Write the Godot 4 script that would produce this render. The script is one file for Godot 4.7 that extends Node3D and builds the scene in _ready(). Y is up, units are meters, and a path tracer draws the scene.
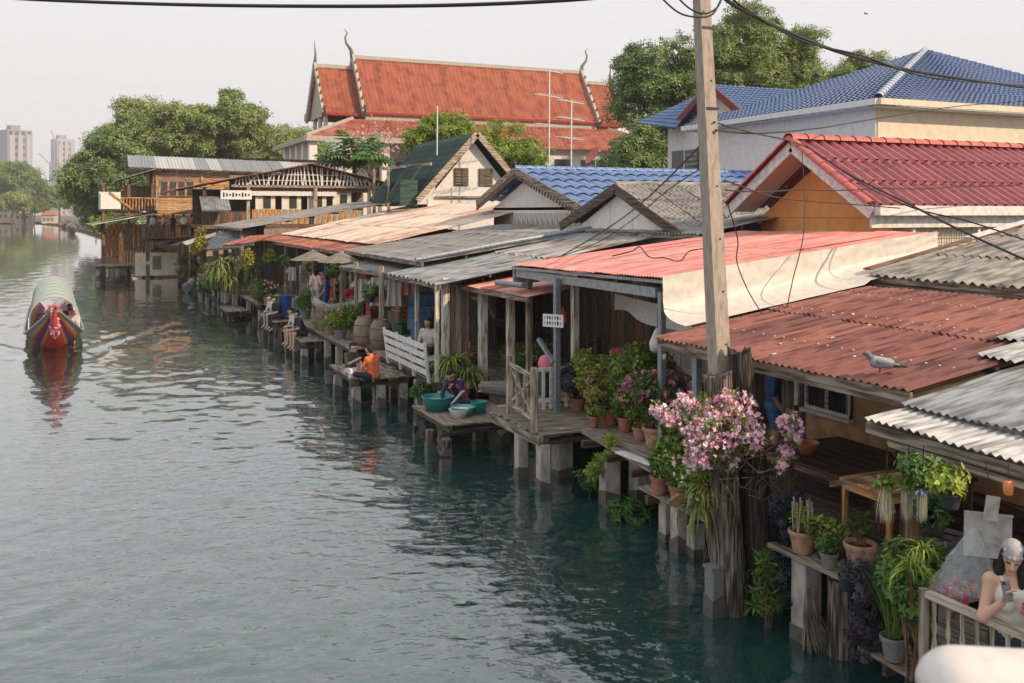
extends Node3D
# Canal lined with stilt houses. x runs inland, -z runs away along the canal, y is up; water is y = 0.

var M := {}
var meshes := {}
var used := {}
var R := RandomNumberGenerator.new()

# ------------------------------------------------------------------ mesh builder
class B:
	var v := PackedVector3Array()
	var n := PackedVector3Array()
	var c := PackedColorArray()
	var uv := PackedVector2Array()
	var i := PackedInt32Array()
	var col := Color.WHITE
	func vert(p: Vector3, nn: Vector3, u := Vector2.ZERO) -> int:
		v.append(p); n.append(nn); c.append(col); uv.append(u)
		return v.size() - 1
	func tri(a: Vector3, b: Vector3, d: Vector3):
		var nn := (b - a).cross(d - a).normalized()
		var k := vert(a, nn); vert(b, nn); vert(d, nn)
		i.append(k); i.append(k + 2); i.append(k + 1)
	func quad(a: Vector3, b: Vector3, d: Vector3, e: Vector3):   # counter-clockwise from outside
		var nn := (b - a).cross(d - a) + (d - a).cross(e - a)
		nn = nn.normalized()
		var k := vert(a, nn, Vector2(0, 0)); vert(b, nn, Vector2(1, 0)); vert(d, nn, Vector2(1, 1)); vert(e, nn, Vector2(0, 1))
		i.append_array(PackedInt32Array([k, k + 2, k + 1, k, k + 3, k + 2]))
	func hexa(p: Array):   # eight corners: bottom four then top four, both counter-clockwise from above
		quad(p[3], p[2], p[1], p[0]); quad(p[4], p[5], p[6], p[7])
		for k in 4:
			var m := (k + 1) % 4
			quad(p[k], p[m], p[m + 4], p[k + 4])
	func box(at: Vector3, s: Vector3, t := Basis.IDENTITY):
		var h := s / 2
		var p := []
		for y in [-1, 1]:
			for q in [Vector2(-1, 1), Vector2(1, 1), Vector2(1, -1), Vector2(-1, -1)]:
				p.append(at + t * Vector3(q.x * h.x, y * h.y, q.y * h.z))
		hexa(p)
	func cbox(at: Vector3, s: Vector3, t := Basis.IDENTITY, ch := 0.01):   # chamfered along all edges
		var h := s / 2
		var f := func(x, y, z): return at + t * Vector3(x, y, z)
		var a := h - Vector3(ch, ch, ch)
		for sg in [-1.0, 1.0]:
			_face(f, 0, sg, h, a); _face(f, 1, sg, h, a); _face(f, 2, sg, h, a)
		for s1 in [-1.0, 1.0]:
			for s2 in [-1.0, 1.0]:
				_strip([f.call(s1 * h.x, s2 * a.y, -a.z), f.call(s1 * h.x, s2 * a.y, a.z), f.call(s1 * a.x, s2 * h.y, a.z), f.call(s1 * a.x, s2 * h.y, -a.z)], at)
				_strip([f.call(s1 * h.x, -a.y, s2 * a.z), f.call(s1 * h.x, a.y, s2 * a.z), f.call(s1 * a.x, a.y, s2 * h.z), f.call(s1 * a.x, -a.y, s2 * h.z)], at)
				_strip([f.call(-a.x, s1 * h.y, s2 * a.z), f.call(a.x, s1 * h.y, s2 * a.z), f.call(a.x, s1 * a.y, s2 * h.z), f.call(-a.x, s1 * a.y, s2 * h.z)], at)
	func _face(f: Callable, ax: int, sg: float, h: Vector3, a: Vector3):
		var p := []
		for q in [[-1, -1], [1, -1], [1, 1], [-1, 1]]:
			var w := Vector3.ZERO
			w[ax] = sg * h[ax]; w[(ax + 1) % 3] = q[0] * a[(ax + 1) % 3]; w[(ax + 2) % 3] = q[1] * a[(ax + 2) % 3]
			p.append(f.call(w.x, w.y, w.z))
		if sg > 0: quad(p[0], p[1], p[2], p[3])
		else: quad(p[3], p[2], p[1], p[0])
	func _strip(p: Array, at: Vector3):
		var nn: Vector3 = (p[1] - p[0]).cross(p[2] - p[0])
		if nn.dot((p[0] + p[2]) * 0.5 - at) > 0: quad(p[0], p[1], p[2], p[3])
		else: quad(p[3], p[2], p[1], p[0])
	func bar(a: Vector3, b: Vector3, w: float, h := -1.0, up := Vector3.UP):   # square bar between two points
		if h < 0: h = w
		var z := (b - a)
		var L := z.length()
		z = z / L
		if absf(z.dot(up)) > 0.99: up = Vector3.RIGHT
		var x := up.cross(z).normalized()
		var y := z.cross(x)
		box((a + b) / 2, Vector3(w, h, L), Basis(x, y, z))
	func tube(pts: Array, r, sides := 8, caps := true):   # r: number or array
		var m := pts.size()
		var rings := []
		var px := Vector3.ZERO
		for k in m:
			var t: Vector3 = (pts[mini(k + 1, m - 1)] - pts[maxi(k - 1, 0)]).normalized()
			if px == Vector3.ZERO:
				px = t.cross(Vector3.RIGHT if absf(t.x) < 0.8 else Vector3.UP).normalized()
			px = (px - t * px.dot(t)).normalized()
			var py := t.cross(px)
			var rr: float = r[k] if r is Array else r
			var ring := []
			for j in sides:
				var a := TAU * j / sides
				var d := px * cos(a) + py * sin(a)
				ring.append(vert(pts[k] + d * rr, d, Vector2(float(j) / sides, float(k))))
			rings.append(ring)
		for k in m - 1:
			for j in sides:
				var j2 := (j + 1) % sides
				i.append_array(PackedInt32Array([rings[k][j], rings[k + 1][j2], rings[k][j2], rings[k][j], rings[k + 1][j], rings[k + 1][j2]]))
		if caps:
			for e in [0, m - 1]:
				var t: Vector3 = (pts[mini(1, m - 1)] - pts[0]).normalized() * -1 if e == 0 else (pts[m - 1] - pts[maxi(m - 2, 0)]).normalized()
				var k0 := vert(pts[e], t)
				var ids := []
				for j in sides: ids.append(vert(v[rings[e][j]], t))
				for j in sides:
					if e == 0: i.append_array(PackedInt32Array([k0, ids[j], ids[(j + 1) % sides]]))
					else: i.append_array(PackedInt32Array([k0, ids[(j + 1) % sides], ids[j]]))
	func lathe(at: Vector3, prof: Array, sides := 16, sq := 1.0):   # prof: Vector2(radius, y) from bottom to top
		var rows := []
		for k in prof.size():
			var p: Vector2 = prof[k]
			var q: Vector2 = prof[mini(k + 1, prof.size() - 1)] - prof[maxi(k - 1, 0)]
			var row := []
			for j in sides:
				var a := TAU * j / sides
				var d := Vector3(cos(a), 0, sin(a) * sq)
				row.append(vert(at + d * p.x + Vector3.UP * p.y, (d * q.y - Vector3.UP * q.x).normalized()))
			rows.append(row)
		for k in prof.size() - 1:
			for j in sides:
				var j2 := (j + 1) % sides
				i.append_array(PackedInt32Array([rows[k][j], rows[k][j2], rows[k + 1][j2], rows[k][j], rows[k + 1][j2], rows[k + 1][j]]))
	func grid(f: Callable, nu: int, nv: int):   # smooth sheet from f(u, v) with u, v in 0..1
		var base := v.size()
		for a in nu + 1:
			for b in nv + 1:
				v.append(f.call(float(a) / nu, float(b) / nv)); n.append(Vector3.UP); c.append(col); uv.append(Vector2(float(a) / nu, float(b) / nv))
		for a in nu + 1:
			for b in nv + 1:
				var du := v[base + mini(a + 1, nu) * (nv + 1) + b] - v[base + maxi(a - 1, 0) * (nv + 1) + b]
				var dv := v[base + a * (nv + 1) + mini(b + 1, nv)] - v[base + a * (nv + 1) + maxi(b - 1, 0)]
				n[base + a * (nv + 1) + b] = dv.cross(du).normalized()
		for a in nu:
			for b in nv:
				var k := base + a * (nv + 1) + b
				i.append_array(PackedInt32Array([k, k + nv + 1, k + 1, k + 1, k + nv + 1, k + nv + 2]))
	func leaf(p: Vector3, d: Vector3, up: Vector3, L: float, w: float, fold := 0.15, droop := 0.0):
		var s := d.cross(up).normalized() * w * 0.5
		var u := s.cross(d).normalized()
		var mid := p + d * L * 0.45 - u * w * fold - Vector3.UP * droop * L * 0.3
		var tip := p + d * L - Vector3.UP * droop * L
		var a := p + d * L * 0.4 + s - Vector3.UP * droop * L * 0.25
		var b := p + d * L * 0.4 - s - Vector3.UP * droop * L * 0.25
		tri(p, a, mid); tri(a, tip, mid); tri(p, mid, b); tri(mid, tip, b)
	func fix():   # turn faces to agree with their normals
		for k in range(0, i.size(), 3):
			var a := v[i[k]]
			if (v[i[k + 2]] - a).cross(v[i[k + 1]] - a).dot(n[i[k]] + n[i[k + 1]] + n[i[k + 2]]) < 0:
				var q := i[k + 1]; i[k + 1] = i[k + 2]; i[k + 2] = q
	func mesh() -> ArrayMesh:
		var arr := []
		arr.resize(Mesh.ARRAY_MAX)
		arr[Mesh.ARRAY_VERTEX] = v; arr[Mesh.ARRAY_NORMAL] = n; arr[Mesh.ARRAY_COLOR] = c; arr[Mesh.ARRAY_TEX_UV] = uv; arr[Mesh.ARRAY_INDEX] = i
		var m := ArrayMesh.new()
		m.add_surface_from_arrays(Mesh.PRIMITIVE_TRIANGLES, arr)
		return m

# ------------------------------------------------------------------ objects
func numbered(called: String) -> String:
	var k: int = used.get(called, 0)
	used[called] = k + 1
	return called if k == 0 else "%s_%03d" % [called, k]

func thing(called: String, label: String, category: String, at := Vector3.ZERO, turn := 0.0, group := "") -> Node3D:
	var o := Node3D.new()
	o.name = numbered(called); add_child(o)
	o.position = at; o.rotation.y = turn
	o.set_meta("label", label); o.set_meta("category", category)
	if group: o.set_meta("group", group)
	return o

func part(called: String, m, mat: Material, parent: Node3D, t := Transform3D.IDENTITY) -> MeshInstance3D:
	var o := MeshInstance3D.new()
	o.mesh = m.mesh() if m is B else m
	o.material_override = mat
	o.name = called
	o.transform = t
	parent.add_child(o, true)
	return o

func solo(called: String, b: B, mat: Material, label: String, category: String, group := "") -> MeshInstance3D:
	var o := MeshInstance3D.new()
	o.mesh = b.mesh(); o.material_override = mat; o.name = numbered(called)
	add_child(o)
	o.set_meta("label", label); o.set_meta("category", category)
	if group: o.set_meta("group", group)
	return o

func setting(called: String, b: B, mat: Material) -> MeshInstance3D:
	var o := MeshInstance3D.new()
	o.mesh = b.mesh(); o.material_override = mat; o.name = called
	add_child(o)
	o.set_meta("kind", "structure")
	return o

func boxp(called: String, at: Vector3, s: Vector3, mat: Material, parent: Node3D, t := Basis.IDENTITY, ch := 0.0) -> MeshInstance3D:
	var b := B.new()
	if ch > 0: b.cbox(Vector3.ZERO, s, Basis.IDENTITY, ch)
	else: b.box(Vector3.ZERO, s)
	return part(called, b, mat, parent, Transform3D(t, at))

func barp(called: String, a: Vector3, b: Vector3, w: float, h: float, mat: Material, parent: Node3D) -> MeshInstance3D:
	var m := B.new()
	var mid := (a + b) / 2
	m.bar(a - mid, b - mid, w, h)
	return part(called, m, mat, parent, Transform3D(Basis.IDENTITY, mid))

func tubep(called: String, pts: Array, r, mat: Material, parent: Node3D, sides := 8) -> MeshInstance3D:
	var m := B.new()
	m.tube(pts, r, sides)
	return part(called, m, mat, parent)

func V(x: float, y: float, z: float) -> Vector3: return Vector3(x, y, z)
func rr(a: float, b: float) -> float: return R.randf_range(a, b)
func pick(a: Array): return a[R.randi() % a.size()]
func rv() -> Vector3: return Vector3(R.randfn(), R.randfn(), R.randfn()).normalized()

# ------------------------------------------------------------------ materials
func C(r: float, g: float, b: float) -> Color: return Color(r, g, b).linear_to_srgb()   # linear base colour

func noise(sd: int, freq: float, ramp: Array, size := 512, oct := 5, bump := 0.0) -> NoiseTexture2D:
	var f := FastNoiseLite.new()
	f.seed = sd; f.frequency = freq; f.fractal_octaves = oct; f.noise_type = FastNoiseLite.TYPE_SIMPLEX_SMOOTH
	var t := NoiseTexture2D.new()
	t.width = size; t.height = size; t.seamless = true; t.noise = f; t.generate_mipmaps = false
	if bump > 0:
		t.as_normal_map = true; t.bump_strength = bump
	else:
		var g := Gradient.new()
		var off := PackedFloat32Array(); var cs := PackedColorArray()
		for e in ramp:
			off.append(e[0]); cs.append(e[1])
		g.offsets = off; g.colors = cs
		t.color_ramp = g
	return t

var T := {}
func mat(key: String, col: Color, rough := 0.8, tex = null, scale := Vector3.ONE, world := true, bump = null, bs := 0.6, metal := 0.0, spec := 0.5) -> StandardMaterial3D:
	var m := StandardMaterial3D.new()
	m.resource_name = key
	m.albedo_color = col; m.roughness = rough; m.metallic = metal; m.metallic_specular = spec
	if tex or bump:
		m.uv1_triplanar = true; m.uv1_world_triplanar = world; m.uv1_scale = scale; m.uv1_triplanar_sharpness = 4.0
	if tex: m.albedo_texture = tex
	if bump:
		m.normal_enabled = true; m.normal_texture = bump; m.normal_scale = bs
	M[key] = m
	return m

func leafmat(key: String, col: Color, back := 0.5, rough := 0.5) -> StandardMaterial3D:
	var m := mat(key, col, rough)
	m.vertex_color_use_as_albedo = true
	m.metallic_specular = 0.35
	m.backlight_enabled = true
	m.backlight = Color(back, back, back * 0.6)
	m.cull_mode = BaseMaterial3D.CULL_DISABLED
	return m

func G(a: float) -> Color: return Color(a, a, a)

func make_materials():
	T.grime = noise(11, 0.01, [[0.0, G(0.74)], [0.35, G(0.88)], [0.6, G(0.97)], [1.0, G(1.0)]], 512, 6)
	T.grime2 = noise(12, 0.02, [[0.0, G(0.78)], [0.5, G(0.94)], [1.0, G(1.0)]], 512, 5)
	T.soft = noise(22, 0.02, [[0.0, G(0.9)], [0.5, G(0.97)], [1.0, G(1.0)]], 512, 6)
	T.streak = noise(13, 0.012, [[0.0, G(0.38)], [0.4, G(0.72)], [0.6, G(0.9)], [1.0, G(1.0)]], 512, 6)
	T.wood = noise(14, 0.01, [[0.0, Color(0.42, 0.38, 0.34)], [0.42, Color(0.72, 0.68, 0.62)], [0.6, Color(0.92, 0.88, 0.84)], [1.0, G(1.0)]], 512, 6)
	T.bumpf = noise(15, 0.03, [], 512, 5, 4.0)
	T.bumpw = noise(16, 0.012, [], 512, 6, 6.0)
	T.rust = noise(17, 0.01, [[0.0, Color(0.38, 0.26, 0.22)], [0.32, Color(0.72, 0.6, 0.57)], [0.55, Color(1, 0.95, 0.93)], [0.78, Color(0.95, 0.86, 0.82)], [1.0, Color(0.8, 0.62, 0.52)]], 512, 6)
	T.rustmetal = noise(18, 0.007, [[0.0, Color(0.5, 0.26, 0.14)], [0.3, Color(0.62, 0.42, 0.32)], [0.42, Color(0.78, 0.74, 0.7)], [0.7, Color(0.92, 0.92, 0.92)], [1.0, G(1.0)]], 512, 6)
	T.fade = noise(19, 0.007, [[0.0, Color(0.7, 0.6, 0.6)], [0.32, Color(0.88, 0.85, 0.85)], [0.6, G(1.0)], [1.0, Color(1, 0.97, 0.94)]], 512, 6)
	T.peel = noise(20, 0.011, [[0.0, Color(0.55, 0.5, 0.46)], [0.34, Color(0.74, 0.7, 0.66)], [0.46, Color(0.95, 0.94, 0.93)], [1.0, G(1.0)]], 512, 5)
	T.bark = noise(21, 0.014, [[0.0, Color(0.2, 0.18, 0.17)], [0.4, Color(0.5, 0.46, 0.43)], [0.6, Color(0.85, 0.82, 0.8)], [1.0, G(1.0)]], 512, 6)
	# woods: z = grain along z, x = along x, y = upright
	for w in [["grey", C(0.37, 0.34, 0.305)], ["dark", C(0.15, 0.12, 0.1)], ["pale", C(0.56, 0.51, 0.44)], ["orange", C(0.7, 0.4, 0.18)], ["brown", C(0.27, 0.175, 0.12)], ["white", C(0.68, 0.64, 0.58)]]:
		var tx = T.peel if w[0] == "white" else T.wood
		mat("wood_%s_z" % w[0], w[1], 0.85, tx, V(2.5, 2.5, 0.25), true, T.bumpw, 0.7)
		mat("wood_%s_x" % w[0], w[1], 0.85, tx, V(0.25, 2.5, 2.5), true, T.bumpw, 0.7)
		mat("wood_%s_y" % w[0], w[1], 0.85, tx, V(2.5, 0.25, 2.5), true, T.bumpw, 0.7)
	mat("concrete", C(0.46, 0.42, 0.38), 0.9, T.grime, V(0.8, 0.5, 0.8), true, T.bumpf, 0.5)
	mat("pole", C(0.45, 0.38, 0.32), 0.9, T.grime2, V(1.2, 0.3, 1.2), true, T.bumpf, 0.5)
	mat("timber", C(0.28, 0.25, 0.225), 0.95, T.bark, V(3.0, 0.22, 3.0), true, T.bumpw, 1.4)
	mat("timber_dark", C(0.085, 0.075, 0.07), 0.95, T.bark, V(3.0, 0.22, 3.0), true, T.bumpw, 1.4)
	mat("plaster_white", C(0.8, 0.77, 0.73), 0.9, T.soft, V(0.35, 0.35, 0.35), true, T.bumpf, 0.15)
	mat("plaster_cream", C(0.78, 0.69, 0.55), 0.9, T.soft, V(0.2, 0.2, 0.2), true, T.bumpf, 0.15)
	mat("plaster_orange", C(0.9, 0.4, 0.13), 0.9, T.soft, V(0.3, 0.3, 0.3), true, T.bumpf, 0.15)
	mat("plaster_tan", C(0.68, 0.4, 0.21), 0.9, T.grime, V(0.4, 0.4, 0.4), true, T.bumpf, 0.15)
	mat("paint_white", C(0.82, 0.8, 0.77), 0.6, T.grime2, V(0.5, 0.5, 0.5))
	mat("paint_grey", C(0.4, 0.42, 0.43), 0.5, T.grime2, V(0.6, 0.6, 0.6), true, null, 0, 0.3)
	mat("steel_blue", C(0.3, 0.34, 0.38), 0.45, T.grime2, V(1, 1, 1), true, null, 0, 0.4)
	mat("black", C(0.02, 0.02, 0.022), 0.6)
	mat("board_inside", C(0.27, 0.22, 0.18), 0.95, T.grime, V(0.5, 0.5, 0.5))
	mat("glass", C(0.05, 0.06, 0.065), 0.08)
	mat("wire", C(0.02, 0.02, 0.022), 0.6)
	# corrugated sheets: the grain runs up the slope (x)
	for e in [["red", C(0.235, 0.092, 0.075), T.rust, 0.6], ["red_b", C(0.19, 0.08, 0.068), T.rust, 0.65], ["red_c", C(0.29, 0.125, 0.095), T.rust, 0.6], ["pink", C(0.74, 0.3, 0.26), T.fade, 0.5], ["pink_b", C(0.74, 0.36, 0.3), T.fade, 0.5],
			["zinc", C(0.46, 0.47, 0.47), T.rustmetal, 0.45], ["zinc_b", C(0.34, 0.37, 0.385), T.streak, 0.45], ["silver", C(0.66, 0.66, 0.65), T.streak, 0.4], ["old", C(0.38, 0.375, 0.36), T.streak, 0.7], ["old_b", C(0.31, 0.31, 0.305), T.streak, 0.7], ["beige", C(0.72, 0.62, 0.5), T.fade, 0.6], ["beige_b", C(0.66, 0.54, 0.43), T.rust, 0.6],
			["rusty", C(0.5, 0.22, 0.14), T.rust, 0.8], ["asbestos", C(0.42, 0.395, 0.36), T.streak, 0.9], ["asbestos_b", C(0.36, 0.34, 0.315), T.streak, 0.9], ["green", C(0.02, 0.075, 0.06), T.streak, 0.6], ["green_b", C(0.03, 0.095, 0.075), T.streak, 0.6]]:
		mat("sheet_" + e[0], e[1], e[3], e[2], V(0.2, 0.8, 1.3), true, T.bumpf, 0.15, 0.0)
	for e in [["red", C(0.42, 0.12, 0.125)], ["red_b", C(0.37, 0.1, 0.11)], ["blue", C(0.13, 0.23, 0.46)], ["blue_b", C(0.15, 0.26, 0.5)], ["navy", C(0.115, 0.19, 0.38)]]:
		mat("tile_" + e[0], e[1], 0.45, T.grime2, V(0.5, 0.5, 0.5))
	mat("terracotta", C(0.45, 0.2, 0.12), 0.85, T.grime, V(1.5, 1.5, 1.5), true, T.bumpf, 0.4)
	mat("terracotta_b", C(0.5, 0.27, 0.19), 0.85, T.grime, V(1.5, 1.5, 1.5), true, T.bumpf, 0.4)
	mat("pot_black", C(0.03, 0.032, 0.035), 0.5)
	mat("pot_grey", C(0.22, 0.22, 0.22), 0.7, T.grime2, V(2, 2, 2))
	mat("soil", C(0.05, 0.035, 0.025), 1.0)
	mat("jar", C(0.24, 0.18, 0.13), 0.5, T.grime, V(0.9, 0.9, 0.9), true, T.bumpf, 0.4)
	mat("plastic_green", C(0.02, 0.22, 0.2), 0.35)
	mat("plastic_teal", C(0.12, 0.4, 0.4), 0.35)
	mat("plastic_white", C(0.75, 0.75, 0.73), 0.4)
	mat("plastic_blue", C(0.02, 0.08, 0.3), 0.35)
	mat("cloth_grey", C(0.35, 0.33, 0.31), 0.95, T.grime2, V(1.5, 1.5, 1.5))
	mat("cloth_white", C(0.72, 0.7, 0.67), 0.9, T.grime2, V(1.5, 1.5, 1.5))
	mat("cloth_blue", C(0.03, 0.07, 0.2), 0.9)
	mat("cloth_pink", C(0.7, 0.2, 0.26), 0.9)
	var p := mat("person", Color.WHITE, 0.75); p.vertex_color_use_as_albedo = true
	p = mat("tint", Color.WHITE, 0.6); p.vertex_color_use_as_albedo = true
	p = mat("petal", Color.WHITE, 0.6); p.vertex_color_use_as_albedo = true; p.backlight_enabled = true; p.backlight = G(0.5); p.cull_mode = BaseMaterial3D.CULL_DISABLED
	mat("hair", C(0.012, 0.01, 0.009), 0.45)
	p = mat("clear_plastic", Color(0.85, 0.88, 0.9, 0.26), 0.3)
	p.transparency = BaseMaterial3D.TRANSPARENCY_ALPHA
	leafmat("leaf", Color.WHITE, 0.5)
	leafmat("leaf_glossy", Color.WHITE, 0.3, 0.35)

# ------------------------------------------------------------------ roofs
func wave(prof: int, t: float) -> float:   # profile of a sheet or tile across its width, t in pitches
	var f := t - floorf(t)
	if prof == 0: return sin(f * TAU)
	if prof == 1: return 1.0 if f > 0.62 and f < 0.88 else (-1.0 if f < 0.52 or f > 0.98 else (lerpf(-1, 1, (f - 0.52) / 0.1) if f < 0.7 else lerpf(1, -1, (f - 0.88) / 0.1)))
	return absf(sin(f * PI)) * 2.0 - 1.0

func sheet_mesh(w: float, L: float, pitch: float, amp: float, prof := 0, variant := 0, tilt := 0.0) -> ArrayMesh:
	var key := "sheet %.2f %.2f %.3f %.3f %d %d %.3f" % [w, L, pitch, amp, prof, variant, tilt]
	if meshes.has(key): return meshes[key]
	var b := B.new()
	var rg := RandomNumberGenerator.new(); rg.seed = hash(key)
	var waves := maxi(1, roundi(w / pitch))
	var steps := waves * (6 if prof == 0 else 8)
	var e0 := rg.randf_range(-0.012, 0.02) if prof == 0 else 0.0
	var e1 := rg.randf_range(-0.008, 0.012) if prof == 0 else 0.0
	var th := 0.0
	if prof > 0: th = 0.014
	var f := func(u, q):
		var z: float = (q - 0.5) * w
		var x: float = u * L
		var bend: float = e0 * (1 - u) * (1 - u) * (1.0 - 2.0 * q) + e1 * sin(u * 7.0 + q * 3.0)
		return Vector3(x, amp * wave(prof, q * waves) + bend + tilt * (1 - u), z)
	b.grid(f, 3 if L > 0.8 else 1, steps)
	# lower edge thickness
	var lip := maxf(th, 0.005)
	for k in steps:
		var p0: Vector3 = f.call(0.0, float(k) / steps)
		var p1: Vector3 = f.call(0.0, float(k + 1) / steps)
		b.quad(p1, p0, p0 - Vector3(0, lip, 0), p1 - Vector3(0, lip, 0))
	meshes[key] = b.mesh()
	return meshes[key]

# e0, e1: ends of the eave; run: vector from the eave up the slope
func roof(parent: Node3D, e0: Vector3, e1: Vector3, run: Vector3, mats: Array, o := {}) -> Node3D:
	var rf := Node3D.new(); rf.name = o.get("name", "roof"); parent.add_child(rf, true)
	var u := (e1 - e0)
	var W := u.length()
	u /= W
	var L := run.length()
	var x := run / L
	var z := u
	var y := z.cross(x).normalized()
	if y.y < 0:
		z = -u; y = -y
	x = y.cross(z).normalized()
	var n := maxi(1, roundi(W / o.get("w", 0.8)))
	var w := W / n
	var rows: int = o.get("rows", 1)
	var pitch: float = o.get("pitch", 0.076)
	var jit: float = o.get("jit", 1.0)
	var prof: int = o.get("prof", 0)
	var lap: float = o.get("lap", 0.12)
	var called: String = o.get("piece", "roof_sheet")
	var skew: float = o.get("shrink", 0.0)   # how far the ridge is shorter than the eave, shared by both ends
	for j in rows:
		var l := L / rows + (lap if j < rows - 1 else 0.0)
		for k in n:
			var s := (k + 0.5) * w
			if skew > 0.0:
				var f := (j + 0.5) / rows * skew * 0.5
				if s < f or s > W - f: continue
			var at: Vector3 = e0 + u * s + run * (float(j) / rows) + y * (0.018 * j * o.get("step", 1.0) + rr(-0.004, 0.006) * jit)
			var m := sheet_mesh(w + (0.03 if prof == 0 else 0.0), l, pitch, o.get("amp", 0.012), prof, R.randi() % 3 if prof == 0 else 0, o.get("tilt", 0.0))
			var bs := Basis(x, y, z) * Basis(Vector3.UP, rr(-0.006, 0.006) * jit) * Basis(Vector3.BACK, rr(-0.004, 0.004) * jit)
			var off := Vector3.ZERO
			if prof == 0 and jit > 0: off = x * rr(-0.03, 0.03) * (1.0 if j == 0 else 0.3)
			part(called, m, pick(mats), rf, Transform3D(bs, at + off))
	if o.get("fascia", true):
		var fm: Material = o.get("fmat", M.wood_grey_z)
		var dn := -y * 0.07 + x * 0.05
		barp("fascia", e0 + dn, e1 + dn, 0.035, o.get("fh", 0.11), fm, rf)
		var k := 1.3
		while k < L - 0.2:
			barp("purlin", e0 + x * k - y * 0.06, e1 + x * k - y * 0.06, 0.05, 0.07, M.wood_dark_z, rf)
			k += 1.3
	if o.has("rafter"):
		var s := 0.06
		while s < W:
			barp("rafter", e0 + u * s - y * 0.14 + x * 0.1, e0 + u * s + run - y * 0.14, 0.05, 0.1, M.wood_dark_x, rf)
			s += o.rafter
	return rf

# ------------------------------------------------------------------ timber
func deck(parent: Node3D, x0: float, x1: float, z0: float, z1: float, y: float, along := "z", pw := 0.16, kind := "grey", called := "plank"):
	var span := absf(x1 - x0) if along == "z" else absf(z1 - z0)
	var n := maxi(1, roundi(span / pw))
	var w := span / n
	var L := absf(z1 - z0) if along == "z" else absf(x1 - x0)
	for k in n:
		var key := "plank %.3f %.2f %d" % [w, L, k % 3]
		if not meshes.has(key):
			var b := B.new()
			var g := 0.008 + 0.004 * (k % 3)
			b.cbox(Vector3.ZERO, V(w - g, 0.035, L) if along == "z" else V(L, 0.035, w - g), Basis.IDENTITY, 0.005)
			meshes[key] = b.mesh()
		var s := (k + 0.5) * w
		var jl := rr(-0.05, 0.05)
		var at := V(minf(x0, x1) + s, y - 0.018 + rr(-0.006, 0.006), (z0 + z1) / 2 + jl) if along == "z" else V((x0 + x1) / 2 + jl, y - 0.018 + rr(-0.006, 0.006), minf(z0, z1) + s)
		part(called, meshes[key], M["wood_%s_%s" % [kind, along]], parent, Transform3D(Basis(Vector3.UP, rr(-0.004, 0.004)) * Basis(Vector3.RIGHT if along == "x" else Vector3.BACK, rr(-0.012, 0.012)), at))
	# joists under it
	var xm := minf(x0, x1) + 0.12
	while xm < maxf(x0, x1):
		boxp("joist", V(xm, y - 0.1, (z0 + z1) / 2), V(0.08, 0.12, absf(z1 - z0)), M.wood_dark_z, parent)
		xm += maxf(0.6, absf(x1 - x0) - 0.24)
	var zm := minf(z0, z1) + 0.25
	while zm < maxf(z0, z1):
		boxp("bearer", V((x0 + x1) / 2, y - 0.2, zm), V(absf(x1 - x0) - 0.04, 0.1, 0.1), M.wood_dark_x, parent)
		zm += maxf(1.1, absf(z1 - z0) - 0.5)

func pile(parent: Node3D, at: Vector3, w: float, mt: Material, top := 0.9, called := "pile"):
	var b := B.new()
	var h := top + 1.2
	b.cbox(V(0, top - h / 2, 0), V(w, h, w), Basis.IDENTITY, 0.012)
	var o := part(called, b, mt, parent, Transform3D(Basis(Vector3.UP, rr(-0.08, 0.08)) * Basis(Vector3.RIGHT, rr(-0.02, 0.02)), at))
	b = B.new()   # algae and wet slime up to the high water mark
	var e := []
	for y in [-1.0, 0.0]:
		for q in [Vector2(-1, 1), Vector2(1, 1), Vector2(1, -1), Vector2(-1, -1)]: e.append(V(q.x * (w / 2 + 0.006), -1.2 if y < 0 else rr(0.1, 0.3), q.y * (w / 2 + 0.006)))
	b.hexa(e)
	part("wet_foot", b, mat_wet(), o)

func rough_log(h: float, r0: float, r1: float, sd: int, sides := 22) -> B:   # weathered trunk with splits, base at y = 0
	var b := B.new()
	var f := FastNoiseLite.new(); f.seed = sd; f.frequency = 1.0; f.fractal_octaves = 3
	var rows := 26
	var fn := func(u, q):
		var a: float = q * TAU
		var y: float = u * h
		var r: float = lerpf(r0, r1, u)
		var g: float = f.get_noise_3d(cos(a) * 3.2, y * 0.35, sin(a) * 3.2)
		var s: float = f.get_noise_3d(cos(a) * 8.0 + 9.0, y * 0.5, sin(a) * 8.0)
		r *= 1.0 + 0.16 * g - 0.28 * maxf(0.0, s - 0.12)
		var top: float = 0.12 * f.get_noise_3d(cos(a) * 2.0, 40.0, sin(a) * 2.0) if u > 0.96 else 0.0
		return Vector3(cos(a) * r, y + top, -sin(a) * r)
	b.grid(fn, rows, sides * 2)
	var k := []
	for q in sides * 2: k.append(fn.call(1.0, float(q) / (sides * 2)))
	for q in sides * 2: b.tri(V(0, h - 0.04, 0), k[q], k[(q + 1) % (sides * 2)])
	return b

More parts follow.
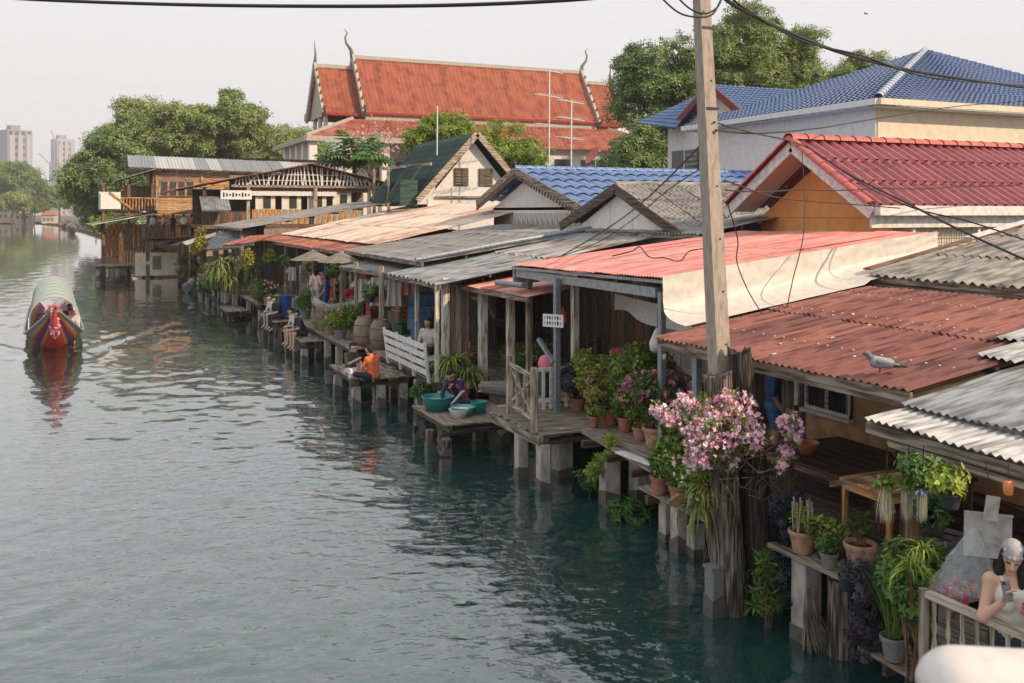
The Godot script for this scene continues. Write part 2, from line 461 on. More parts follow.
# ------------------------------------------------------------------ plants
func sprig(kind: String) -> ArrayMesh:
	if meshes.has("sprig " + kind): return meshes["sprig " + kind]
	var b := B.new()
	var rg := RandomNumberGenerator.new(); rg.seed = hash(kind)
	match kind:
		"broad":   # a twig with oval leaves
			for k in 9:
				var a := k * 2.4
				var y := k * 0.07
				var d := V(cos(a), rg.randf_range(-0.1, 0.7), sin(a)).normalized()
				b.col = G(rg.randf_range(0.75, 1.2))
				b.leaf(V(0, y, 0), d, Vector3.UP, rg.randf_range(0.4, 0.62), rg.randf_range(0.2, 0.3), 0.15, 0.25)
		"small":
			for k in 12:
				var d := V(rg.randfn(), rg.randfn() * 0.7 + 0.25, rg.randfn()).normalized()
				b.col = G(rg.randf_range(0.7, 1.25))
				b.leaf(d * rg.randf_range(0.05, 0.35), (d + V(rg.randfn(), rg.randfn(), rg.randfn()) * 0.5).normalized(), Vector3.UP, 0.34, 0.19, 0.12, 0.15)
		"tree":   # end of a leafy branch
			for k in 14:
				var p := V(rg.randf_range(-0.4, 0.4), rg.randf_range(-0.15, 0.3), rg.randf_range(-0.4, 0.4))
				var d := (p * 1.2 + V(rg.randfn(), rg.randfn() * 0.6, rg.randfn())).normalized()
				b.col = G(rg.randf_range(0.7, 1.25))
				b.leaf(p, d, Vector3.UP, rg.randf_range(0.26, 0.42), rg.randf_range(0.15, 0.24), 0.1, 0.2)
		"lance":
			for k in 8:
				var a := k * 2.4
				b.col = G(rg.randf_range(0.7, 1.25))
				b.leaf(V(0, k * 0.08, 0), V(cos(a), rg.randf_range(0.0, 0.8), sin(a)).normalized(), Vector3.UP, rg.randf_range(0.6, 0.85), 0.15, 0.2, 0.45)
		"blade":   # one arching strap leaf
			_blade(b, 1.0, 0.075, 0.9)
		"straight":
			_blade(b, 1.0, 0.017, 0.22)
		"frond":   # palm or fern frond
			var pts := []
			for k in 9:
				var t := k / 8.0
				pts.append(V(0, sin(t * 1.5) * 0.42 - t * t * 0.3, t * 0.95))
			b.tube(pts, 0.008, 4, false)
			for k in range(1, 9):
				for s in [-1.0, 1.0]:
					var L := 0.36 * sin(0.5 + k / 8.0 * 2.2)
					b.leaf(pts[k], V(s, -0.25, 0.75).normalized(), Vector3.UP, L, 0.085, 0.1, 0.35)
		"flower":   # a bract cluster
			for q in 3:
				var c0 := V(rg.randf_range(-0.2, 0.2), rg.randf_range(-0.15, 0.2), rg.randf_range(-0.2, 0.2))
				var ax := V(rg.randfn(), rg.randfn() + 0.6, rg.randfn()).normalized()
				var s := ax.cross(Vector3.RIGHT).normalized()
				for k in 4:
					var d := (s.rotated(ax, k * TAU / 4 + q) + ax * 0.5).normalized()
					b.col = G(rg.randf_range(0.85, 1.1))
					b.leaf(c0, d, ax, 0.36, 0.3, -0.1, 0.0)
		"bloom":   # a rounded flower head
			for k in 14:
				var d := V(rg.randfn(), rg.randfn() + 0.5, rg.randfn()).normalized()
				b.col = G(rg.randf_range(0.8, 1.15))
				b.leaf(Vector3.ZERO, d, V(d.z, d.x, d.y), 0.5, 0.32, 0.1, 0.0)
	meshes["sprig " + kind] = b.mesh()
	return meshes["sprig " + kind]

func _blade(b: B, L: float, w: float, droop: float):
	var pr := Vector3.ZERO
	var pl := Vector3.ZERO
	for k in 6:
		var t := k / 5.0
		var p := V(0, L * (t - droop * 0.75 * t * t * t), L * droop * 0.8 * t * t)
		var ww := w * 0.5 * (1.0 - t * t * 0.96) * (0.6 + 0.4 * minf(1, t * 4))
		var l := p - V(ww, 0, 0); var r := p + V(ww, 0, 0)
		if k > 0:
			var m0 := (pl + pr) / 2 - V(0, 0.0, w * 0.1); var m1 := (l + r) / 2 - V(0, 0, w * 0.1)
			b.quad(pl, m0, m1, l); b.quad(m0, pr, r, m1)
		pl = l; pr = r

func scatter(parent: Node3D, called: String, kind: String, spots: Array, cols: Array, mt: Material, stuff := true) -> MultiMeshInstance3D:
	var mm := MultiMesh.new()
	mm.transform_format = MultiMesh.TRANSFORM_3D
	mm.use_colors = true
	mm.mesh = sprig(kind)
	mm.instance_count = spots.size()
	for k in spots.size():
		mm.set_instance_transform(k, spots[k])
		var c: Color = pick(cols)
		var g := rr(0.8, 1.2)
		mm.set_instance_color(k, Color(c.r * g, c.g * g * rr(0.94, 1.06), c.b * g))
	var o := MultiMeshInstance3D.new()
	o.multimesh = mm; o.material_override = mt; o.name = called
	parent.add_child(o, true)
	if stuff: o.set_meta("kind", "stuff")
	return o

func aim(d: Vector3, at: Vector3, s: float) -> Transform3D:   # y axis along d
	var y := d.normalized()
	var x := y.cross(V(0.31, 0.2, 0.93)).normalized()
	return Transform3D(Basis(x, y, x.cross(y)).rotated(y, rr(0, TAU)).scaled(V(s, s, s)), at)

func blob_spots(c: Vector3, r: Vector3, n: int, size: float, clumps := 6, hollow := 0.55) -> Array:   # leafy mass made of clumps
	var out := []
	for q in clumps:
		var d := rv()
		if d.y < -0.3: d.y *= 0.3
		var cc := c + d * r * rr(0.35, 0.72)
		var cr := r * rr(0.34, 0.52)
		for k in int(n / float(clumps)):
			var e := rv()
			if e.y < -0.2 and R.randf() < 0.6: e.y = -e.y
			var p := cc + e * cr * pow(rr(hollow, 1.0), 0.7)
			out.append(aim((e + V(0, 0.5, 0) + rv() * 0.5), p, size * rr(0.7, 1.3)))
	return out

func fan(c: Vector3, n: int, L: float, spread: float, up := 1.0) -> Array:   # strap leaves from one base; blades droop along local z
	var out := []
	for k in n:
		var a := rr(0, TAU)
		var tilt := rr(0.1, spread)
		var s := L * rr(0.65, 1.15)
		var b := Basis(Vector3.UP, a) * Basis(Vector3.RIGHT, tilt)
		out.append(Transform3D(b.scaled_local(V(s, s * up, s)), c + V(rr(-1, 1), 0, rr(-1, 1)) * L * 0.06))
	return out

const GREEN := [Color(0.1, 0.2, 0.045), Color(0.14, 0.25, 0.05), Color(0.08, 0.16, 0.04)]
const LIME := [Color(0.27, 0.36, 0.05), Color(0.34, 0.41, 0.07), Color(0.18, 0.29, 0.05)]
const DEEP := [Color(0.05, 0.12, 0.045), Color(0.07, 0.14, 0.045)]
const OLIVE := [Color(0.1, 0.12, 0.035), Color(0.13, 0.14, 0.04), Color(0.075, 0.1, 0.03)]
const PURPLE := [Color(0.065, 0.055, 0.085), Color(0.095, 0.075, 0.11), Color(0.06, 0.075, 0.075)]

func tree(label: String, base: Vector3, h: float, r: Vector3, cols: Array, group := "", clumps := 60, per := 60, size := 0.7, called := "tree"):
	var t := thing(called, label, "tree", base, rr(0, TAU), group)
	var b := B.new()
	var top := h - r.y * 1.1
	var tr := h * 0.022
	var bend := V(rr(-0.06, 0.06), 0, rr(-0.06, 0.06)) * h
	b.tube([V(0, -0.5, 0), V(0, top * 0.4, 0) + bend * 0.3, V(0, top, 0) + bend, V(0, h - r.y * 0.5, 0) + bend * 1.2], [tr * 1.5, tr, tr * 0.75, tr * 0.25], 9)
	part("trunk", b, M.timber, t)
	var c := V(0, h - r.y, 0) + bend
	var spots := []
	for q in clumps:
		var d := rv()
		if d.y < -0.45: d.y *= -0.5
		var cc := c + d * r * pow(R.randf(), 0.4) * 0.82
		var cr := r.x * rr(0.15, 0.3)
		if q % 3 == 0:
			var lb := B.new()
			var st := V(0, top * rr(0.75, 1.1), 0) + bend * 0.9
			lb.tube([st, (st + cc) / 2 + V(0, -0.06 * h, 0) * rr(-0.3, 1), cc], [tr * 0.5, tr * 0.3, tr * 0.08], 6)
			part("limb", lb, M.timber, t)
		for k in per:
			var e := rv()
			if e.y < -0.1 and R.randf() < 0.5: e.y = -e.y
			spots.append(aim(e + V(0, 0.6, 0) + rv() * 0.4, cc + e * V(cr, cr * 0.72, cr) * pow(rr(0.2, 1.0), 0.5) * rr(0.8, 1.25), size * rr(0.6, 1.4)))
	scatter(t, "crown", "tree", spots, cols, M.leaf)
	return t

func pot_shape(r: float, h: float) -> B:
	var b := B.new()
	b.lathe(Vector3.ZERO, [Vector2(0.0, 0.004), Vector2(r * 0.66, 0.0), Vector2(r * 0.7, 0.01), Vector2(r * 0.93, h * 0.78), Vector2(r * 0.95, h * 0.8), Vector2(r * 1.04, h * 0.81), Vector2(r * 1.06, h * 0.97), Vector2(r * 1.02, h), Vector2(r * 0.9, h), Vector2(r * 0.86, h * 0.86), Vector2(0.0, h * 0.85)], 18)
	return b

# kind: bush, strap, reeds, flower; returns the potted plant thing
func potted(at: Vector3, r: float, h: float, pm: Material, kind: String, size: Vector3, cols: Array, label: String, o := {}) -> Node3D:
	var t := thing(o.get("called", "potted_plant"), label, "plant", at, rr(0, TAU), o.get("group", ""))
	var pot := part("pot", pot_shape(r, h), pm, t)
	var sb := B.new()
	sb.lathe(V(0, h * 0.86, 0), [Vector2(r * 0.86, 0), Vector2(r * 0.4, 0.02), Vector2(0.0, 0.03)], 12)
	part("soil", sb, M.soil, pot)
	size *= o.get("grow", 1.0)
	var c := V(0, h + size.y * 0.72, 0)
	var st := B.new()
	for k in o.get("stems", 4):
		var e := V(rr(-0.5, 0.5) * size.x, h + size.y * rr(0.8, 1.4), rr(-0.5, 0.5) * size.z)
		st.tube([V(rr(-0.3, 0.3) * r, h * 0.85, rr(-0.3, 0.3) * r), e * V(0.4, 0.6, 0.4) + V(0, h * 0.3, 0), e], [0.012, 0.009, 0.004], 5)
	if kind != "strap" and kind != "reeds": part("stems", st, M.wood_brown_y, t)
	match kind:
		"bush":
			scatter(t, "foliage", o.get("leaf", "small"), blob_spots(c, size, o.get("n", 260), o.get("ls", 0.16), o.get("clumps", 8)), cols, M.leaf)
		"strap":
			scatter(t, "foliage", "blade", fan(V(0, h * 0.85, 0), o.get("n", 40), size.x * 1.6, 1.1), cols, M.leaf)
		"reeds":
			scatter(t, "foliage", "straight", fan(V(0, h * 0.85, 0), o.get("n", 50), size.y * 2, 0.35), cols, M.leaf)
	if o.has("bloom"):
		var bl := []
		for k in o.get("blooms", 24):
			var d := rv()
			d.y = absf(d.y) * 0.9 + 0.05
			bl.append(aim(d, c + d * size * rr(0.75, 1.08), o.get("bs", 0.09) * rr(0.7, 1.2)))
		scatter(t, "flowers", o.get("bk", "bloom"), bl, o.bloom, M.petal)
	return t

# ------------------------------------------------------------------ bodies: a distance field of tapered bones, meshed as surface nets
func body_mesh(bones: Array, cell: float, k: float) -> ArrayMesh:   # bone: [a, b, ra, rb, colour]
	var lo := V(1e9, 1e9, 1e9)
	var hi := -lo
	for q in bones:
		var r: float = maxf(q[2], q[3]) + cell * 3
		for e in 2:
			lo = lo.min(q[e] - V(r, r, r)); hi = hi.max(q[e] + V(r, r, r))
	var nx := int((hi.x - lo.x) / cell) + 2
	var ny := int((hi.y - lo.y) / cell) + 2
	var nz := int((hi.z - lo.z) / cell) + 2
	var tot := nx * ny * nz
	var D := PackedFloat32Array(); D.resize(tot); D.fill(cell * 4)
	var best := PackedFloat32Array(); best.resize(tot); best.fill(1e9)
	var who := PackedInt32Array(); who.resize(tot)
	for qi in bones.size():
		var q: Array = bones[qi]
		var a: Vector3 = q[0]; var ab: Vector3 = q[1] - q[0]
		var l2 := maxf(ab.length_squared(), 1e-9)
		var ra: float = q[2]; var dr: float = q[3] - q[2]
		var rm: float = maxf(q[2], q[3]) + cell * 2.5 + k
		var l: Vector3 = (q[0].min(q[1]) - V(rm, rm, rm) - lo) / cell
		var h: Vector3 = (q[0].max(q[1]) + V(rm, rm, rm) - lo) / cell
		for x in range(maxi(0, int(l.x)), mini(nx, int(h.x) + 1)):
			for y in range(maxi(0, int(l.y)), mini(ny, int(h.y) + 1)):
				var id := (x * ny + y) * nz
				for z in range(maxi(0, int(l.z)), mini(nz, int(h.z) + 1)):
					var p := lo + Vector3(x, y, z) * cell - a
					var t := clampf(p.dot(ab) / l2, 0.0, 1.0)
					var d := (p - ab * t).length() - ra - dr * t
					var o := D[id + z]
					if d < best[id + z]:
						best[id + z] = d; who[id + z] = qi
					if d < o + k:
						var hh := maxf(k - absf(d - o), 0.0) / k
						D[id + z] = minf(d, o) - hh * hh * k * 0.25
	var b := B.new()
	var ids := PackedInt32Array(); ids.resize(tot); ids.fill(-1)
	var lim := cell * 1.8
	var off := [0, 1, nz, nz + 1, ny * nz, ny * nz + 1, ny * nz + nz, ny * nz + nz + 1]
	var pos := [V(0, 0, 0), V(0, 0, 1), V(0, 1, 0), V(0, 1, 1), V(1, 0, 0), V(1, 0, 1), V(1, 1, 0), V(1, 1, 1)]
	var edges := [[0, 1], [0, 2], [0, 4], [1, 3], [1, 5], [2, 3], [2, 6], [4, 5], [4, 6], [3, 7], [5, 7], [6, 7]]
	for x in nx - 1:
		for y in ny - 1:
			var id := (x * ny + y) * nz
			for z in nz - 1:
				var d0 := D[id + z]
				if absf(d0) > lim: continue
				var val := []
				var neg := 0
				for e in off:
					var d := D[id + z + e]
					val.append(d)
					if d < 0: neg += 1
				if neg == 0 or neg == 8: continue
				var s := Vector3.ZERO
				var m := 0
				for e in edges:
					var da: float = val[e[0]]; var db: float = val[e[1]]
					if (da < 0) != (db < 0):
						s += pos[e[0]].lerp(pos[e[1]], da / (da - db)); m += 1
				var g := V(val[4] + val[5] + val[6] + val[7] - val[0] - val[1] - val[2] - val[3], val[2] + val[3] + val[6] + val[7] - val[0] - val[1] - val[4] - val[5], val[1] + val[3] + val[5] + val[7] - val[0] - val[2] - val[4] - val[6])
				b.col = bones[who[id + z]][4]
				ids[id + z] = b.vert(lo + (Vector3(x, y, z) + s / m) * cell, g.normalized())
	var st := [ny * nz, nz, 1]
	for x in range(1, nx - 1):
		for y in range(1, ny - 1):
			for z in range(1, nz - 1):
				var id := (x * ny + y) * nz + z
				var d0 := D[id]
				if absf(d0) > lim: continue
				for ax in 3:
					var d1 := D[id + st[ax]]
					if (d0 < 0) == (d1 < 0): continue
					var u: int = st[(ax + 1) % 3]; var w: int = st[(ax + 2) % 3]
					var q0 := ids[id - u - w]; var q1 := ids[id - w]; var q2 := ids[id]; var q3 := ids[id - u]
					if q0 < 0 or q1 < 0 or q2 < 0 or q3 < 0: continue
					if d0 < 0: b.i.append_array(PackedInt32Array([q0, q2, q1, q0, q3, q2]))
					else: b.i.append_array(PackedInt32Array([q0, q1, q2, q0, q2, q3]))
	return b.mesh()

const SKIN := Color(0.46, 0.25, 0.16)

# joints j: pelvis, chest, neck, head, and pairs (left first) shoulder, elbow, wrist, hip, knee, ankle, toe. c: skin, top, bottom, sleeve (0..2), leg (0..2), shoe
func bones_of(j: Dictionary, c: Dictionary) -> Array:
	var sk: Color = c.get("skin", SKIN)
	var tp: Color = c.top
	var bt: Color = c.bottom
	var out := []
	var side: Vector3 = (j.shoulder[1] - j.shoulder[0]).normalized()
	var hs: Vector3 = (j.hip[1] - j.hip[0]).normalized()
	out.append([j.hip[0], j.hip[1], 0.105, 0.105, bt])
	for s in [-1.0, 1.0]:
		var a: Vector3 = j.pelvis + hs * 0.06 * s
		var w: Vector3 = j.pelvis.lerp(j.chest, 0.5) + side * 0.055 * s
		var q: Vector3 = j.chest + side * 0.075 * s
		out.append([a, w, 0.1, 0.095, tp])
		out.append([w, q, 0.095, 0.1, tp])
	out.append([j.shoulder[0], j.shoulder[1], 0.062, 0.062, tp])
	out.append([j.chest, j.neck, 0.09, 0.06, tp])
	out.append([j.neck, j.head, 0.05, 0.052, sk])
	for s in 2:
		var sl: int = c.get("sleeve", 1)
		out.append([j.shoulder[s], j.elbow[s], 0.055, 0.042, tp if sl > 0 else sk])
		out.append([j.elbow[s], j.wrist[s], 0.041, 0.028, tp if sl > 1 else sk])
		var lg: int = c.get("leg", 2)
		var md: Vector3 = j.hip[s].lerp(j.knee[s], 0.75)
		out.append([j.hip[s], md, 0.092, 0.07, bt])
		out.append([md, j.knee[s], 0.068, 0.058, bt if lg > 0 else sk])
		out.append([j.knee[s], j.ankle[s], 0.057, 0.036, bt if lg > 1 else sk])
		out.append([j.ankle[s], j.toe[s], 0.04, 0.03, c.get("shoe", sk)])
		if c.get("mitt", true):
			var d: Vector3 = (j.wrist[s] - j.elbow[s]).normalized()
			out.append([j.wrist[s] + d * 0.02, j.wrist[s] + d * 0.085, 0.03, 0.026, sk])
			for f in 4:
				var o: Vector3 = (side.cross(d).normalized() * 0.45 + side * 0.3) * (f - 1.5) * 0.03
				out.append([j.wrist[s] + d * 0.085 + o * 0.7, j.wrist[s] + d * (0.15 - absf(f - 1.3) * 0.008) + o, 0.011, 0.009, sk])
			out.append([j.wrist[s] + d * 0.03, j.wrist[s] + d * 0.08 + side * 0.04 * (1 if s == 0 else -1), 0.013, 0.01, sk])
	return out

func head_bones(h: Vector3, f: Vector3, up: Vector3, sk: Color) -> Array:   # h centre of the skull, f facing
	var s := f.cross(up).normalized()
	var u := s.cross(f).normalized()
	var dk := Color(0.02, 0.015, 0.012)
	var lip := Color(sk.r * 0.85, sk.g * 0.55, sk.b * 0.55)
	var brow := Color(sk.r * 0.3, sk.g * 0.26, sk.b * 0.24)
	var out := [[h + u * 0.03 - f * 0.02, h + u * 0.03 + f * 0.012, 0.085, 0.08, sk], [h + f * 0.02, h - u * 0.085 + f * 0.055, 0.068, 0.036, sk],
		[h + u * 0.01 + f * 0.088, h - u * 0.028 + f * 0.108, 0.01, 0.014, sk],
		[h - u * 0.062 + f * 0.088 - s * 0.018, h - u * 0.062 + f * 0.088 + s * 0.018, 0.009, 0.009, lip]]
	for e in [-1.0, 1.0]:
		out.append([h + u * 0.01 + f * 0.085 + s * 0.022 * e, h + u * 0.009 + f * 0.08 + s * 0.042 * e, 0.006, 0.0055, dk])
		out.append([h + u * 0.034 + f * 0.083 + s * 0.02 * e, h + u * 0.034 + f * 0.076 + s * 0.046 * e, 0.0045, 0.0035, brow])
		out.append([h + u * 0.01 + s * 0.08 * e, h - u * 0.03 + s * 0.078 * e, 0.014, 0.01, sk])
	return out

func hair_mesh(h: Vector3, f: Vector3, up: Vector3, cell: float, long := 0.0, col := Color(0.012, 0.01, 0.009)) -> ArrayMesh:
	var s := f.cross(up).normalized()
	var u := s.cross(f).normalized()
	var b := [[h + u * 0.05 - f * 0.035, h + u * 0.066 + f * 0.008, 0.088, 0.074, col], [h + u * 0.01 - f * 0.05, h - u * 0.05 - f * 0.05, 0.075, 0.055, col]]
	if long > 0:
		b.append([h - u * 0.03 - f * 0.05, h - u * long - f * 0.07, 0.08, 0.05, col])
		for e in [-1.0, 1.0]:
			b.append([h + u * 0.03 + s * 0.075 * e - f * 0.01, h - u * long * 0.8 + s * 0.085 * e + f * 0.02, 0.028, 0.022, col])
	return body_mesh(b, cell, 0.03)

func person(label: String, at: Vector3, turn: float, j: Dictionary, c: Dictionary, o := {}) -> Node3D:
	var t := thing("person", label, "person", at, turn, o.get("group", ""))
	var cell: float = o.get("cell", 0.02)
	var f: Vector3 = j.get("face", V(0, 0, 1))
	var up: Vector3 = j.get("up", (j.head - j.neck).normalized())
	var bn := bones_of(j, c)
	var hc: Vector3 = j.head + up * 0.06
	var sk: Color = c.get("skin", SKIN)
	bn.append_array(head_bones(hc, f.normalized(), up, sk))
	part("body", body_mesh(bn, cell, 0.028), M.person, t)
	if not o.get("bald", false): part("hair", hair_mesh(hc, f.normalized(), up, cell, c.get("long", 0.0), c.get("hair", Color(0.012, 0.01, 0.009))), M.person, t)
	return t

func stand_joints(sw := 0.0) -> Dictionary:   # facing +z, origin between the feet
	return {"pelvis": V(0, 0.93, 0), "chest": V(0, 1.26, 0.01), "neck": V(0, 1.43, 0), "head": V(0, 1.52, 0.015),
		"shoulder": [V(-0.17, 1.37, 0), V(0.17, 1.37, 0)], "elbow": [V(-0.23, 1.1, -0.03 - sw), V(0.23, 1.1, -0.02)], "wrist": [V(-0.22, 0.87, 0.08), V(0.22, 0.88, 0.1 + sw)],
		"hip": [V(-0.09, 0.9, 0), V(0.09, 0.9, 0)], "knee": [V(-0.1, 0.49, 0.02), V(0.1, 0.49, 0.03 + sw)], "ankle": [V(-0.1, 0.07, -0.02), V(0.11, 0.07, -0.02 + sw)], "toe": [V(-0.11, 0.03, 0.14), V(0.12, 0.03, 0.14 + sw)]}

func perch_joints(lean := 0.1) -> Dictionary:   # seated on an edge, legs hanging; origin on the seat, edge at z = 0.35
	var l := lean
	return {"pelvis": V(0, 0.1, 0), "chest": V(0, 0.43, l), "neck": V(0, 0.59, l * 1.5), "head": V(0, 0.68, l * 1.5 + 0.03),
		"shoulder": [V(-0.17, 0.54, l * 1.3), V(0.17, 0.54, l * 1.3)], "elbow": [V(-0.23, 0.29, l + 0.08), V(0.23, 0.29, l + 0.1)], "wrist": [V(-0.1, 0.22, l + 0.26), V(0.1, 0.24, l + 0.28)],
		"hip": [V(-0.09, 0.1, 0.02), V(0.09, 0.1, 0.02)], "knee": [V(-0.1, 0.1, 0.43), V(0.12, 0.1, 0.43)], "ankle": [V(-0.1, -0.3, 0.42), V(0.13, -0.32, 0.44)], "toe": [V(-0.11, -0.38, 0.54), V(0.14, -0.4, 0.57)]}

func floor_joints(lean := 0.08) -> Dictionary:   # cross-legged on the floor
	var l := lean
	return {"pelvis": V(0, 0.1, 0), "chest": V(0, 0.42, l), "neck": V(0, 0.57, l * 1.7), "head": V(0, 0.65, l * 1.8 + 0.05),
		"shoulder": [V(-0.17, 0.52, l * 1.4), V(0.17, 0.52, l * 1.4)], "elbow": [V(-0.24, 0.29, l + 0.1), V(0.24, 0.29, l + 0.1)], "wrist": [V(-0.07, 0.3, l + 0.28), V(0.07, 0.28, l + 0.3)],
		"hip": [V(-0.09, 0.1, 0.02), V(0.09, 0.1, 0.02)], "knee": [V(-0.34, 0.15, 0.3), V(0.34, 0.15, 0.3)], "ankle": [V(0.1, 0.06, 0.36), V(-0.08, 0.06, 0.26)], "toe": [V(0.22, 0.05, 0.38), V(-0.2, 0.05, 0.3)],
		"face": V(0, -0.35, 1)}

func mat_wet() -> Material:
	return M.slime if M.has("slime") else mat("slime", C(0.12, 0.115, 0.095), 0.5, T.grime, V(2, 2, 2), true, T.bumpf, 0.5)

# ------------------------------------------------------------------ scene
func _ready():
	R.seed = 20240
	var cam := Camera3D.new()
	cam.name = "camera"; add_child(cam)
	cam.position = V(0, 4.8, 0)
	cam.rotation.y = deg_to_rad(-24.0)
	cam.set_frustum(0.1 * 683.0 / 950.0, Vector2(0, -0.1 * (341.5 - 213.0) / 950.0), 0.1, 3000.0)
	cam.current = true
	var lens := CameraAttributesPhysical.new()
	lens.frustum_near = 0.1; lens.frustum_far = 3000.0
	lens.frustum_focal_length = 30.0; lens.frustum_focus_distance = 17.0; lens.exposure_aperture = 5.0
	cam.attributes = lens
	cam.set_frustum(0.1 * 683.0 / 950.0, Vector2(0, -0.1 * (341.5 - 213.0) / 950.0), 0.1, 3000.0)
	var env := Environment.new()
	env.background_mode = Environment.BG_SKY
	var sm := ProceduralSkyMaterial.new()
	sm.sky_top_color = Color(0.8, 0.81, 0.83)
	sm.sky_horizon_color = Color(0.8, 0.788, 0.79)
	sm.sky_curve = 0.35
	sm.ground_horizon_color = Color(0.6, 0.6, 0.58); sm.ground_bottom_color = Color(0.3, 0.32, 0.3)
	sm.sun_angle_max = 1.0
	var sky := Sky.new(); sky.sky_material = sm
	env.sky = sky
	env.tonemap_mode = Environment.TONE_MAPPER_LINEAR
	env.tonemap_exposure = 1.48
	env.sdfgi_enabled = true; env.ssao_enabled = true; env.ssil_enabled = true
	env.fog_enabled = true; env.fog_density = 0.00032; env.fog_light_color = Color(0.88, 0.87, 0.89)
	var we := WorldEnvironment.new(); we.name = "environment"; we.environment = env; add_child(we)
	var sun := DirectionalLight3D.new()
	sun.name = "sun"; add_child(sun)
	var az := deg_to_rad(36.0); var el := deg_to_rad(31.0)
	sun.look_at_from_position(V(sin(az) * cos(el), sin(el), cos(az) * cos(el)) * 100.0, Vector3.ZERO)
	sun.light_energy = 0.95; sun.light_color = Color(1.0, 0.89, 0.75); sun.light_angular_distance = 0.7; sun.shadow_enabled = true
	make_materials()
	water_and_land()
	print("setting")
	pole_and_piles()
	near_stall()
	print("near stall")
	red_roof_house()
	pink_roof_house()
	flower_deck()
	print("pink")
	middle_houses()
	market_row()
	print("market")
	clutter()
	far_houses()
	back_houses()
	temple()
	print("temple")
	trees_and_city()
	boats()
	people()
	wires()
	print("built")

func shore(z: float) -> float:   # x of the water's edge
	var k := [V(7.5, 0, 5), V(7.5, 0, -36), V(6.8, 0, -48), V(4.9, 0, -88), V(3.0, 0, -117), V(0.2, 0, -185), V(-4.4, 0, -265), V(-14, 0, -400), V(-24, 0, -480)]
	for q in k.size() - 1:
		if z >= k[q + 1].z:
			return lerpf(k[q].x, k[q + 1].x, clampf((z - k[q].z) / (k[q + 1].z - k[q].z), 0, 1))
	return k[-1].x

func water_and_land():
	var wn := FastNoiseLite.new(); wn.seed = 5; wn.frequency = 1.0; wn.fractal_octaves = 2; wn.noise_type = FastNoiseLite.TYPE_SIMPLEX_SMOOTH
	var zs := [20.0]
	while zs[-1] > -5.0: zs.append(zs[-1] - 1.0)
	while zs[-1] > -620.0: zs.append(zs[-1] - maxf(0.085, -zs[-1] * 0.0085))
	var xs := [-400.0, -150.0, -80.0, -50.0, -35.0]
	while xs[-1] < -9.0: xs.append(xs[-1] + 1.2)
	while xs[-1] < 9.4: xs.append(xs[-1] + 0.14)
	xs.append_array([11.0, 14.0, 40.0, 300.0])
	var f := func(u, w):
		var z: float = zs[roundi(u * (zs.size() - 1))]
		var x: float = xs[roundi(w * (xs.size() - 1))]
		if x < -60 or x > 20 or z > 0: return V(x, 0, z)
		var d := absf(z)
		var h: float = 0.014 * wn.get_noise_2d(x * 0.6, z * 0.5)
		h += 0.013 * wn.get_noise_2d(x * 1.3 + z * 0.3 + 40, z * 1.5) * clampf((60 - d) / 30, 0, 1)
		h += 0.009 * wn.get_noise_2d(x * 2.6 - z * 0.7, z * 3.2 + 70) * clampf((28 - d) / 12, 0, 1)
		# wake behind the bow of the boat
		var bx := x + 1.0
		var bz := -z - 36.4
		if bz > -1.5 and bz < 14:
			var arm := absf(bx) - (0.75 + maxf(bz + 0.6, 0.0) * 0.42)
			h += 0.07 * exp(-arm * arm * 3.5) * cos(arm * 4.5) * exp(-maxf(bz, 0) * 0.13)
		return V(x, h, z)
	var b := B.new()
	b.grid(f, zs.size() - 1, xs.size() - 1)
	var wm := mat("water", C(0.01, 0.052, 0.047), 0.04, null, V(1.0 / 11.0, 1, 1.0 / 8.0), true, noise(31, 0.026, [], 1024, 4, 8.0), 0.33, 0.0, 1.0)
	wm.clearcoat_enabled = true; wm.clearcoat = 1.0; wm.clearcoat_roughness = 0.04
	wm.uv1_triplanar_sharpness = 1.0
	setting("water", b, wm)
	# land behind the houses and at the end of the canal
	var g := B.new()
	var lz := [20.0, -36.0, -48.0, -88.0, -117.0, -185.0, -265.0, -400.0, -480.0]
	for k in lz.size() - 1:
		var a := V(shore(lz[k]) + 3.2, 0.55, lz[k]); var e := V(shore(lz[k + 1]) + 3.2, 0.55, lz[k + 1])
		g.quad(a, V(1500, 0.55, lz[k]), V(1500, 0.55, lz[k + 1]), e)
		g.quad(V(a.x, -1, a.z), a, e, V(e.x, -1, e.z))
	mat("earth", C(0.12, 0.1, 0.07), 1.0, T.grime, V(0.1, 0.1, 0.1))
	setting("ground", g, M.earth)
	g = B.new()
	g.box(V(-700, -0.2, -1250), V(3000, 1.6, 1540))
	setting("far_ground", g, M.earth)
	g = B.new()
	g.box(V(-330, -0.2, -240), V(590, 1.4, 500))
	setting("far_bank", g, M.earth)

func frustum_pole(b: B, a: Vector3, e: Vector3, w0: float, w1: float):
	var p := []
	for s in [[a, w0], [e, w1]]:
		for q in [Vector2(-1, 1), Vector2(1, 1), Vector2(1, -1), Vector2(-1, -1)]:
			p.append(s[0] + V(q.x * s[1] / 2, 0, q.y * s[1] / 2))
	b.hexa(p)

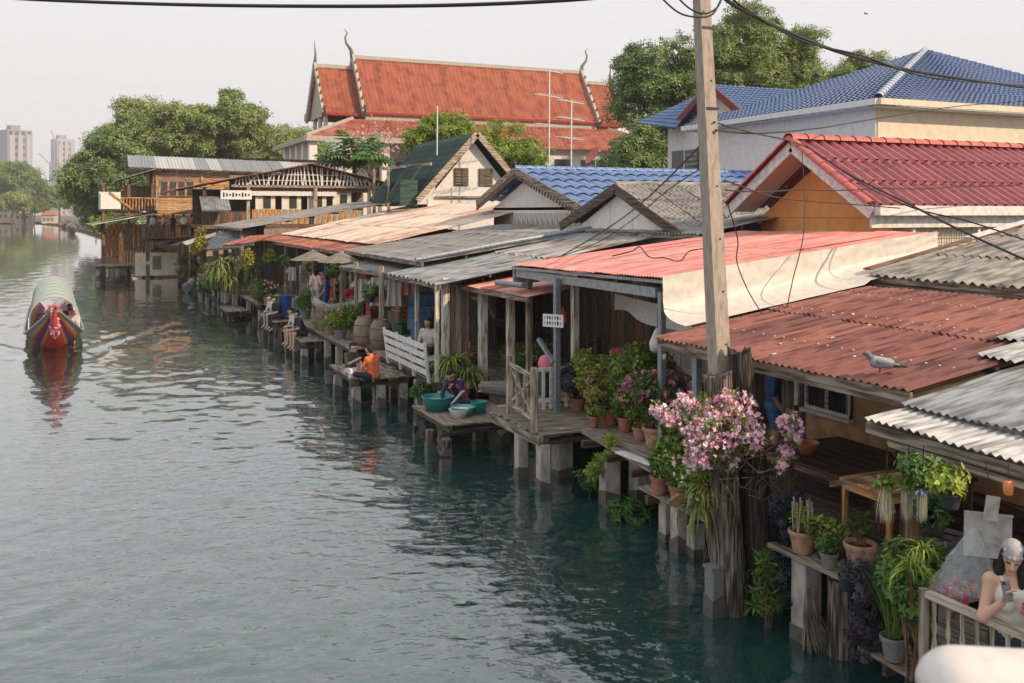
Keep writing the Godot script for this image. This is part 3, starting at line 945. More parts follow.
func pole_and_piles():
	var base := Vector3(7.3, -0.23, -9.61)
	var t := thing("utility_pole", "tall square concrete utility pole rising from weathered timber piles", "pole", V(base.x, 0, base.z))
	var b := B.new()
	var lean := V(-0.41, 7.6, -0.12)
	frustum_pole(b, V(0, -1.2, 0) - lean * 0.16, lean * 1.32, 0.265, 0.125)
	part("shaft", b, M.pole, t)
	for k in 9:
		var f := 0.42 + k * 0.085
		var w := lerpf(0.245, 0.145, f)
		b = B.new()
		b.tube([V(0, 0, -0.01), V(0, 0, 0.004)], 0.011, 8)
		part("bolt_hole", b, M.black, t, Transform3D(Basis.IDENTITY, lean * f + V(0.005, 0, w / 2)))
	for f in [0.8, 0.93]:
		var w := lerpf(0.25, 0.15, f) + 0.008
		boxp("strap", lean * f, V(w, 0.03, w), M.black, t)
	for e in [[Vector3(7.07, 0, -9.39), 2.86, 0.225, 0.165, 3, M.timber, "pale split timber pile in front of the concrete pole", V(-0.16, 0, -0.05)],
			[Vector3(7.54, 0, -9.28), 3.12, 0.25, 0.135, 8, M.timber_dark, "dark leaning timber pile to the right of the concrete pole", V(-0.34, 0, -0.12)],
			[Vector3(7.51, 0, -9.55), 2.3, 0.15, 0.12, 15, M.timber_dark, "thin dark timber pile wedged between two thick piles", V(-0.1, 0, 0)]]:
		var o := thing("timber_pile", e[6], "pile", e[0], 0, "timber piles at the pole")
		var lg := rough_log(e[1] + 1.2, e[2], e[3], e[4])
		for k in lg.v.size():
			lg.v[k].y -= 1.2
			lg.v[k] += e[7] * lg.v[k].y / e[1]
		part("log", lg, e[5], o)
		b = B.new()
		b.tube([V(0, 0, 0), V(0.1, 0.02, 0.22)], 0.02, 6)
		part("spike", b, M.timber, o, Transform3D(Basis.IDENTITY, V(0.1, e[1] * 0.6, 0.12)))
	var st := thing("concrete_stub", "short square concrete stub in the water left of the piles", "pile", Vector3(6.8, 0, -9.36))
	pile(st, Vector3.ZERO, 0.17, M.pot_grey, 0.58, "shaft")
	boxp("cap", V(0, 0.59, 0), V(0.19, 0.03, 0.19), M.pot_grey, st)
	# bougainvillea tied to the piles
	var bg := thing("bougainvillea", "large pink bougainvillea in full bloom around the timber piles", "plant", Vector3(6.82, 1.8, -9.11))
	var br := B.new()
	var sp := []; var fl := []
	for e in [[698, 424, 0.2, 0.8], [715, 415, 0.22, 0.9], [733, 410, 0.2, 0.8], [684, 432, 0.18, 0.6], [738, 432, 0.2, 0.8], [716, 438, 0.24, 1.0], [704, 452, 0.18, 0.6], [728, 456, 0.17, 0.5], [752, 420, 0.1, 0.2], [780, 420, 0.11, 0.45], [786, 434, 0.1, 0.35], [784, 452, 0.08, 0.3], [780, 464, 0.06, 0.15], [670, 418, 0.12, 0.35], [660, 410, 0.08, 0.15], [729, 398, 0.09, 0.25], [693, 404, 0.12, 0.3], [694, 462, 0.14, 0.25], [742, 464, 0.1, 0.15]]:
		var c := V((e[0] - 728) / 950.0 * 11.1 * 0.9135, -(e[1] - 470) / 950.0 * 11.1, (e[0] - 728) / 950.0 * 11.1 * 0.4067) + V(rr(-0.1, 0.1), 0, rr(-0.1, 0.2))
		br.tube([V(rr(-0.1, 0.1), rr(0.0, 0.3), 0.0), c * 0.5 + V(0, rr(-0.1, 0.1), 0.08), c], [0.014, 0.01, 0.004], 5)
		for k in int(150 * e[3]):
			var d := rv()
			fl.append(aim(d + V(0, 0.2, 0.2), c + d * e[2] * pow(R.randf(), 0.6) * V(1.3, 1.1, 1.2), rr(0.06, 0.105)))
		for k in int(26 * e[3]):
			sp.append(aim(rv() + V(0, 0.4, 0), c + rv() * e[2] * V(1.2, 1.1, 1), rr(0.1, 0.16)))
	for k in 26:
		var a := rv() * V(0.5, 0.35, 0.3)
		br.tube([a, a + V(rr(-0.2, 0.3), rr(-0.15, 0.15), 0.1), a + V(rr(-0.2, 0.45), rr(-0.35, 0.1), 0.12)], [0.006, 0.005, 0.003], 4)
	part("branches", br, M.wood_brown_y, bg)
	scatter(bg, "foliage", "small", sp, LIME + GREEN, M.leaf)
	scatter(bg, "flowers", "flower", fl, [Color(0.86, 0.5, 0.62), Color(0.88, 0.62, 0.7), Color(0.84, 0.42, 0.56), Color(0.9, 0.74, 0.78)], M.petal)
	# white bougainvillea hanging lower left, long leaves below
	var wf := thing("white_flower_bush", "white flowering bush spilling below the pink bougainvillea", "plant", Vector3(6.88, 1.66, -9.63))
	scatter(wf, "foliage", "small", blob_spots(Vector3.ZERO, V(0.45, 0.35, 0.3), 150, 0.16, 7), LIME, M.leaf)
	fl = []
	for k in 40: fl.append(aim(rv() + V(0, 0, 0.4), rv() * V(0.46, 0.36, 0.32), rr(0.05, 0.09)))
	scatter(wf, "flowers", "flower", fl, [Color(0.85, 0.83, 0.72), Color(0.85, 0.72, 0.7)], M.petal)
	var sl := thing("strap_leaf_plant", "yellow green strap leaves drooping beside the pale timber pile", "plant", Vector3(6.79, 1.39, -9.57))
	scatter(sl, "foliage", "blade", fan(V(-0.05, -0.15, 0), 60, 0.55, 1.7) + fan(V(0.05, 0.1, 0.1), 40, 0.5, 1.9), [Color(0.2, 0.26, 0.05), Color(0.26, 0.28, 0.07), Color(0.12, 0.18, 0.04)], M.leaf)
	var vine := thing("hanging_roots", "dry stringy roots hanging beside the pale timber pile", "plant", Vector3(6.91, 0.84, -9.51))
	b = B.new()
	for k in 40:
		var a := V(rr(-0.1, 0.12), rr(0, 0.3), rr(-0.1, 0.1))
		b.tube([a, a + V(rr(-0.05, 0.05), -0.3, rr(-0.03, 0.05)), a + V(rr(-0.08, 0.08), rr(-0.9, -0.5), rr(-0.04, 0.05))], [0.005, 0.004, 0.002], 4, false)
	part("roots", b, M.wood_grey_y, vine)
	var lp := thing("water_leaf_plant", "bright green long leaved plant growing at the foot of the dark pile", "plant", Vector3(7.18, 0.55, -8.84))
	var bs := []
	for k in 64:
		bs.append(aim(rv() + V(0, 0.3, 0.5), V(rr(-0.24, 0.24), rr(-0.3, 0.3), rr(-0.1, 0.15)), rr(0.14, 0.24)))
	scatter(lp, "foliage", "lance", bs, [Color(0.1, 0.2, 0.03), Color(0.16, 0.27, 0.05), Color(0.05, 0.12, 0.025)], M.leaf_glossy)
	b = B.new()
	for k in 6: b.tube([V(rr(-0.06, 0.06), -0.6, 0), V(rr(-0.1, 0.1), -0.2, 0.03), V(rr(-0.2, 0.2), 0.2, 0.05)], [0.012, 0.01, 0.006], 5)
	part("stems", b, M.wood_brown_y, lp)
	var pv := thing("purple_vine", "dark bluish purple vine covering the right side of the dark pile", "plant", Vector3(7.33, 0.99, -8.67))
	bs = []
	for k in 210: bs.append(aim(rv(), V(rr(-0.17, 0.17), rr(-0.55, 0.6), rr(-0.12, 0.14)), rr(0.1, 0.18)))
	scatter(pv, "foliage", "broad", bs, [Color(0.03, 0.035, 0.06), Color(0.045, 0.04, 0.075), Color(0.025, 0.05, 0.04)], M.leaf)

func balusters(parent: Node3D, a: Vector3, e: Vector3, h: float, n: int, mt: Material):   # turned balusters under a hand rail
	var b := B.new()
	b.lathe(Vector3.ZERO, [Vector2(0.02, 0), Vector2(0.024, 0.02), Vector2(0.013, 0.06), Vector2(0.026, h * 0.3), Vector2(0.028, h * 0.38), Vector2(0.012, h * 0.55), Vector2(0.022, h * 0.66), Vector2(0.014, h * 0.75), Vector2(0.02, h)], 10)
	var m := b.mesh()
	for k in n:
		part("baluster", m, mt, parent, Transform3D(Basis.IDENTITY, a.lerp(e, (k + 0.5) / n) - V(0, h, 0)))

func near_stall():
	var t := thing("riverside_stall", "open stall with pale corrugated roof above the woman with a phone", "stall")
	# lower, sunlit sheets and the duller sheets that lap over them
	roof(t, V(6.87, 2.8, -7.05), V(6.87, 2.8, -2.6), V(1.05, 0.1, 0), [M.sheet_silver], {"name": "eave_roof", "w": 0.85, "pitch": 0.095, "amp": 0.015, "fascia": false})
	roof(t, V(7.42, 2.9, -7.08), V(7.42, 2.9, -2.6), V(4.0, 0.62, 0), [M.sheet_zinc_b], {"name": "upper_roof", "w": 0.85, "rows": 2, "pitch": 0.095, "amp": 0.014})
	barp("eave_beam", V(6.98, 2.7, -7.1), V(6.98, 2.66, -2.6), 0.05, 0.1, M.wood_grey_z, t)
	barp("batten", V(7.06, 2.58, -6.9), V(7.06, 2.5, -2.6), 0.05, 0.06, M.wood_pale_z, t)
	for z in [-6.75, -4.85, -3.1]:
		boxp("post", V(7.2, 1.7, z), V(0.1, 2.1, 0.1), M.wood_brown_y if z < -6 else M.wood_grey_y, t, Basis.IDENTITY, 0.008)
	barp("brace", V(7.25, 1.9, -7.9), V(7.25, 2.25, -6.9), 0.04, 0.06, M.wood_brown_z, t)
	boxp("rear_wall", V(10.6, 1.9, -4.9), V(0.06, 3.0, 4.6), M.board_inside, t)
	var dk := thing("stall_deck", "plank deck on stilts under the stall with the woman", "deck")
	deck(dk, 6.1, 7.1, -5.7, -2.6, 0.75, "z", 0.17)
	deck(dk, 7.1, 10.5, -6.9, -2.6, 0.75, "z", 0.17)
	for p in [[7.2, -6.7], [6.35, -5.2], [6.35, -3.6], [7.6, -6.6]]: pile(dk, V(p[0], 0, p[1]), 0.16, M.timber_dark, 0.6)
	var rl := thing("balustrade", "grey wooden railing with turned balusters in front of the woman", "railing")
	barp("hand_rail", V(6.14, 1.75, -5.6), V(6.2, 1.75, -3.4), 0.07, 0.05, M.wood_pale_z, rl)
	barp("bottom_rail", V(6.14, 1.06, -5.6), V(6.2, 1.06, -3.4), 0.06, 0.05, M.wood_grey_z, rl)
	boxp("post", V(6.14, 1.27, -5.64), V(0.06, 1.02, 0.06), M.wood_grey_y, rl, Basis.IDENTITY, 0.006)
	balusters(rl, V(6.14, 1.73, -5.6), V(6.2, 1.73, -3.4), 0.66, 17, M.wood_pale_y)
	# shelf with pots
	var sh := thing("plant_shelf", "weathered plank shelf on posts carrying pots near the stall", "shelf")
	boxp("plank", V(7.3, 0.98, -8.05), V(0.3, 0.055, 1.5), M.wood_grey_z, sh, Basis(Vector3.UP, 0.03), 0.008)
	boxp("plank", V(7.62, 0.97, -8.0), V(0.28, 0.05, 1.5), M.wood_grey_z, sh, Basis(Vector3.UP, 0.02), 0.008)
	pile(sh, Vector3(7.36, 0, -8.41), 0.24, M.concrete, 0.93, "post")
	var lp := thing("timber_pile", "weathered broken timber pile under the right end of the pot shelf", "pile", Vector3(7.46, 0, -7.97), 0, "timber piles at the pole")
	var lg := rough_log(1.95, 0.17, 0.13, 22)
	for k in lg.v.size(): lg.v[k].y -= 1.15
	part("log", lg, M.timber, lp)
	var rb := thing("dry_root_bundle", "dry brown root bundle hanging under the pot shelf", "plant", Vector3(7.26, 0.4, -8.15))
	var b := B.new()
	for k in 60:
		var x := rr(-0.1, 0.1)
		b.tube([V(x * 0.3 - 0.1, 0.3, 0), V(x * 1.2 - 0.06, 0.0, rr(-0.04, 0.06)), V(x * 2.2 + 0.02, rr(-0.45, -0.3), rr(-0.06, 0.08))], [0.007, 0.006, 0.003], 4, false)
	part("roots", b, M.wood_grey_y, rb)
	var g := "pots on the plank shelf"
	var p1 := potted(Vector3(7.29, 1.01, -8.38), 0.155, 0.25, M.terracotta_b, "bush", V(0.14, 0.12, 0.14), LIME, "terracotta pot with bamboo stakes at left end of plank shelf", {"n": 60, "ls": 0.14, "group": g})
	var sk := B.new()
	for k in 24:
		var a := V(rr(-0.12, 0.12), 0.18, rr(-0.1, 0.1))
		sk.tube([a, a + V(rr(-0.04, 0.04), rr(0.3, 0.42), rr(-0.04, 0.04))], 0.009, 5)
	part("stakes", sk, M.wood_pale_y, p1)
	var p2 := potted(Vector3(7.37, 1.01, -8.14), 0.095, 0.17, M.pot_black, "bush", V(0.17, 0.17, 0.17), [Color(0.2, 0.26, 0.05), Color(0.14, 0.2, 0.04)], "small black pot with broad yellow green leaves on plank shelf", {"n": 60, "ls": 0.2, "leaf": "broad", "clumps": 4, "group": g})
	var p3 := potted(Vector3(7.4, 1.01, -7.93), 0.11, 0.18, M.pot_black, "reeds", V(0.1, 0.16, 0.1), [Color(0.3, 0.28, 0.12), Color(0.2, 0.24, 0.08)], "black pot with pale upright stubs beside large terracotta pot", {"n": 46, "group": g})
	var p4 := potted(Vector3(7.44, 1.01, -7.67), 0.165, 0.31, M.terracotta_b, "bush", V(0.15, 0.2, 0.15), OLIVE, "large terracotta pot with sparse twigs at right end of plank shelf", {"n": 40, "ls": 0.13, "stems": 12, "group": g})
	potted(Vector3(7.22, 1.01, -7.89), 0.1, 0.17, M.pot_grey, "bush", V(0.14, 0.1, 0.14), GREEN, "small grey pot with low green herb at front of plank shelf", {"n": 60, "ls": 0.11, "group": g})
	potted(Vector3(6.96, 1.01, -7.35), 0.09, 0.15, M.pot_black, "bush", V(0.12, 0.08, 0.12), GREEN, "tiny black pot hanging over the shelf edge below the large terracotta pot", {"n": 60, "ls": 0.1, "group": g})
	# table in the shade
	var tb := thing("wooden_table", "small orange wooden table in the shade behind the pots", "table", V(8.3, 1.0, -8.1))
	boxp("table_top", V(0, 0.74, 0), V(0.8, 0.045, 0.75), M.wood_orange_x, tb, Basis.IDENTITY, 0.006)
	boxp("apron", V(0, 0.67, 0.33), V(0.7, 0.08, 0.025), M.wood_orange_x, tb); boxp("apron", V(-0.36, 0.67, 0), V(0.025, 0.08, 0.64), M.wood_orange_z, tb)
	for sx in [-1, 1]:
		for sz in [-1, 1]: boxp("leg", V(sx * 0.35, 0.36, sz * 0.33), V(0.055, 0.72, 0.055), M.wood_orange_y, tb, Basis.IDENTITY, 0.004)
	# planting round the corner of the stall
	var pl := thing("purple_trailing_plant", "dark purple leaved plant trailing down beside the stall corner", "plant", Vector3(6.57, 1.1, -6.71))
	var bs := []
	for k in 300:
		var y := rr(-0.45, 0.5)
		bs.append(aim(rv() + V(0, 0.2, 0.3), V(rr(-0.13, 0.13) + y * -0.08 + 0.05 * sin(y * 9.0), y, rr(-0.12, 0.12)), rr(0.06, 0.13)))
	scatter(pl, "foliage", "broad", bs, PURPLE, M.leaf)
	var bush := thing("leafy_bush", "green broad leaved bush at the corner of the stall", "plant", Vector3(6.59, 1.59, -6.15))
	scatter(bush, "foliage", "broad", blob_spots(V(0.03, -0.05, 0), V(0.34, 0.48, 0.3), 560, 0.135, 16), GREEN + [Color(0.1, 0.17, 0.035)], M.leaf)
	b = B.new()
	for k in 9: b.tube([V(rr(-0.1, 0.1), -0.85, rr(-0.1, 0.1)), V(rr(-0.2, 0.2), -0.2, 0), V(rr(-0.3, 0.3), 0.35, rr(-0.2, 0.2))], [0.014, 0.01, 0.005], 5)
	part("stems", b, M.wood_brown_y, bush)
	var hi := thing("spiky_leaf_plant", "light green spiky plant in front of the hanging orchid roots", "plant", Vector3(6.17, 1.97, -5.79))
	scatter(hi, "foliage", "blade", fan(V(0, -0.1, 0), 46, 0.32, 1.4) + fan(V(0.08, 0.05, 0.05), 30, 0.25, 1.5), LIME, M.leaf)
	var tr := B.new(); tr.tube([V(0.1, -0.5, -0.1), V(0.05, -0.3, -0.05), V(0, -0.05, 0)], 0.008, 6)
	part("stem", tr, M.wood_brown_y, hi)
	potted(Vector3(6.61, 0.78, -6.41), 0.115, 0.22, M.pot_grey, "reeds", V(0.2, 0.42, 0.2), [Color(0.16, 0.26, 0.05), Color(0.1, 0.2, 0.04), Color(0.24, 0.3, 0.08)], "grey pot of tall thin grass standing before the bush", {"n": 190})
	potted(Vector3(6.91, 0.78, -6.38), 0.1, 0.14, M.pot_black, "bush", V(0.16, 0.07, 0.16), GREEN, "low herb with thin stakes at the foot of the railing", {"n": 120, "ls": 0.09})
	var crate := thing("plant_ledge", "narrow ledge carrying the grass pot outside the stall deck", "ledge", Vector3(6.75, 0.75, -6.41))
	boxp("plank", V(0, 0, 0), V(0.42, 0.04, 0.75), M.wood_grey_z, crate, Basis.IDENTITY, 0.006)
	boxp("bracket", V(0.1, -0.12, 0.2), V(0.3, 0.2, 0.05), M.wood_dark_x, crate); boxp("bracket", V(0.1, -0.12, -0.2), V(0.3, 0.2, 0.05), M.wood_dark_x, crate)
	for e in [[886, 497, 8.2, [Color(0.62, 0.6, 0.38), Color(0.7, 0.66, 0.5)], "cream hanging plume of orchid roots under the stall eave", 0.4, C(0.2, 0.25, 0.15)], [907, 498, 8.0, [Color(0.5, 0.47, 0.36), Color(0.42, 0.4, 0.42)], "hanging orchid roots tied with a lilac ribbon", 0.36, C(0.4, 0.3, 0.55)], [922, 500, 7.9, [Color(0.5, 0.5, 0.4), Color(0.38, 0.38, 0.3)], "hanging orchid roots tied with a blue ribbon", 0.36, C(0.2, 0.27, 0.65)]]:
		var px: Array = e
		var d: float = px[2]
		var xc: float = (px[0] - 512.0) / 950.0 * d
		var pos := V(xc * 0.9135 + d * 0.4067, 4.8 - (px[1] - 213.0) / 950.0 * d, -(d * 0.9135 - xc * 0.4067))
		var o := thing("hanging_orchid", px[4], "plant", pos, 0, "orchids hanging under the stall eave")
		var rt := []
		for k in 120:
			var a := rr(0, TAU)
			var q := rr(0.75, 1.0)
			rt.append(Transform3D((Basis(Vector3.UP, a) * Basis(Vector3.RIGHT, PI - rr(0.02, 0.45 if px[5] > 0.38 else 0.2))).scaled_local(V(0.9, 1, 0.8) * px[5] * q), V(rr(-0.03, 0.03), 0.1, rr(-0.03, 0.03))))
		scatter(o, "roots", "straight", rt, px[3], M.leaf)
		var lf := []
		for k in 8: lf.append(aim(rv() + V(0, 0.6, 0), V(0, 0.1, 0), 0.16))
		scatter(o, "foliage", "broad", lf, LIME, M.leaf)
		b = B.new(); b.tube([V(0, 0.1, 0), V(0.02, 0.45, 0), V(0.0, 2.62 - pos.y, 0)], 0.004, 5)
		part("string", b, M.wire, o)
		b = B.new()
		for k in 10: b.leaf(V(0, 0.1, 0), (rv() + V(0, 0.3, 0.4)).normalized(), Vector3.UP, 0.12, 0.03)
		part("ribbon", b, mat("ribbon%d" % int(px[0]), px[6], 0.5), o)
	for e in [[Vector3(6.13, 2.64, -5.37), LIME, "hanging basket plant with pale green leaves below the eave"], [Vector3(6.44, 2.57, -5.89), GREEN, "hanging fern with dark green leaves under the eave"], [Vector3(6.84, 2.09, -6.15), DEEP, "dark trailing plant hanging deep under the stall roof"]]:
		var o := thing("hanging_plant", e[2], "plant", e[0], 0, "baskets hanging under the stall eave")
		part("pot", pot_shape(0.085, 0.12), M.pot_black, o, Transform3D(Basis.IDENTITY, V(0, -0.14, 0)))
		scatter(o, "foliage", "broad", blob_spots(V(0, 0.03, 0), V(0.17, 0.12, 0.17), 36, 0.17, 5), e[1], M.leaf)
		b = B.new()
		for k in 3: b.tube([V(cos(k * 2.1) * 0.08, -0.02, sin(k * 2.1) * 0.08), V(0, 2.6 - e[0].y, 0)], 0.003, 4)
		part("hanger", b, M.wire, o)
	# white boards and a clear bag of flowers
	mat("board_grey", C(0.52, 0.51, 0.49), 0.7, T.grime, V(1.5, 1.5, 1.5))
	var wb := thing("white_board", "large off white board leaning at the back of the stall", "board", Vector3(6.83, 2.12, -5.61), -0.5)
	boxp("panel", V(0, 0, 0), V(0.38, 0.36, 0.02), M.board_grey, wb, Basis(Vector3.RIGHT, -0.15) * Basis(Vector3.BACK, -0.08))
	boxp("edge_strip", V(0, 0.185, 0.03), V(0.38, 0.015, 0.025), M.board_grey, wb, Basis(Vector3.BACK, -0.08))
	var ws := thing("white_sign_card", "small off white card hanging above the large board", "board", Vector3(6.73, 2.39, -5.49), -0.5)
	boxp("panel", Vector3.ZERO, V(0.11, 0.2, 0.012), M.board_grey, ws, Basis(Vector3.BACK, -0.14))
	b = B.new(); b.tube([V(0, 0.1, 0), V(-0.05, 0.38, 0)], 0.004, 5)
	part("string", b, M.wire, ws)
	var lamp := thing("paper_lantern", "small orange paper lantern hanging under the eave at right", "lantern", Vector3(6.72, 2.6, -5.33))
	b = B.new(); b.lathe(Vector3.ZERO, [Vector2(0.015, -0.06), Vector2(0.035, -0.05), Vector2(0.04, 0), Vector2(0.035, 0.05), Vector2(0.015, 0.06)], 14)
	part("shade", b, mat("lantern", C(0.75, 0.25, 0.1), 0.8), lamp)
	b = B.new(); b.tube([V(0, 0.07, 0), V(0, 0.2, 0)], 0.004, 5)
	part("cord", b, M.wire, lamp)
	var bag := thing("plastic_flower_bag", "clear plastic bag of pink and yellow flowers tied behind the railing", "bag", Vector3(6.51, 1.87, -5.59))
	bag.scale = V(1.1, 1.15, 1.1)
	b = B.new()
	var nz := FastNoiseLite.new(); nz.seed = 4; nz.frequency = 5.0
	b.grid(func(u, w):
		var a: float = w * TAU
		var y: float = lerpf(-0.2, 0.3, u)
		var r: float = lerpf(0.3, 0.02, pow(u, 1.3)) * (0.35 + 0.65 * minf(1, u * 5)) if u > 0 else 0.05
		r *= 1.0 + 0.35 * nz.get_noise_3d(cos(a), y * 2, sin(a))
		return V(cos(a) * r + u * 0.12, y, -sin(a) * r * 0.7), 22, 40)
	part("bag_skin", b, M.clear_plastic, bag)
	var fl := []
	for k in 34: fl.append(aim(rv(), V(rr(-0.22, 0.2), rr(-0.19, -0.08), rr(-0.12, 0.12)), rr(0.06, 0.1)))
	scatter(bag, "flowers", "bloom", fl, [Color(0.7, 0.08, 0.2), Color(0.75, 0.2, 0.3), Color(0.8, 0.5, 0.05), Color(0.75, 0.55, 0.5)], M.petal)
	# parapet of the bridge the picture is taken from
	var pp := thing("bridge_parapet", "blurred white rounded bridge rail in the bottom right corner", "railing", Vector3(1.26, 4.1, -1.08), -0.55)
	b = B.new()
	b.grid(func(u, w):
		var a: float = w * TAU
		var x: float = -0.07 + 0.14 * minf(u * 2.0, 1.0) + maxf(0.0, u * 2.0 - 1.0) * 0.8
		var r := 0.075
		if x < 0.0: r *= sqrt(maxf(0.0, 1.0 - pow(x / 0.07, 2)))
		return V(x, -cos(a) * r * 0.8 - 0.05, sin(a) * r), 40, 32)
	part("rail", b, mat("rail_paint", C(0.72, 0.67, 0.64), 0.6, T.soft, V(1.5, 1.5, 1.5)), pp)
	boxp("post", V(0.5, -0.6, 0), V(0.1, 1.0, 0.1), M.plaster_white, pp)

func red_roof_house():
	var t := thing("red_roof_house", "tan walled house under a faded rust red corrugated roof by the pole", "house")
	roof(t, V(7.5, 3.0, -11.75), V(7.5, 3.0, -7.1), V(4.1, 0.6, 0), [M.sheet_red, M.sheet_red_b, M.sheet_red_c], {"rows": 2, "w": 0.78, "pitch": 0.11, "amp": 0.017, "rafter": 1.5})
	roof(t, V(9.55, 3.36, -7.75), V(9.55, 3.36, -7.0), V(2.2, 0.32, 0), [M.sheet_silver], {"name": "patch_roof", "piece": "patch_sheet", "w": 0.8, "pitch": 0.11, "amp": 0.016, "fascia": false})
	roof(t, V(8.85, 3.245, -7.42), V(8.85, 3.245, -6.95), V(1.2, 0.18, 0), [M.sheet_silver], {"name": "patch_roof", "piece": "patch_sheet", "w": 0.5, "pitch": 0.11, "amp": 0.016, "fascia": false})
	var nb := B.new()
	for row in [0.9, 2.3, 3.4]:
		for k in 22: nb.box(V(7.5 + row + rr(-0.01, 0.01), 3.022 + row * 0.1463 + (0.02 if row > 2 else 0.0), -11.7 + k * 0.21 + rr(-0.03, 0.03)), V(0.02, 0.01, 0.02))
	for k in 12:
		var q := rr(0.1, 4.0)
		nb.box(V(7.5 + q, 3.02 + q * 0.1463 + (0.02 if q > 2.05 else 0.0), rr(-11.6, -7.3)), V(rr(0.02, 0.06), 0.01, rr(0.015, 0.03)), Basis(Vector3.BACK, 0.145))
	part("nail_washers", nb, mat("washer", C(0.6, 0.58, 0.56), 0.7), t).set_meta("kind", "stuff")
	barp("eave_beam", V(7.6, 2.88, -11.7), V(7.6, 2.88, -7.2), 0.06, 0.12, M.wood_grey_z, t)
	var w := boxp("wall", V(10.75, 2.05, -9.6), V(0.12, 2.6, 5.2), M.plaster_tan, t)
	boxp("skirting", V(10.66, 0.95, -9.6), V(0.06, 0.35, 5.2), M.wood_brown_z, t)
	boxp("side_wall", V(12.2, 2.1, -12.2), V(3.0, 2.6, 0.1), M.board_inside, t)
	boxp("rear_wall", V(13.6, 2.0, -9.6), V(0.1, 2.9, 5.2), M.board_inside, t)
	# window with a steel grille
	var a := Vector3(10.68, 2.08, -12.15)
	var e := Vector3(10.68, 1.65, -11.16)
	var wc := V(10.66, (a.y + e.y) / 2, (a.z + e.z) / 2)
	var wh := absf(a.y - e.y); var ww := absf(a.z - e.z)
	var win := boxp("window", wc, V(0.04, wh, ww), M.glass, t)
	for s in [-1.0, 0.0, 1.0]: boxp("frame", V(-0.03, 0, s * (ww / 2 - 0.03)), V(0.05, wh, 0.06), M.paint_white, win)
	for s in [-1.0, 1.0]: boxp("frame", V(-0.033, s * (wh / 2 - 0.03), 0), V(0.05, 0.06, ww), M.paint_white, win)
	boxp("sill", V(-0.06, -wh / 2 - 0.03, 0), V(0.12, 0.05, ww + 0.1), M.paint_white, win)
	for k in 13: boxp("grille_bar", V(-0.055, 0, -ww / 2 + (k + 0.5) * ww / 13), V(0.012, wh - 0.1, 0.012), M.black, win)
	for k in 18: boxp("grille_bar", V(-0.058, -wh / 2 + 0.12 + (k % 3 + 0.3 * (k % 2)) * wh / 3.6, -ww / 2 + (k + 0.7) * ww / 19.5), V(0.012, 0.012, ww / 9), M.black, win)
	boxp("shutter", V(-0.02, 0, -ww / 2 - 0.14), V(0.05, wh, 0.2), M.wood_dark_y, win)
	for p in [Vector3(7.75, 1.91, -11.06), Vector3(7.8, 1.54, -9.23), Vector3(8.2, 2.31, -7.77)]:
		boxp("post", V(p.x, 1.95, p.z), V(0.11, 2.0, 0.11), M.steel_blue if p.z < -10.6 else M.wood_dark_y, t, Basis.IDENTITY, 0.008)
	var q := Vector3(7.75, 1.91, -11.06)
	barp("brace", V(q.x, 1.75, q.z), V(q.x - 0.1, 2.1, q.z - 0.45), 0.07, 0.07, M.steel_blue, t)
	var dk := thing("shaded_deck", "dark plank floor under the rust red roof", "deck")
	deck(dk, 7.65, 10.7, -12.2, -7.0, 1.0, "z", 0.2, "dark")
	for p in [[7.8, -11.4], [7.8, -9.8], [7.8, -8.4], [8.2, -7.2]]: pile(dk, V(p[0], 0, p[1]), 0.17, M.concrete, 0.8)
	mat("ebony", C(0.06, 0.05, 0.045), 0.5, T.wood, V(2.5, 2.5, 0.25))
	var tb := thing("dark_platform_table", "low dark wooden platform table in the shade below the grilled window", "table", V(9.3, 1.0, -9.6))
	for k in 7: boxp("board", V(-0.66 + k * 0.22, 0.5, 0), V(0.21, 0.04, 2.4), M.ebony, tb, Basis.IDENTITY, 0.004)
	for sx in [-1, 1]:
		for sz in [-1, 1]: boxp("leg", V(sx * 0.7, 0.24, sz * 1.1), V(0.08, 0.48, 0.08), M.wood_brown_y, tb)
	boxp("apron", V(-0.72, 0.44, 0), V(0.03, 0.09, 2.2), M.wood_brown_z, tb)
	var cl := thing("hanging_towel", "pale towel hanging beside the person in blue", "towel", Vector3(8.91, 2.37, -10.48))
	boxp("cloth", Vector3.ZERO, V(0.06, 0.45, 0.24), M.cloth_white, cl, Basis(Vector3.UP, 0.3), 0.01)
	# pigeon on the roof
	var pg := thing("pigeon", "grey pigeon standing on the rust red roof near its eave", "bird", V(7.78, 3.06, -7.72), 4.2)
	pg.scale = V(1.3, 1.25, 1.35)
	var gy := Color(0.16, 0.17, 0.19); var lt := Color(0.3, 0.31, 0.33); var dkc := Color(0.05, 0.055, 0.06)
	part("body", body_mesh([[V(0, 0.11, 0.04), V(0, 0.1, -0.06), 0.052, 0.045, lt], [V(0, 0.1, -0.06), V(0, 0.075, -0.2), 0.035, 0.012, dkc], [V(0, 0.13, 0.06), V(0, 0.175, 0.1), 0.035, 0.022, gy], [V(0, 0.185, 0.105), V(0, 0.187, 0.115), 0.022, 0.02, gy], [V(0, 0.183, 0.13), V(0, 0.178, 0.152), 0.007, 0.003, dkc],
		[V(0.04, 0.12, 0.03), V(0.025, 0.09, -0.13), 0.022, 0.01, gy], [V(-0.04, 0.12, 0.03), V(-0.025, 0.09, -0.13), 0.022, 0.01, gy], [V(0.02, 0.07, 0.0), V(0.02, 0.0, 0.01), 0.008, 0.006, Color(0.4, 0.12, 0.1)], [V(-0.02, 0.07, 0.0), V(-0.02, 0.0, 0.01), 0.008, 0.006, Color(0.4, 0.12, 0.1)]], 0.007, 0.012), M.person, pg)

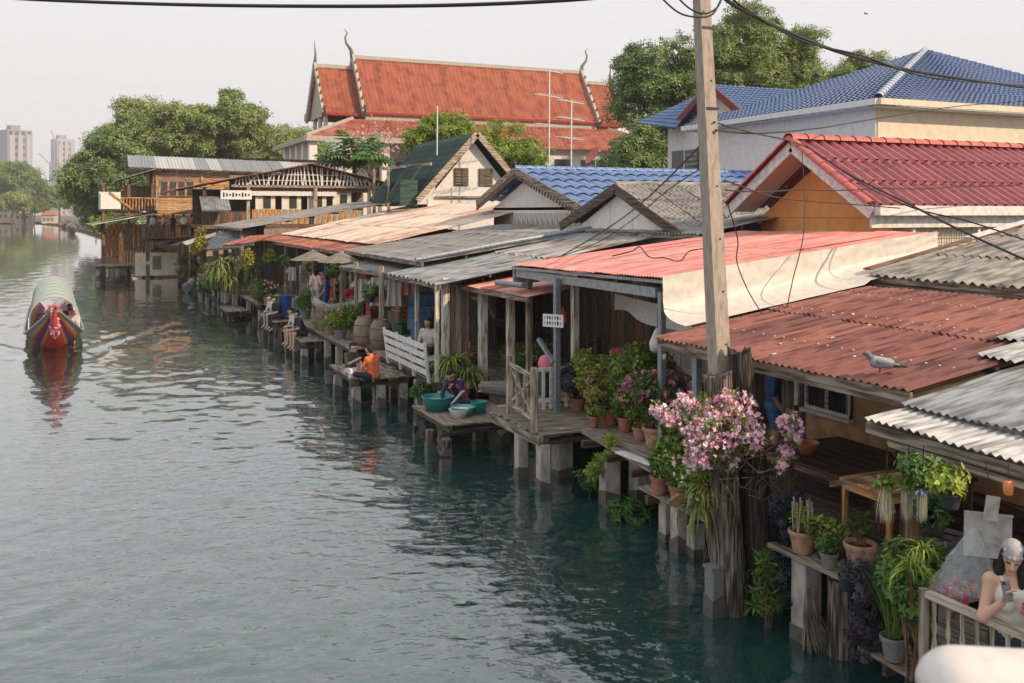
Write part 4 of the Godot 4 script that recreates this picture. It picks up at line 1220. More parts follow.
func boards(parent: Node3D, a: Vector3, e: Vector3, h: float, n: int, mts: Array, called := "board", th := 0.025):   # upright boards from a to e, both at the foot
	var d := e - a
	var w := d.length() / n
	var ang := atan2(-d.z, d.x)
	var b := B.new(); b.box(V(0, h / 2, 0), V(w - 0.008, h, th))
	var m := b.mesh()
	for k in n:
		part(called, m, pick(mts), parent, Transform3D(Basis(Vector3.UP, ang), a + d * ((k + 0.5) / n) + V(0, rr(-0.01, 0.01), 0) + Basis(Vector3.UP, ang) * V(0, 0, rr(-0.006, 0.006))))

func pink_roof_house():
	var t := thing("pink_roof_house", "open fronted house under a long faded pink corrugated roof", "house")
	var E0 := V(8.14, 3.7, -18.4); var E1 := V(8.14, 3.79, -12.5)
	roof(t, E0, E1, V(5.9, 0.66, 0), [M.sheet_pink, M.sheet_pink, M.sheet_pink_b], {"w": 0.76, "pitch": 0.09, "amp": 0.012, "rafter": 1.4, "jit": 0.5, "fmat": M.paint_grey, "fh": 0.05})
	# sheet metal flashing down to the red roof
	var b := B.new()
	var nz := FastNoiseLite.new(); nz.seed = 9; nz.frequency = 1.3
	b.grid(func(u, w):
		var x: float = lerpf(8.1, 13.9, w)
		var top: float = 3.83 + 0.112 * (x - 8.14)
		var bot: float = maxf(3.03 + 0.146 * (x - 7.5), 2.9) if x < 11.7 else 3.7 + (x - 11.7) * 0.16
		var z: float = -12.46 + 0.02 * nz.get_noise_2d(x, u * 3.0) + 0.62 * pow(u, 7.0)
		return V(x, lerpf(top, bot, 1.0 - pow(1.0 - u, 1.3)), z), 16, 40)
	part("flashing", b, mat("flashing", C(0.68, 0.63, 0.57), 0.5, T.soft, V(0.5, 0.5, 0.5), true, T.bumpf, 0.08), t)
	boxp("eave_box", V(8.3, 3.53, -15.6), V(0.12, 0.16, 5.4), M.paint_grey, t)
	boxp("eave_end", V(8.5, 3.5, -18.35), V(0.6, 0.35, 0.06), M.paint_grey, t)
	boxp("eave_end", V(9.0, 3.46, -12.56), V(1.6, 0.3, 0.05), M.paint_grey, t)
	for p in [[8.16, -16.22, M.steel_blue, 0.11], [8.75, -16.6, M.wood_white_y, 0.13], [8.3, -12.8, M.steel_blue, 0.1], [8.5, -18.2, M.wood_grey_y, 0.12]]:
		boxp("post", V(p[0], 2.25, p[1]), V(p[3], 2.6, p[3]), p[2], t, Basis.IDENTITY, 0.008)
	barp("brace", V(8.1, 1.95, -16.25), V(8.0, 2.35, -16.7), 0.07, 0.07, M.steel_blue, t)
	# front wall: brown boards, white ribbed panel, timber door
	var w := Node3D.new(); w.name = "front_wall"; t.add_child(w)
	boards(w, V(11.3, 1.0, -19.6), V(11.3, 1.0, -17.3), 2.7, 14, [M.wood_brown_y, M.wood_dark_y])
	boards(w, V(11.3, 1.0, -17.3), V(11.3, 1.0, -15.75), 2.7, 12, [M.wood_white_y])
	boards(w, V(11.3, 1.0, -15.75), V(11.3, 1.0, -15.6), 2.7, 1, [M.wood_brown_y])
	boards(w, V(11.3, 1.0, -14.55), V(11.3, 1.0, -12.6), 2.7, 12, [M.wood_dark_y])
	var door := boxp("door", V(11.32, 2.05, -15.1), V(0.05, 2.1, 1.02), M.wood_brown_y, t)
	for k in 5: boxp("panel", V(-0.035, -0.8 + k * 0.4, 0), V(0.02, 0.33, 0.8), M.wood_pale_z if k == 2 else M.wood_grey_z, door)
	boxp("door_frame", V(11.28, 2.1, -14.5), V(0.08, 2.3, 0.12), M.wood_pale_y, t)
	boxp("side_wall", V(12.6, 2.3, -19.5), V(2.6, 3.0, 0.08), M.wood_brown_y, t)
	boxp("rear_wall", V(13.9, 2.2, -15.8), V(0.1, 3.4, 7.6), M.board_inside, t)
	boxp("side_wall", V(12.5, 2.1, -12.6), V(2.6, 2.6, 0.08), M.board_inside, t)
	var tp := thing("hanging_tarp", "pale grey tarpaulin hung under the pink roof eave", "tarpaulin", V(8.9, 3.2, -14.6))
	b = B.new()
	b.grid(func(u, q): return V(0.6 * (1 - q) + 0.05 * sin(q * 13.0) * u, -0.42 * u * (0.75 + 0.25 * q) + 0.05 * sin(q * 9.0) * u, lerpf(-1.75, 1.75, q)), 6, 30)
	part("cloth", b, M.cloth_white, tp)
	var ck := thing("kitchen_cart", "white food cart with a red box standing under the pink roof", "cart", V(9.3, 1.0, -16.0))
	boxp("counter", V(0, 0.78, 0), V(0.55, 0.05, 1.0), M.paint_white, ck, Basis.IDENTITY, 0.006)
	for sx in [-1, 1]:
		for sz in [-1, 1]: boxp("leg", V(sx * 0.24, 0.38, sz * 0.46), V(0.04, 0.76, 0.04), M.paint_white, ck)
	boxp("shelf", V(0, 0.35, 0), V(0.5, 0.03, 0.94), M.paint_grey, ck)
	boxp("red_box", V(0.1, 1.02, 0.2), V(0.3, 0.34, 0.5), mat("red_paint", C(0.42, 0.04, 0.025), 0.4), ck, Basis.IDENTITY, 0.01)
	boxp("drawer", V(-0.27, 0.62, 0), V(0.02, 0.2, 0.8), M.wood_pale_z, ck)
	var st := thing("red_chair", "red backed wooden chair beside the food cart", "chair", V(9.9, 1.0, -15.3), 0.4)
	boxp("seat", V(0, 0.45, 0), V(0.42, 0.04, 0.42), M.red_paint, st)
	boxp("backrest", V(0.2, 0.8, 0), V(0.03, 0.35, 0.42), M.red_paint, st)
	for sx in [-1, 1]:
		for sz in [-1, 1]: boxp("leg", V(sx * 0.18, 0.22, sz * 0.18), V(0.035, 0.44, 0.035), M.paint_grey, st)
	# small sign on the steel post
	var sg := thing("post_sign", "small white sign with dark lettering on the steel post", "sign", V(8.03, 2.76, -16.12))
	boxp("plate", Vector3.ZERO, V(0.02, 0.24, 0.44), M.plastic_white, sg, Basis(Vector3.UP, 0.6))
	b = B.new()
	for r in 2:
		for k in 7: b.box(Basis(Vector3.UP, 0.6) * V(-0.013, 0.055 - r * 0.1, -0.17 + k * 0.055), V(0.004, 0.05 + 0.02 * (k % 2), 0.012 + 0.012 * (k % 3)), Basis(Vector3.UP, 0.6))
	part("lettering", b, M.cloth_blue, sg)
	# deck, pickets and gate
	var dk := thing("pink_house_deck", "weathered plank deck on concrete piles before the pink roofed house", "deck")
	deck(dk, 7.1, 11.3, -17.0, -14.75, 0.98, "x", 0.17)
	deck(dk, 8.0, 11.3, -14.75, -12.2, 0.98, "z", 0.18)
	for p in [[Vector3(7.15, 0, -15.65), 0.2], [Vector3(7.19, 0, -14.82), 0.2], [Vector3(7.92, 0, -15.53), 0.3]]: pile(dk, p[0], p[1], M.concrete, 0.8)
	for p in [Vector3(7.82, 0, -13.61), Vector3(8.27, 0, -13.41), Vector3(7.76, 0, -11.81), Vector3(7.64, 0, -11.32), Vector3(7.76, 0, -11.1)]: pile(dk, p, 0.27 if p.z < -13 else 0.2, M.concrete, 0.75)
	boxp("edge_beam", V(7.12, 0.86, -15.9), V(0.1, 0.16, 2.3), M.wood_grey_z, dk)
	var gt := thing("wooden_gate", "weathered wooden gate panel with crossed braces at the deck corner", "gate")
	var g0 := V(7.34, 1.0, -16.6); var g1 := V(7.12, 1.0, -15.04)
	for p in [g0, g1]: boxp("post", p + V(0, 0.52, 0), V(0.11, 1.14, 0.11), M.wood_pale_y, gt, Basis.IDENTITY, 0.008)
	for y in [0.18, 0.92]: barp("rail", g0 + V(0, y, 0), g1 + V(0, y, 0), 0.05, 0.07, M.wood_pale_z, gt)
	for s in [0.34, 0.66]: barp("stile", g0.lerp(g1, s) + V(0, 0.18, 0), g0.lerp(g1, s) + V(0, 0.92, 0), 0.05, 0.05, M.wood_pale_y, gt)
	barp("brace", g0.lerp(g1, 0.06) + V(0, 0.88, 0), g0.lerp(g1, 0.94) + V(0, 0.22, 0), 0.035, 0.05, M.wood_pale_z, gt)
	barp("brace", g0.lerp(g1, 0.06) + V(0.02, 0.22, 0), g0.lerp(g1, 0.94) + V(0.02, 0.88, 0), 0.035, 0.05, M.wood_pale_z, gt)
	var pk := thing("picket_rail", "low white picket rail beside the wooden gate", "railing")
	for y in [0.18, 0.78]: barp("rail", V(7.8, 1 + y, -16.5), V(9.2, 1 + y, -16.5), 0.035, 0.07, M.paint_white, pk)
	for k in 9: boxp("picket", V(7.83 + k * 0.165, 1.42, -16.47), V(0.06, 0.8, 0.03), M.paint_white, pk)
	var wr := thing("board_railing", "pale two board railing behind the flower pots", "railing")
	var ra := Vector3(9.6, 1.96, -16.7); var rb := Vector3(9.6, 2, -13.27)
	for k in 2: barp("board", ra - V(0.02 * k, 0.3 * k, 0), rb - V(0.02 * k, 0.3 * k, 0), 0.03, 0.17, M.wood_pale_z, wr)
	for s in [0.05, 0.5, 0.95]:
		var p := ra.lerp(rb, s)
		boxp("post", V(p.x + 0.06, 1.5, p.z), V(0.08, 1.05, 0.08), M.wood_pale_y, wr)
	var hm := thing("red_cloth_bundle", "bright pink cloth bundle beyond the wooden gate", "bundle", Vector3(8.21, 1.86, -16.71))
	b = B.new(); b.lathe(Vector3.ZERO, [Vector2(0.02, -0.2), Vector2(0.17, -0.16), Vector2(0.2, 0), Vector2(0.15, 0.13), Vector2(0.03, 0.18)], 12)
	part("cloth", b, M.cloth_pink, hm)
	boxp("stool", V(0, -0.42, 0), V(0.3, 0.44, 0.3), M.pot_black, hm)

func flower_deck():
	var sf := thing("flower_ledge", "grey plank ledge carrying the row of flower pots", "shelf")
	for k in 3: boxp("plank", V(7.9 + k * 0.2, 0.95 - 0.004 * k, -13.85), V(0.19, 0.04, 3.7), M.wood_grey_z, sf, Basis(Vector3.UP, -0.1), 0.005)
	for z in [-15.3, -14.3, -13.3, -12.4]: boxp("joist", V(7.98 - (z + 13.85) * 0.1, 0.86, z), V(0.7, 0.12, 0.08), M.wood_dark_x, sf)
	var lw := thing("low_pot_shelf", "low weathered shelf with three pots just left of the piles", "shelf")
	for k in 2: boxp("plank", V(7.6 + k * 0.22, 0.7, -11.35), V(0.21, 0.05, 1.7), M.wood_grey_z, lw, Basis.IDENTITY, 0.006)
	boxp("bracket", V(7.7, 0.6, -11.9), V(0.5, 0.12, 0.08), M.wood_dark_x, lw); boxp("bracket", V(7.7, 0.6, -10.9), V(0.5, 0.12, 0.08), M.wood_dark_x, lw)
	var g := "flower pots along the plank ledge"
	var gold := [Color(0.3, 0.22, 0.06), Color(0.22, 0.2, 0.06), Color(0.14, 0.16, 0.04)]
	var pinks := [Color(0.6, 0.14, 0.3), Color(0.7, 0.28, 0.42), Color(0.5, 0.1, 0.26)]
	potted(Vector3(8.66, 0.98, -16.31), 0.16, 0.24, M.terracotta, "bush", V(0.3, 0.3, 0.3), PURPLE, "dark purple leaved shrub in a pot beside the picket rail", {"grow": 1.4, "n": 510, "ls": 0.18, "leaf": "broad", "group": g})
	potted(Vector3(8.6, 0.98, -15), 0.19, 0.29, M.terracotta, "bush", V(0.33, 0.24, 0.33), gold, "terracotta pot with golden olive croton at left of pot row", {"grow": 1.4, "n": 442, "ls": 0.19, "leaf": "broad", "group": g})
	potted(Vector3(8.84, 0.98, -15.83), 0.2, 0.3, M.terracotta_b, "bush", V(0.5, 0.55, 0.5), LIME, "tall lime green bush with orange blooms behind pot row", {"grow": 1.0, "n": 1054, "ls": 0.20, "clumps": 14, "bloom": [Color(0.75, 0.3, 0.12), Color(0.7, 0.4, 0.1)], "blooms": 24, "bs": 0.13, "group": g})
	potted(Vector3(8.58, 0.98, -14.4), 0.14, 0.25, M.terracotta, "bush", V(0.24, 0.25, 0.24), GREEN, "narrow terracotta pot with plain green bush in pot row", {"grow": 1.4, "n": 340, "ls": 0.16, "group": g})
	potted(Vector3(8.94, 0.98, -14.49), 0.18, 0.28, M.pot_grey, "bush", V(0.5, 0.5, 0.5), GREEN + LIME, "grey pot with the widest green bush in the pot row", {"grow": 1.4, "n": 1088, "ls": 0.19, "clumps": 14, "bloom": [Color(0.75, 0.6, 0.05), Color(0.45, 0.4, 0.6)], "blooms": 9, "bs": 0.11, "group": g})
	potted(Vector3(8.43, 0.98, -13.15), 0.23, 0.35, M.terracotta_b, "bush", V(0.42, 0.4, 0.42), DEEP + GREEN, "big pale terracotta pot with magenta pink flowering bush", {"grow": 1.4, "n": 782, "ls": 0.18, "clumps": 11, "bloom": pinks, "blooms": 90, "bs": 0.11, "group": g})
	potted(Vector3(8.59, 0.98, -12.8), 0.2, 0.32, M.terracotta, "bush", V(0.4, 0.38, 0.4), DEEP + GREEN, "brown pot with dull pink flowering bush at right of row", {"grow": 1.4, "n": 714, "ls": 0.18, "clumps": 10, "bloom": pinks, "blooms": 80, "bs": 0.11, "group": g})
	potted(Vector3(8.42, 0.98, -12.2), 0.16, 0.28, M.terracotta_b, "bush", V(0.26, 0.24, 0.26), LIME, "pot with white and pink flowers nearest the bougainvillea", {"grow": 1.4, "n": 340, "ls": 0.16, "bloom": [Color(0.8, 0.7, 0.68), Color(0.75, 0.4, 0.5)], "blooms": 26, "bs": 0.09, "group": g})
	var g2 := "pots on the low shelf"
	potted(Vector3(7.55, 0.73, -11.7), 0.14, 0.27, M.terracotta, "bush", V(0.25, 0.35, 0.25), GREEN, "left terracotta pot on the low shelf", {"grow": 0.95, "n": 442, "ls": 0.19, "clumps": 7, "group": g2})
	potted(Vector3(7.54, 0.73, -11.19), 0.145, 0.27, M.terracotta, "bush", V(0.28, 0.42, 0.28), GREEN + LIME, "middle terracotta pot on the low shelf with tall green plant", {"grow": 0.95, "n": 544, "ls": 0.19, "clumps": 9, "bloom": [Color(0.8, 0.75, 0.2)], "blooms": 8, "bs": 0.07, "group": g2})
	potted(Vector3(7.56, 0.73, -10.79), 0.15, 0.25, M.pot_grey, "bush", V(0.24, 0.3, 0.24), DEEP + GREEN, "grey pot at the right end of the low shelf", {"grow": 0.95, "n": 408, "ls": 0.18, "clumps": 7, "bloom": [Color(0.6, 0.1, 0.06)], "blooms": 8, "bs": 0.07, "group": g2})
	potted(Vector3(9.36, 1, -20.22), 0.2, 0.25, M.pot_grey, "bush", V(0.5, 0.24, 0.5), GREEN + LIME, "bushy herb planter behind the wooden gate", {"grow": 1.4, "n": 714, "ls": 0.19, "clumps": 11})
	potted(Vector3(8.23, 0.98, -14.9), 0.11, 0.2, M.terracotta, "bush", V(0.2, 0.16, 0.2), LIME, "small terracotta pot of bright seedlings at the ledge front", {"n": 160, "ls": 0.14, "group": g})
	potted(Vector3(8.47, 0.98, -13.73), 0.13, 0.22, M.terracotta_b, "bush", V(0.26, 0.2, 0.26), OLIVE + LIME, "pale pot of yellowish herbs in front of the widest bush", {"n": 240, "ls": 0.15, "group": g})
	potted(Vector3(8.25, 0.98, -12.61), 0.12, 0.2, M.pot_black, "strap", V(0.3, 0.2, 0.3), LIME, "black pot of thin strap leaves in front of the pink bush", {"n": 50, "group": g})
	potted(Vector3(9.43, 0.98, -17.27), 0.17, 0.26, M.terracotta, "bush", V(0.42, 0.42, 0.42), LIME + GREEN, "bright green bush behind the purple leaved shrub", {"grow": 0.85, "n": 520, "ls": 0.18, "clumps": 12, "bloom": [Color(0.8, 0.4, 0.1)], "blooms": 10, "bs": 0.11, "group": g})
	potted(Vector3(9.31, 0.98, -14.16), 0.19, 0.28, M.terracotta, "bush", V(0.5, 0.5, 0.5), GREEN + LIME, "rounded green bush with yellow blooms behind the pink flowers", {"n": 620, "ls": 0.18, "clumps": 13, "bloom": [Color(0.8, 0.65, 0.1), Color(0.6, 0.2, 0.32)], "blooms": 16, "bs": 0.1, "group": g})
	var hg := thing("trailing_creeper", "green creeper trailing from the flower ledge towards the water", "plant", Vector3(7.64, 0.83, -13.68))
	var bs := []
	for k in 60:
		var s := rr(0, 1)
		bs.append(aim(rv(), V(0.25 - s * 0.45, 0.25 - s * 0.6, 0.1) + rv() * 0.1, rr(0.12, 0.2)))
	scatter(hg, "foliage", "broad", bs, LIME, M.leaf)
	var b := B.new(); b.tube([V(0.3, 0.35, 0), V(0.05, 0.0, 0.12), V(-0.2, -0.35, 0.1)], 0.008, 5)
	part("stem", b, M.wood_brown_y, hg)
	for e in [[Vector3(7.88, 0.03, -12.91), V(0.5, 0.28, 0.3), "leafy weeds growing over the water behind the square pile"], [Vector3(7.99, 0.25, -14.18), V(0.4, 0.2, 0.2), "small weeds at the waterline under the flower ledge"]]:
		var wd := thing("water_weeds", e[2], "plant", e[0], 0, "weeds under the flower ledge")
		scatter(wd, "foliage", "broad", blob_spots(Vector3.ZERO, e[1], 150, 0.2, 9), DEEP + GREEN, M.leaf)
		b = B.new()
		for k in 7: b.tube([V(rr(-0.3, 0.3), -0.35, 0), V(rr(-0.4, 0.4), 0.05, 0.05)], [0.012, 0.005], 5)
		part("stems", b, M.wood_brown_y, wd)
	var jg := thing("white_plastic_jug", "white plastic jug standing between the flower pots", "jug", Vector3(8.03, 0.9, -12.21))
	b = B.new(); b.lathe(Vector3.ZERO, [Vector2(0.0, 0), Vector2(0.07, 0.0), Vector2(0.075, 0.03), Vector2(0.075, 0.22), Vector2(0.03, 0.29), Vector2(0.03, 0.33), Vector2(0.0, 0.33)], 14)
	part("bottle", b, M.plastic_white, jg)
	b = B.new(); b.lathe(V(0, 0.33, 0), [Vector2(0.034, 0), Vector2(0.034, 0.03), Vector2(0, 0.032)], 12)
	part("cap", b, M.plastic_blue, jg)
	var bd := thing("white_plank", "white painted board lying on the edge of the flower ledge", "board", V(7.78, 0.99, -12.55), 0.1)
	boxp("board", Vector3.ZERO, V(0.16, 0.03, 1.2), M.paint_white, bd, Basis.IDENTITY, 0.004)
	boxp("cleat", V(0, 0.025, 0.4), V(0.14, 0.02, 0.06), M.wood_grey_x, bd)

func gable(parent: Node3D, x: float, zc: float, hw: float, y0: float, y1: float, mt: Material, called := "gable_wall", n := 0):   # triangular wall facing the canal, of upright panels when n > 0
	if n == 0:
		var b := B.new()
		b.tri(V(x, y0, zc - hw), V(x, y0, zc + hw), V(x, y1, zc))
		part(called, b, mt, parent)
		return
	var w := Node3D.new(); w.name = called; parent.add_child(w, true)
	for k in n:
		var a := -hw + 2 * hw * k / n + 0.008; var e := -hw + 2 * hw * (k + 1) / n - 0.008
		var f := func(z): return y0 + (y1 - y0) * (1 - absf(z) / hw)
		var b := B.new()
		var cut := [a, e] if signf(a) == signf(e) else [a, 0.0, e]
		for q in cut.size() - 1:
			b.quad(V(x, y0, zc + cut[q]), V(x, y0, zc + cut[q + 1]), V(x, f.call(cut[q + 1]), zc + cut[q + 1]), V(x, f.call(cut[q]), zc + cut[q]))
		part("panel", b, mt, w)
	var bk := B.new()
	bk.tri(V(x + 0.03, y0, zc - hw), V(x + 0.03, y0, zc + hw), V(x + 0.03, y1, zc))
	part("backing", bk, M.wood_grey_y, w)

func sit_stool(at: Vector3, label: String, mt: Material):
	var t := thing("stool", label, "stool", at, rr(0, 3), "stools on the market deck")
	var b := B.new(); b.lathe(Vector3.ZERO, [Vector2(0.0, 0.42), Vector2(0.15, 0.42), Vector2(0.16, 0.45), Vector2(0.0, 0.46)], 14)
	part("seat", b, mt, t)
	for k in 4: barp("leg", V(cos(k * PI / 2) * 0.16, 0, sin(k * PI / 2) * 0.16), V(cos(k * PI / 2) * 0.1, 0.43, sin(k * PI / 2) * 0.1), 0.03, 0.03, mt, t)

func middle_houses():
	# N: house with a short red awning, strip of rusty zinc and a long grey roof
	var t := thing("grey_roof_house", "timber house under long dull grey roofing with a short red awning", "house")
	roof(t, V(8.0, 3.1, -21.3), V(8.0, 3.12, -17.3), V(2.4, 0.34, 0), [M.sheet_pink_b, M.sheet_red_c], {"name": "awning_roof", "w": 0.8, "pitch": 0.09, "amp": 0.012})
	roof(t, V(7.2, 3.2, -24.3), V(7.2, 3.18, -20.3), V(5.8, 1.0, 0), [M.sheet_zinc, M.sheet_old, M.sheet_zinc_b], {"name": "rusty_roof", "w": 1.1, "pitch": 0.3, "amp": 0.03, "rows": 2})
	roof(t, V(8.0, 3.52, -32.3), V(8.0, 3.5, -23.9), V(6.0, 0.84, 0), [M.sheet_old, M.sheet_old_b, M.sheet_asbestos_b], {"name": "grey_roof", "w": 0.9, "rows": 3, "pitch": 0.15, "amp": 0.018, "rafter": 2.0})
	roof(t, V(7.35, 3.08, -30.4), V(7.75, 3.1, -24.2), V(1.2, 0.2, 0), [M.sheet_old_b, M.sheet_asbestos_b], {"name": "porch_roof", "w": 0.8, "pitch": 0.15, "amp": 0.018})
	roof(t, V(12.9, 4.3, -24.5), V(12.9, 4.3, -18.4), V(3.0, 0.5, 0), [M.sheet_old_b, M.sheet_old], {"name": "rear_roof", "w": 0.9, "pitch": 0.15, "amp": 0.018})
	tubep("gutter_pipe", [V(7.9, 3.56, -24.05), V(10.5, 3.98, -24.05), V(13.6, 4.42, -24.05)], 0.07, M.steel_blue, t, 10)
	tubep("gutter_pipe", [V(8.05, 3.3, -18.9), V(8.1, 3.32, -17.6)], 0.06, M.steel_blue, t, 10)
	for p in [[7.23, -20.44, 0.09], [7.6, -20.9, 0.16], [8.3, -20.3, 0.18], [8.6, -19.4, 0.16], [7.9, -23.9, 0.1], [7.6, -26.2, 0.12], [7.6, -29.0, 0.1], [8.1, -31.5, 0.12]]:
		boxp("post", V(p[0], 2.04 if p[1] > -20.7 else 2.1, p[1]), V(p[2], 2.2 if p[1] > -20.7 else 2.36, p[2]), M.wood_white_y if p[2] > 0.085 and p[1] > -24 else M.wood_pale_y, t, Basis.IDENTITY, 0.008)
	var w := Node3D.new(); w.name = "front_wall"; t.add_child(w)
	boards(w, V(8.6, 1.0, -23.6), V(8.6, 1.0, -21.9), 2.4, 9, [M.wood_brown_y, M.wood_dark_y, M.wood_grey_y])
	boards(w, V(11.6, 1.0, -26.5), V(11.6, 1.0, -17.0), 2.6, 40, [M.wood_brown_y, M.wood_dark_y])
	boards(w, V(10.2, 1.0, -32.5), V(10.2, 1.0, -24.0), 2.8, 40, [M.wood_brown_y, M.wood_dark_y, M.wood_dark_y])
	boxp("rear_wall", V(14, 2.2, -25), V(0.1, 3.6, 16), M.board_inside, t)
	boxp("skirt_wall", V(8.55, 0.6, -18.8), V(0.1, 0.7, 3.2), M.board_inside, t)
	var rl := thing("black_metal_railing", "black metal railing with thin upright bars on the shaded porch", "railing")
	var a := V(10.1, 1.0, -25.0); var e := V(10.4, 1.0, -18.6)
	for y in [0.1, 0.9]: barp("rail", a + V(0, y, 0), e + V(0, y, 0), 0.04, 0.05, M.black, rl)
	var bb := B.new(); bb.box(V(0, 0.5, 0), V(0.025, 0.82, 0.025))
	var bm := bb.mesh()
	for k in 38: part("bar", bm, M.black, rl, Transform3D(Basis.IDENTITY, a.lerp(e, (k + 0.5) / 38)))
	for s in [0.0, 0.5, 1.0]: boxp("post", a.lerp(e, s) + V(0, 0.52, 0), V(0.09, 1.04, 0.09), M.black, rl)
	var um := thing("folded_umbrella", "grey folded parasol hanging upside down by the black railing", "umbrella", Vector3(8.69, 2.73, -20.87), 0.3)
	bb = B.new(); bb.lathe(Vector3.ZERO, [Vector2(0.02, -0.3), Vector2(0.16, -0.1), Vector2(0.42, 0.22), Vector2(0.44, 0.3), Vector2(0.05, 0.18)], 12, 0.7)
	part("canopy", bb, M.cloth_grey, um, Transform3D(Basis(Vector3.BACK, 0.4), Vector3.ZERO))
	tubep("pole", [V(-0.2, 0.55, 0), V(0.15, -0.45, 0)], 0.015, M.paint_grey, um)
	var dk := thing("porch_deck", "plank deck before the grey roofed timber house", "deck")
	deck(dk, 7.15, 11.5, -26.4, -20.3, 0.98, "z", 0.22)
	deck(dk, 8.6, 11.5, -20.3, -17.2, 0.98, "z", 0.22)
	for p in [[7.3, -25.6], [7.3, -24.0], [7.3, -21.9], [7.3, -20.2], [7.9, -18.2], [8.4, -17.4]]: pile(dk, V(p[0], 0, p[1]), 0.22, M.concrete, 0.78)
	# white slatted bench
	var bn := thing("white_bench", "long white slatted bench facing the house on the deck edge", "bench")
	var b0 := V(7.12, 0.98, -24.0); var b1 := V(7.12, 0.98, -20.75)
	for y in [0.14, 0.34, 0.54, 0.74]: barp("back_slat", b0 + V(-0.14 * y, y, 0), b1 + V(-0.14 * y, y, 0), 0.025, 0.13, M.paint_white, bn)
	for s in [0.0, 0.33, 0.66, 1.0]:
		var p := b0.lerp(b1, s)
		barp("back_post", p + V(0.03, -0.1, 0), p + V(-0.09, 0.84, 0), 0.08, 0.06, M.paint_white, bn)
	for k in 4: barp("seat_slat", b0 + V(0.08 + k * 0.11, 0.42, 0), b1 + V(0.08 + k * 0.11, 0.42, 0), 0.09, 0.025, M.paint_white, bn)
	for s in [0.02, 0.5, 0.98]: boxp("leg", b0.lerp(b1, s) + V(0.45, 0.2, 0), V(0.06, 0.42, 0.06), M.paint_white, bn)
	# washing platform
	var wp := thing("washing_platform", "low plank platform where the woman washes at the water", "platform")
	deck(wp, 6.35, 8.1, -19.6, -17.5, 0.65, "z", 0.17)
	for p in [Vector3(6.26, 0, -18.1), Vector3(6.29, 0, -17.25), Vector3(7.51, 0, -18.64)]: pile(wp, p, 0.17, M.timber, 0.45)
	pile(wp, Vector3(6.32, 0, -19.18), 0.1, M.timber_dark, 0.3)
	pile(wp, Vector3(6.07, 0, -16.72), 0.16, M.timber_dark, 0.28)
	for q in [["big_basin", 438, 409, 0.34, 0.29, M.plastic_green, "large deep green plastic basin on the washing platform"], ["small_basin", 463, 414, 0.25, 0.17, M.plastic_teal, "pale teal basin between the woman and the white tub"], ["white_tub", 459, 416, 0.2, 0.16, M.plastic_white, "small white tub at the platform edge"], ["bucket", 479, 412, 0.17, 0.24, M.plastic_green, "dark green bucket beside the washing woman"]]:
		var p := V(0, 0, 0)
		var d: float = 950.0 * 4.13 / (q[2] - 213.0)
		var xc: float = (q[1] - 512.0) / 950.0 * d
		p = V(xc * 0.9135 + d * 0.4067, 0.655, -(d * 0.9135 - xc * 0.4067))
		var o := thing(q[0], q[6], "basin", p, 0, "basins on the washing platform")
		var r: float = q[3]; var h: float = q[4]
		bb = B.new(); bb.lathe(Vector3.ZERO, [Vector2(0, 0.005), Vector2(r * 0.75, 0), Vector2(r * 0.97, h * 0.93), Vector2(r * 1.05, h * 0.94), Vector2(r * 1.05, h), Vector2(r * 0.94, h), Vector2(r * 0.72, 0.03), Vector2(0, 0.03)], 22)
		part("basin_wall", bb, q[5], o)
		bb = B.new(); bb.lathe(V(0, h * 0.7, 0), [Vector2(r * 0.88, 0), Vector2(0, 0.004)], 20)
		part("wash_water", bb, mat("suds", C(0.4, 0.45, 0.45), 0.1), o)
	var rk := thing("grey_sack", "grey lumpy sack lying behind the washing woman", "sack", Vector3(8.21, 0.68, -19.26))
	var lg := rough_log(0.7, 0.19, 0.12, 40)
	part("cloth", lg, M.cloth_grey, rk, Transform3D(Basis(Vector3.BACK, 1.4), V(0.3, 0.2, 0)))
	# agaves by the bench
	potted(Vector3(7.68, 0.98, -20.66), 0.2, 0.24, M.terracotta, "strap", V(0.55, 0.3, 0.5), GREEN + LIME, "spiky green agave in a pot by the white bench end", {"n": 110})
	potted(Vector3(7.81, 0.85, -19.99), 0.18, 0.2, M.terracotta_b, "strap", V(0.5, 0.3, 0.5), [Color(0.28, 0.3, 0.14), Color(0.14, 0.2, 0.05)], "pale variegated strap plant behind the washing woman", {"n": 90})
	potted(Vector3(9.14, 1, -24.36), 0.16, 0.3, M.pot_grey, "bush", V(0.22, 0.5, 0.22), GREEN, "tall thin shrub in the shade behind the white posts", {"n": 160, "ls": 0.16})
	# platform with the two boys
	var bp := thing("boys_platform", "low plank platform over the water with two boys sitting", "platform")
	deck(bp, 5.85, 7.35, -25.1, -22.65, 0.75, "z", 0.16)
	for p in [[6.0, -22.9], [6.6, -22.8], [6.0, -24.8], [7.2, -22.9]]: pile(bp, V(p[0], 0, p[1]), 0.2, M.concrete, 0.55)
	var jr := thing("water_jar", "big brown glazed water jar on the deck behind the boys", "jar", V(7.5, 0.95, -25.9))
	bb = B.new(); bb.lathe(Vector3.ZERO, [Vector2(0, 0), Vector2(0.24, 0), Vector2(0.31, 0.25), Vector2(0.32, 0.5), Vector2(0.28, 0.72), Vector2(0.2, 0.82), Vector2(0.21, 0.86), Vector2(0.18, 0.86), Vector2(0.17, 0.8), Vector2(0, 0.76)], 22)
	part("vessel", bb, M.jar, jr)
	bb = B.new()
	for y in [0.3, 0.62]:
		ring_at(bb, y, 0.313 if y < 0.5 else 0.302, 0.01)
	part("hoop", bb, M.wood_dark_x, jr)
	var j2 := thing("water_jar", "second tan water jar half hidden left of the big jar", "jar", V(7.3, 0.95, -26.9))
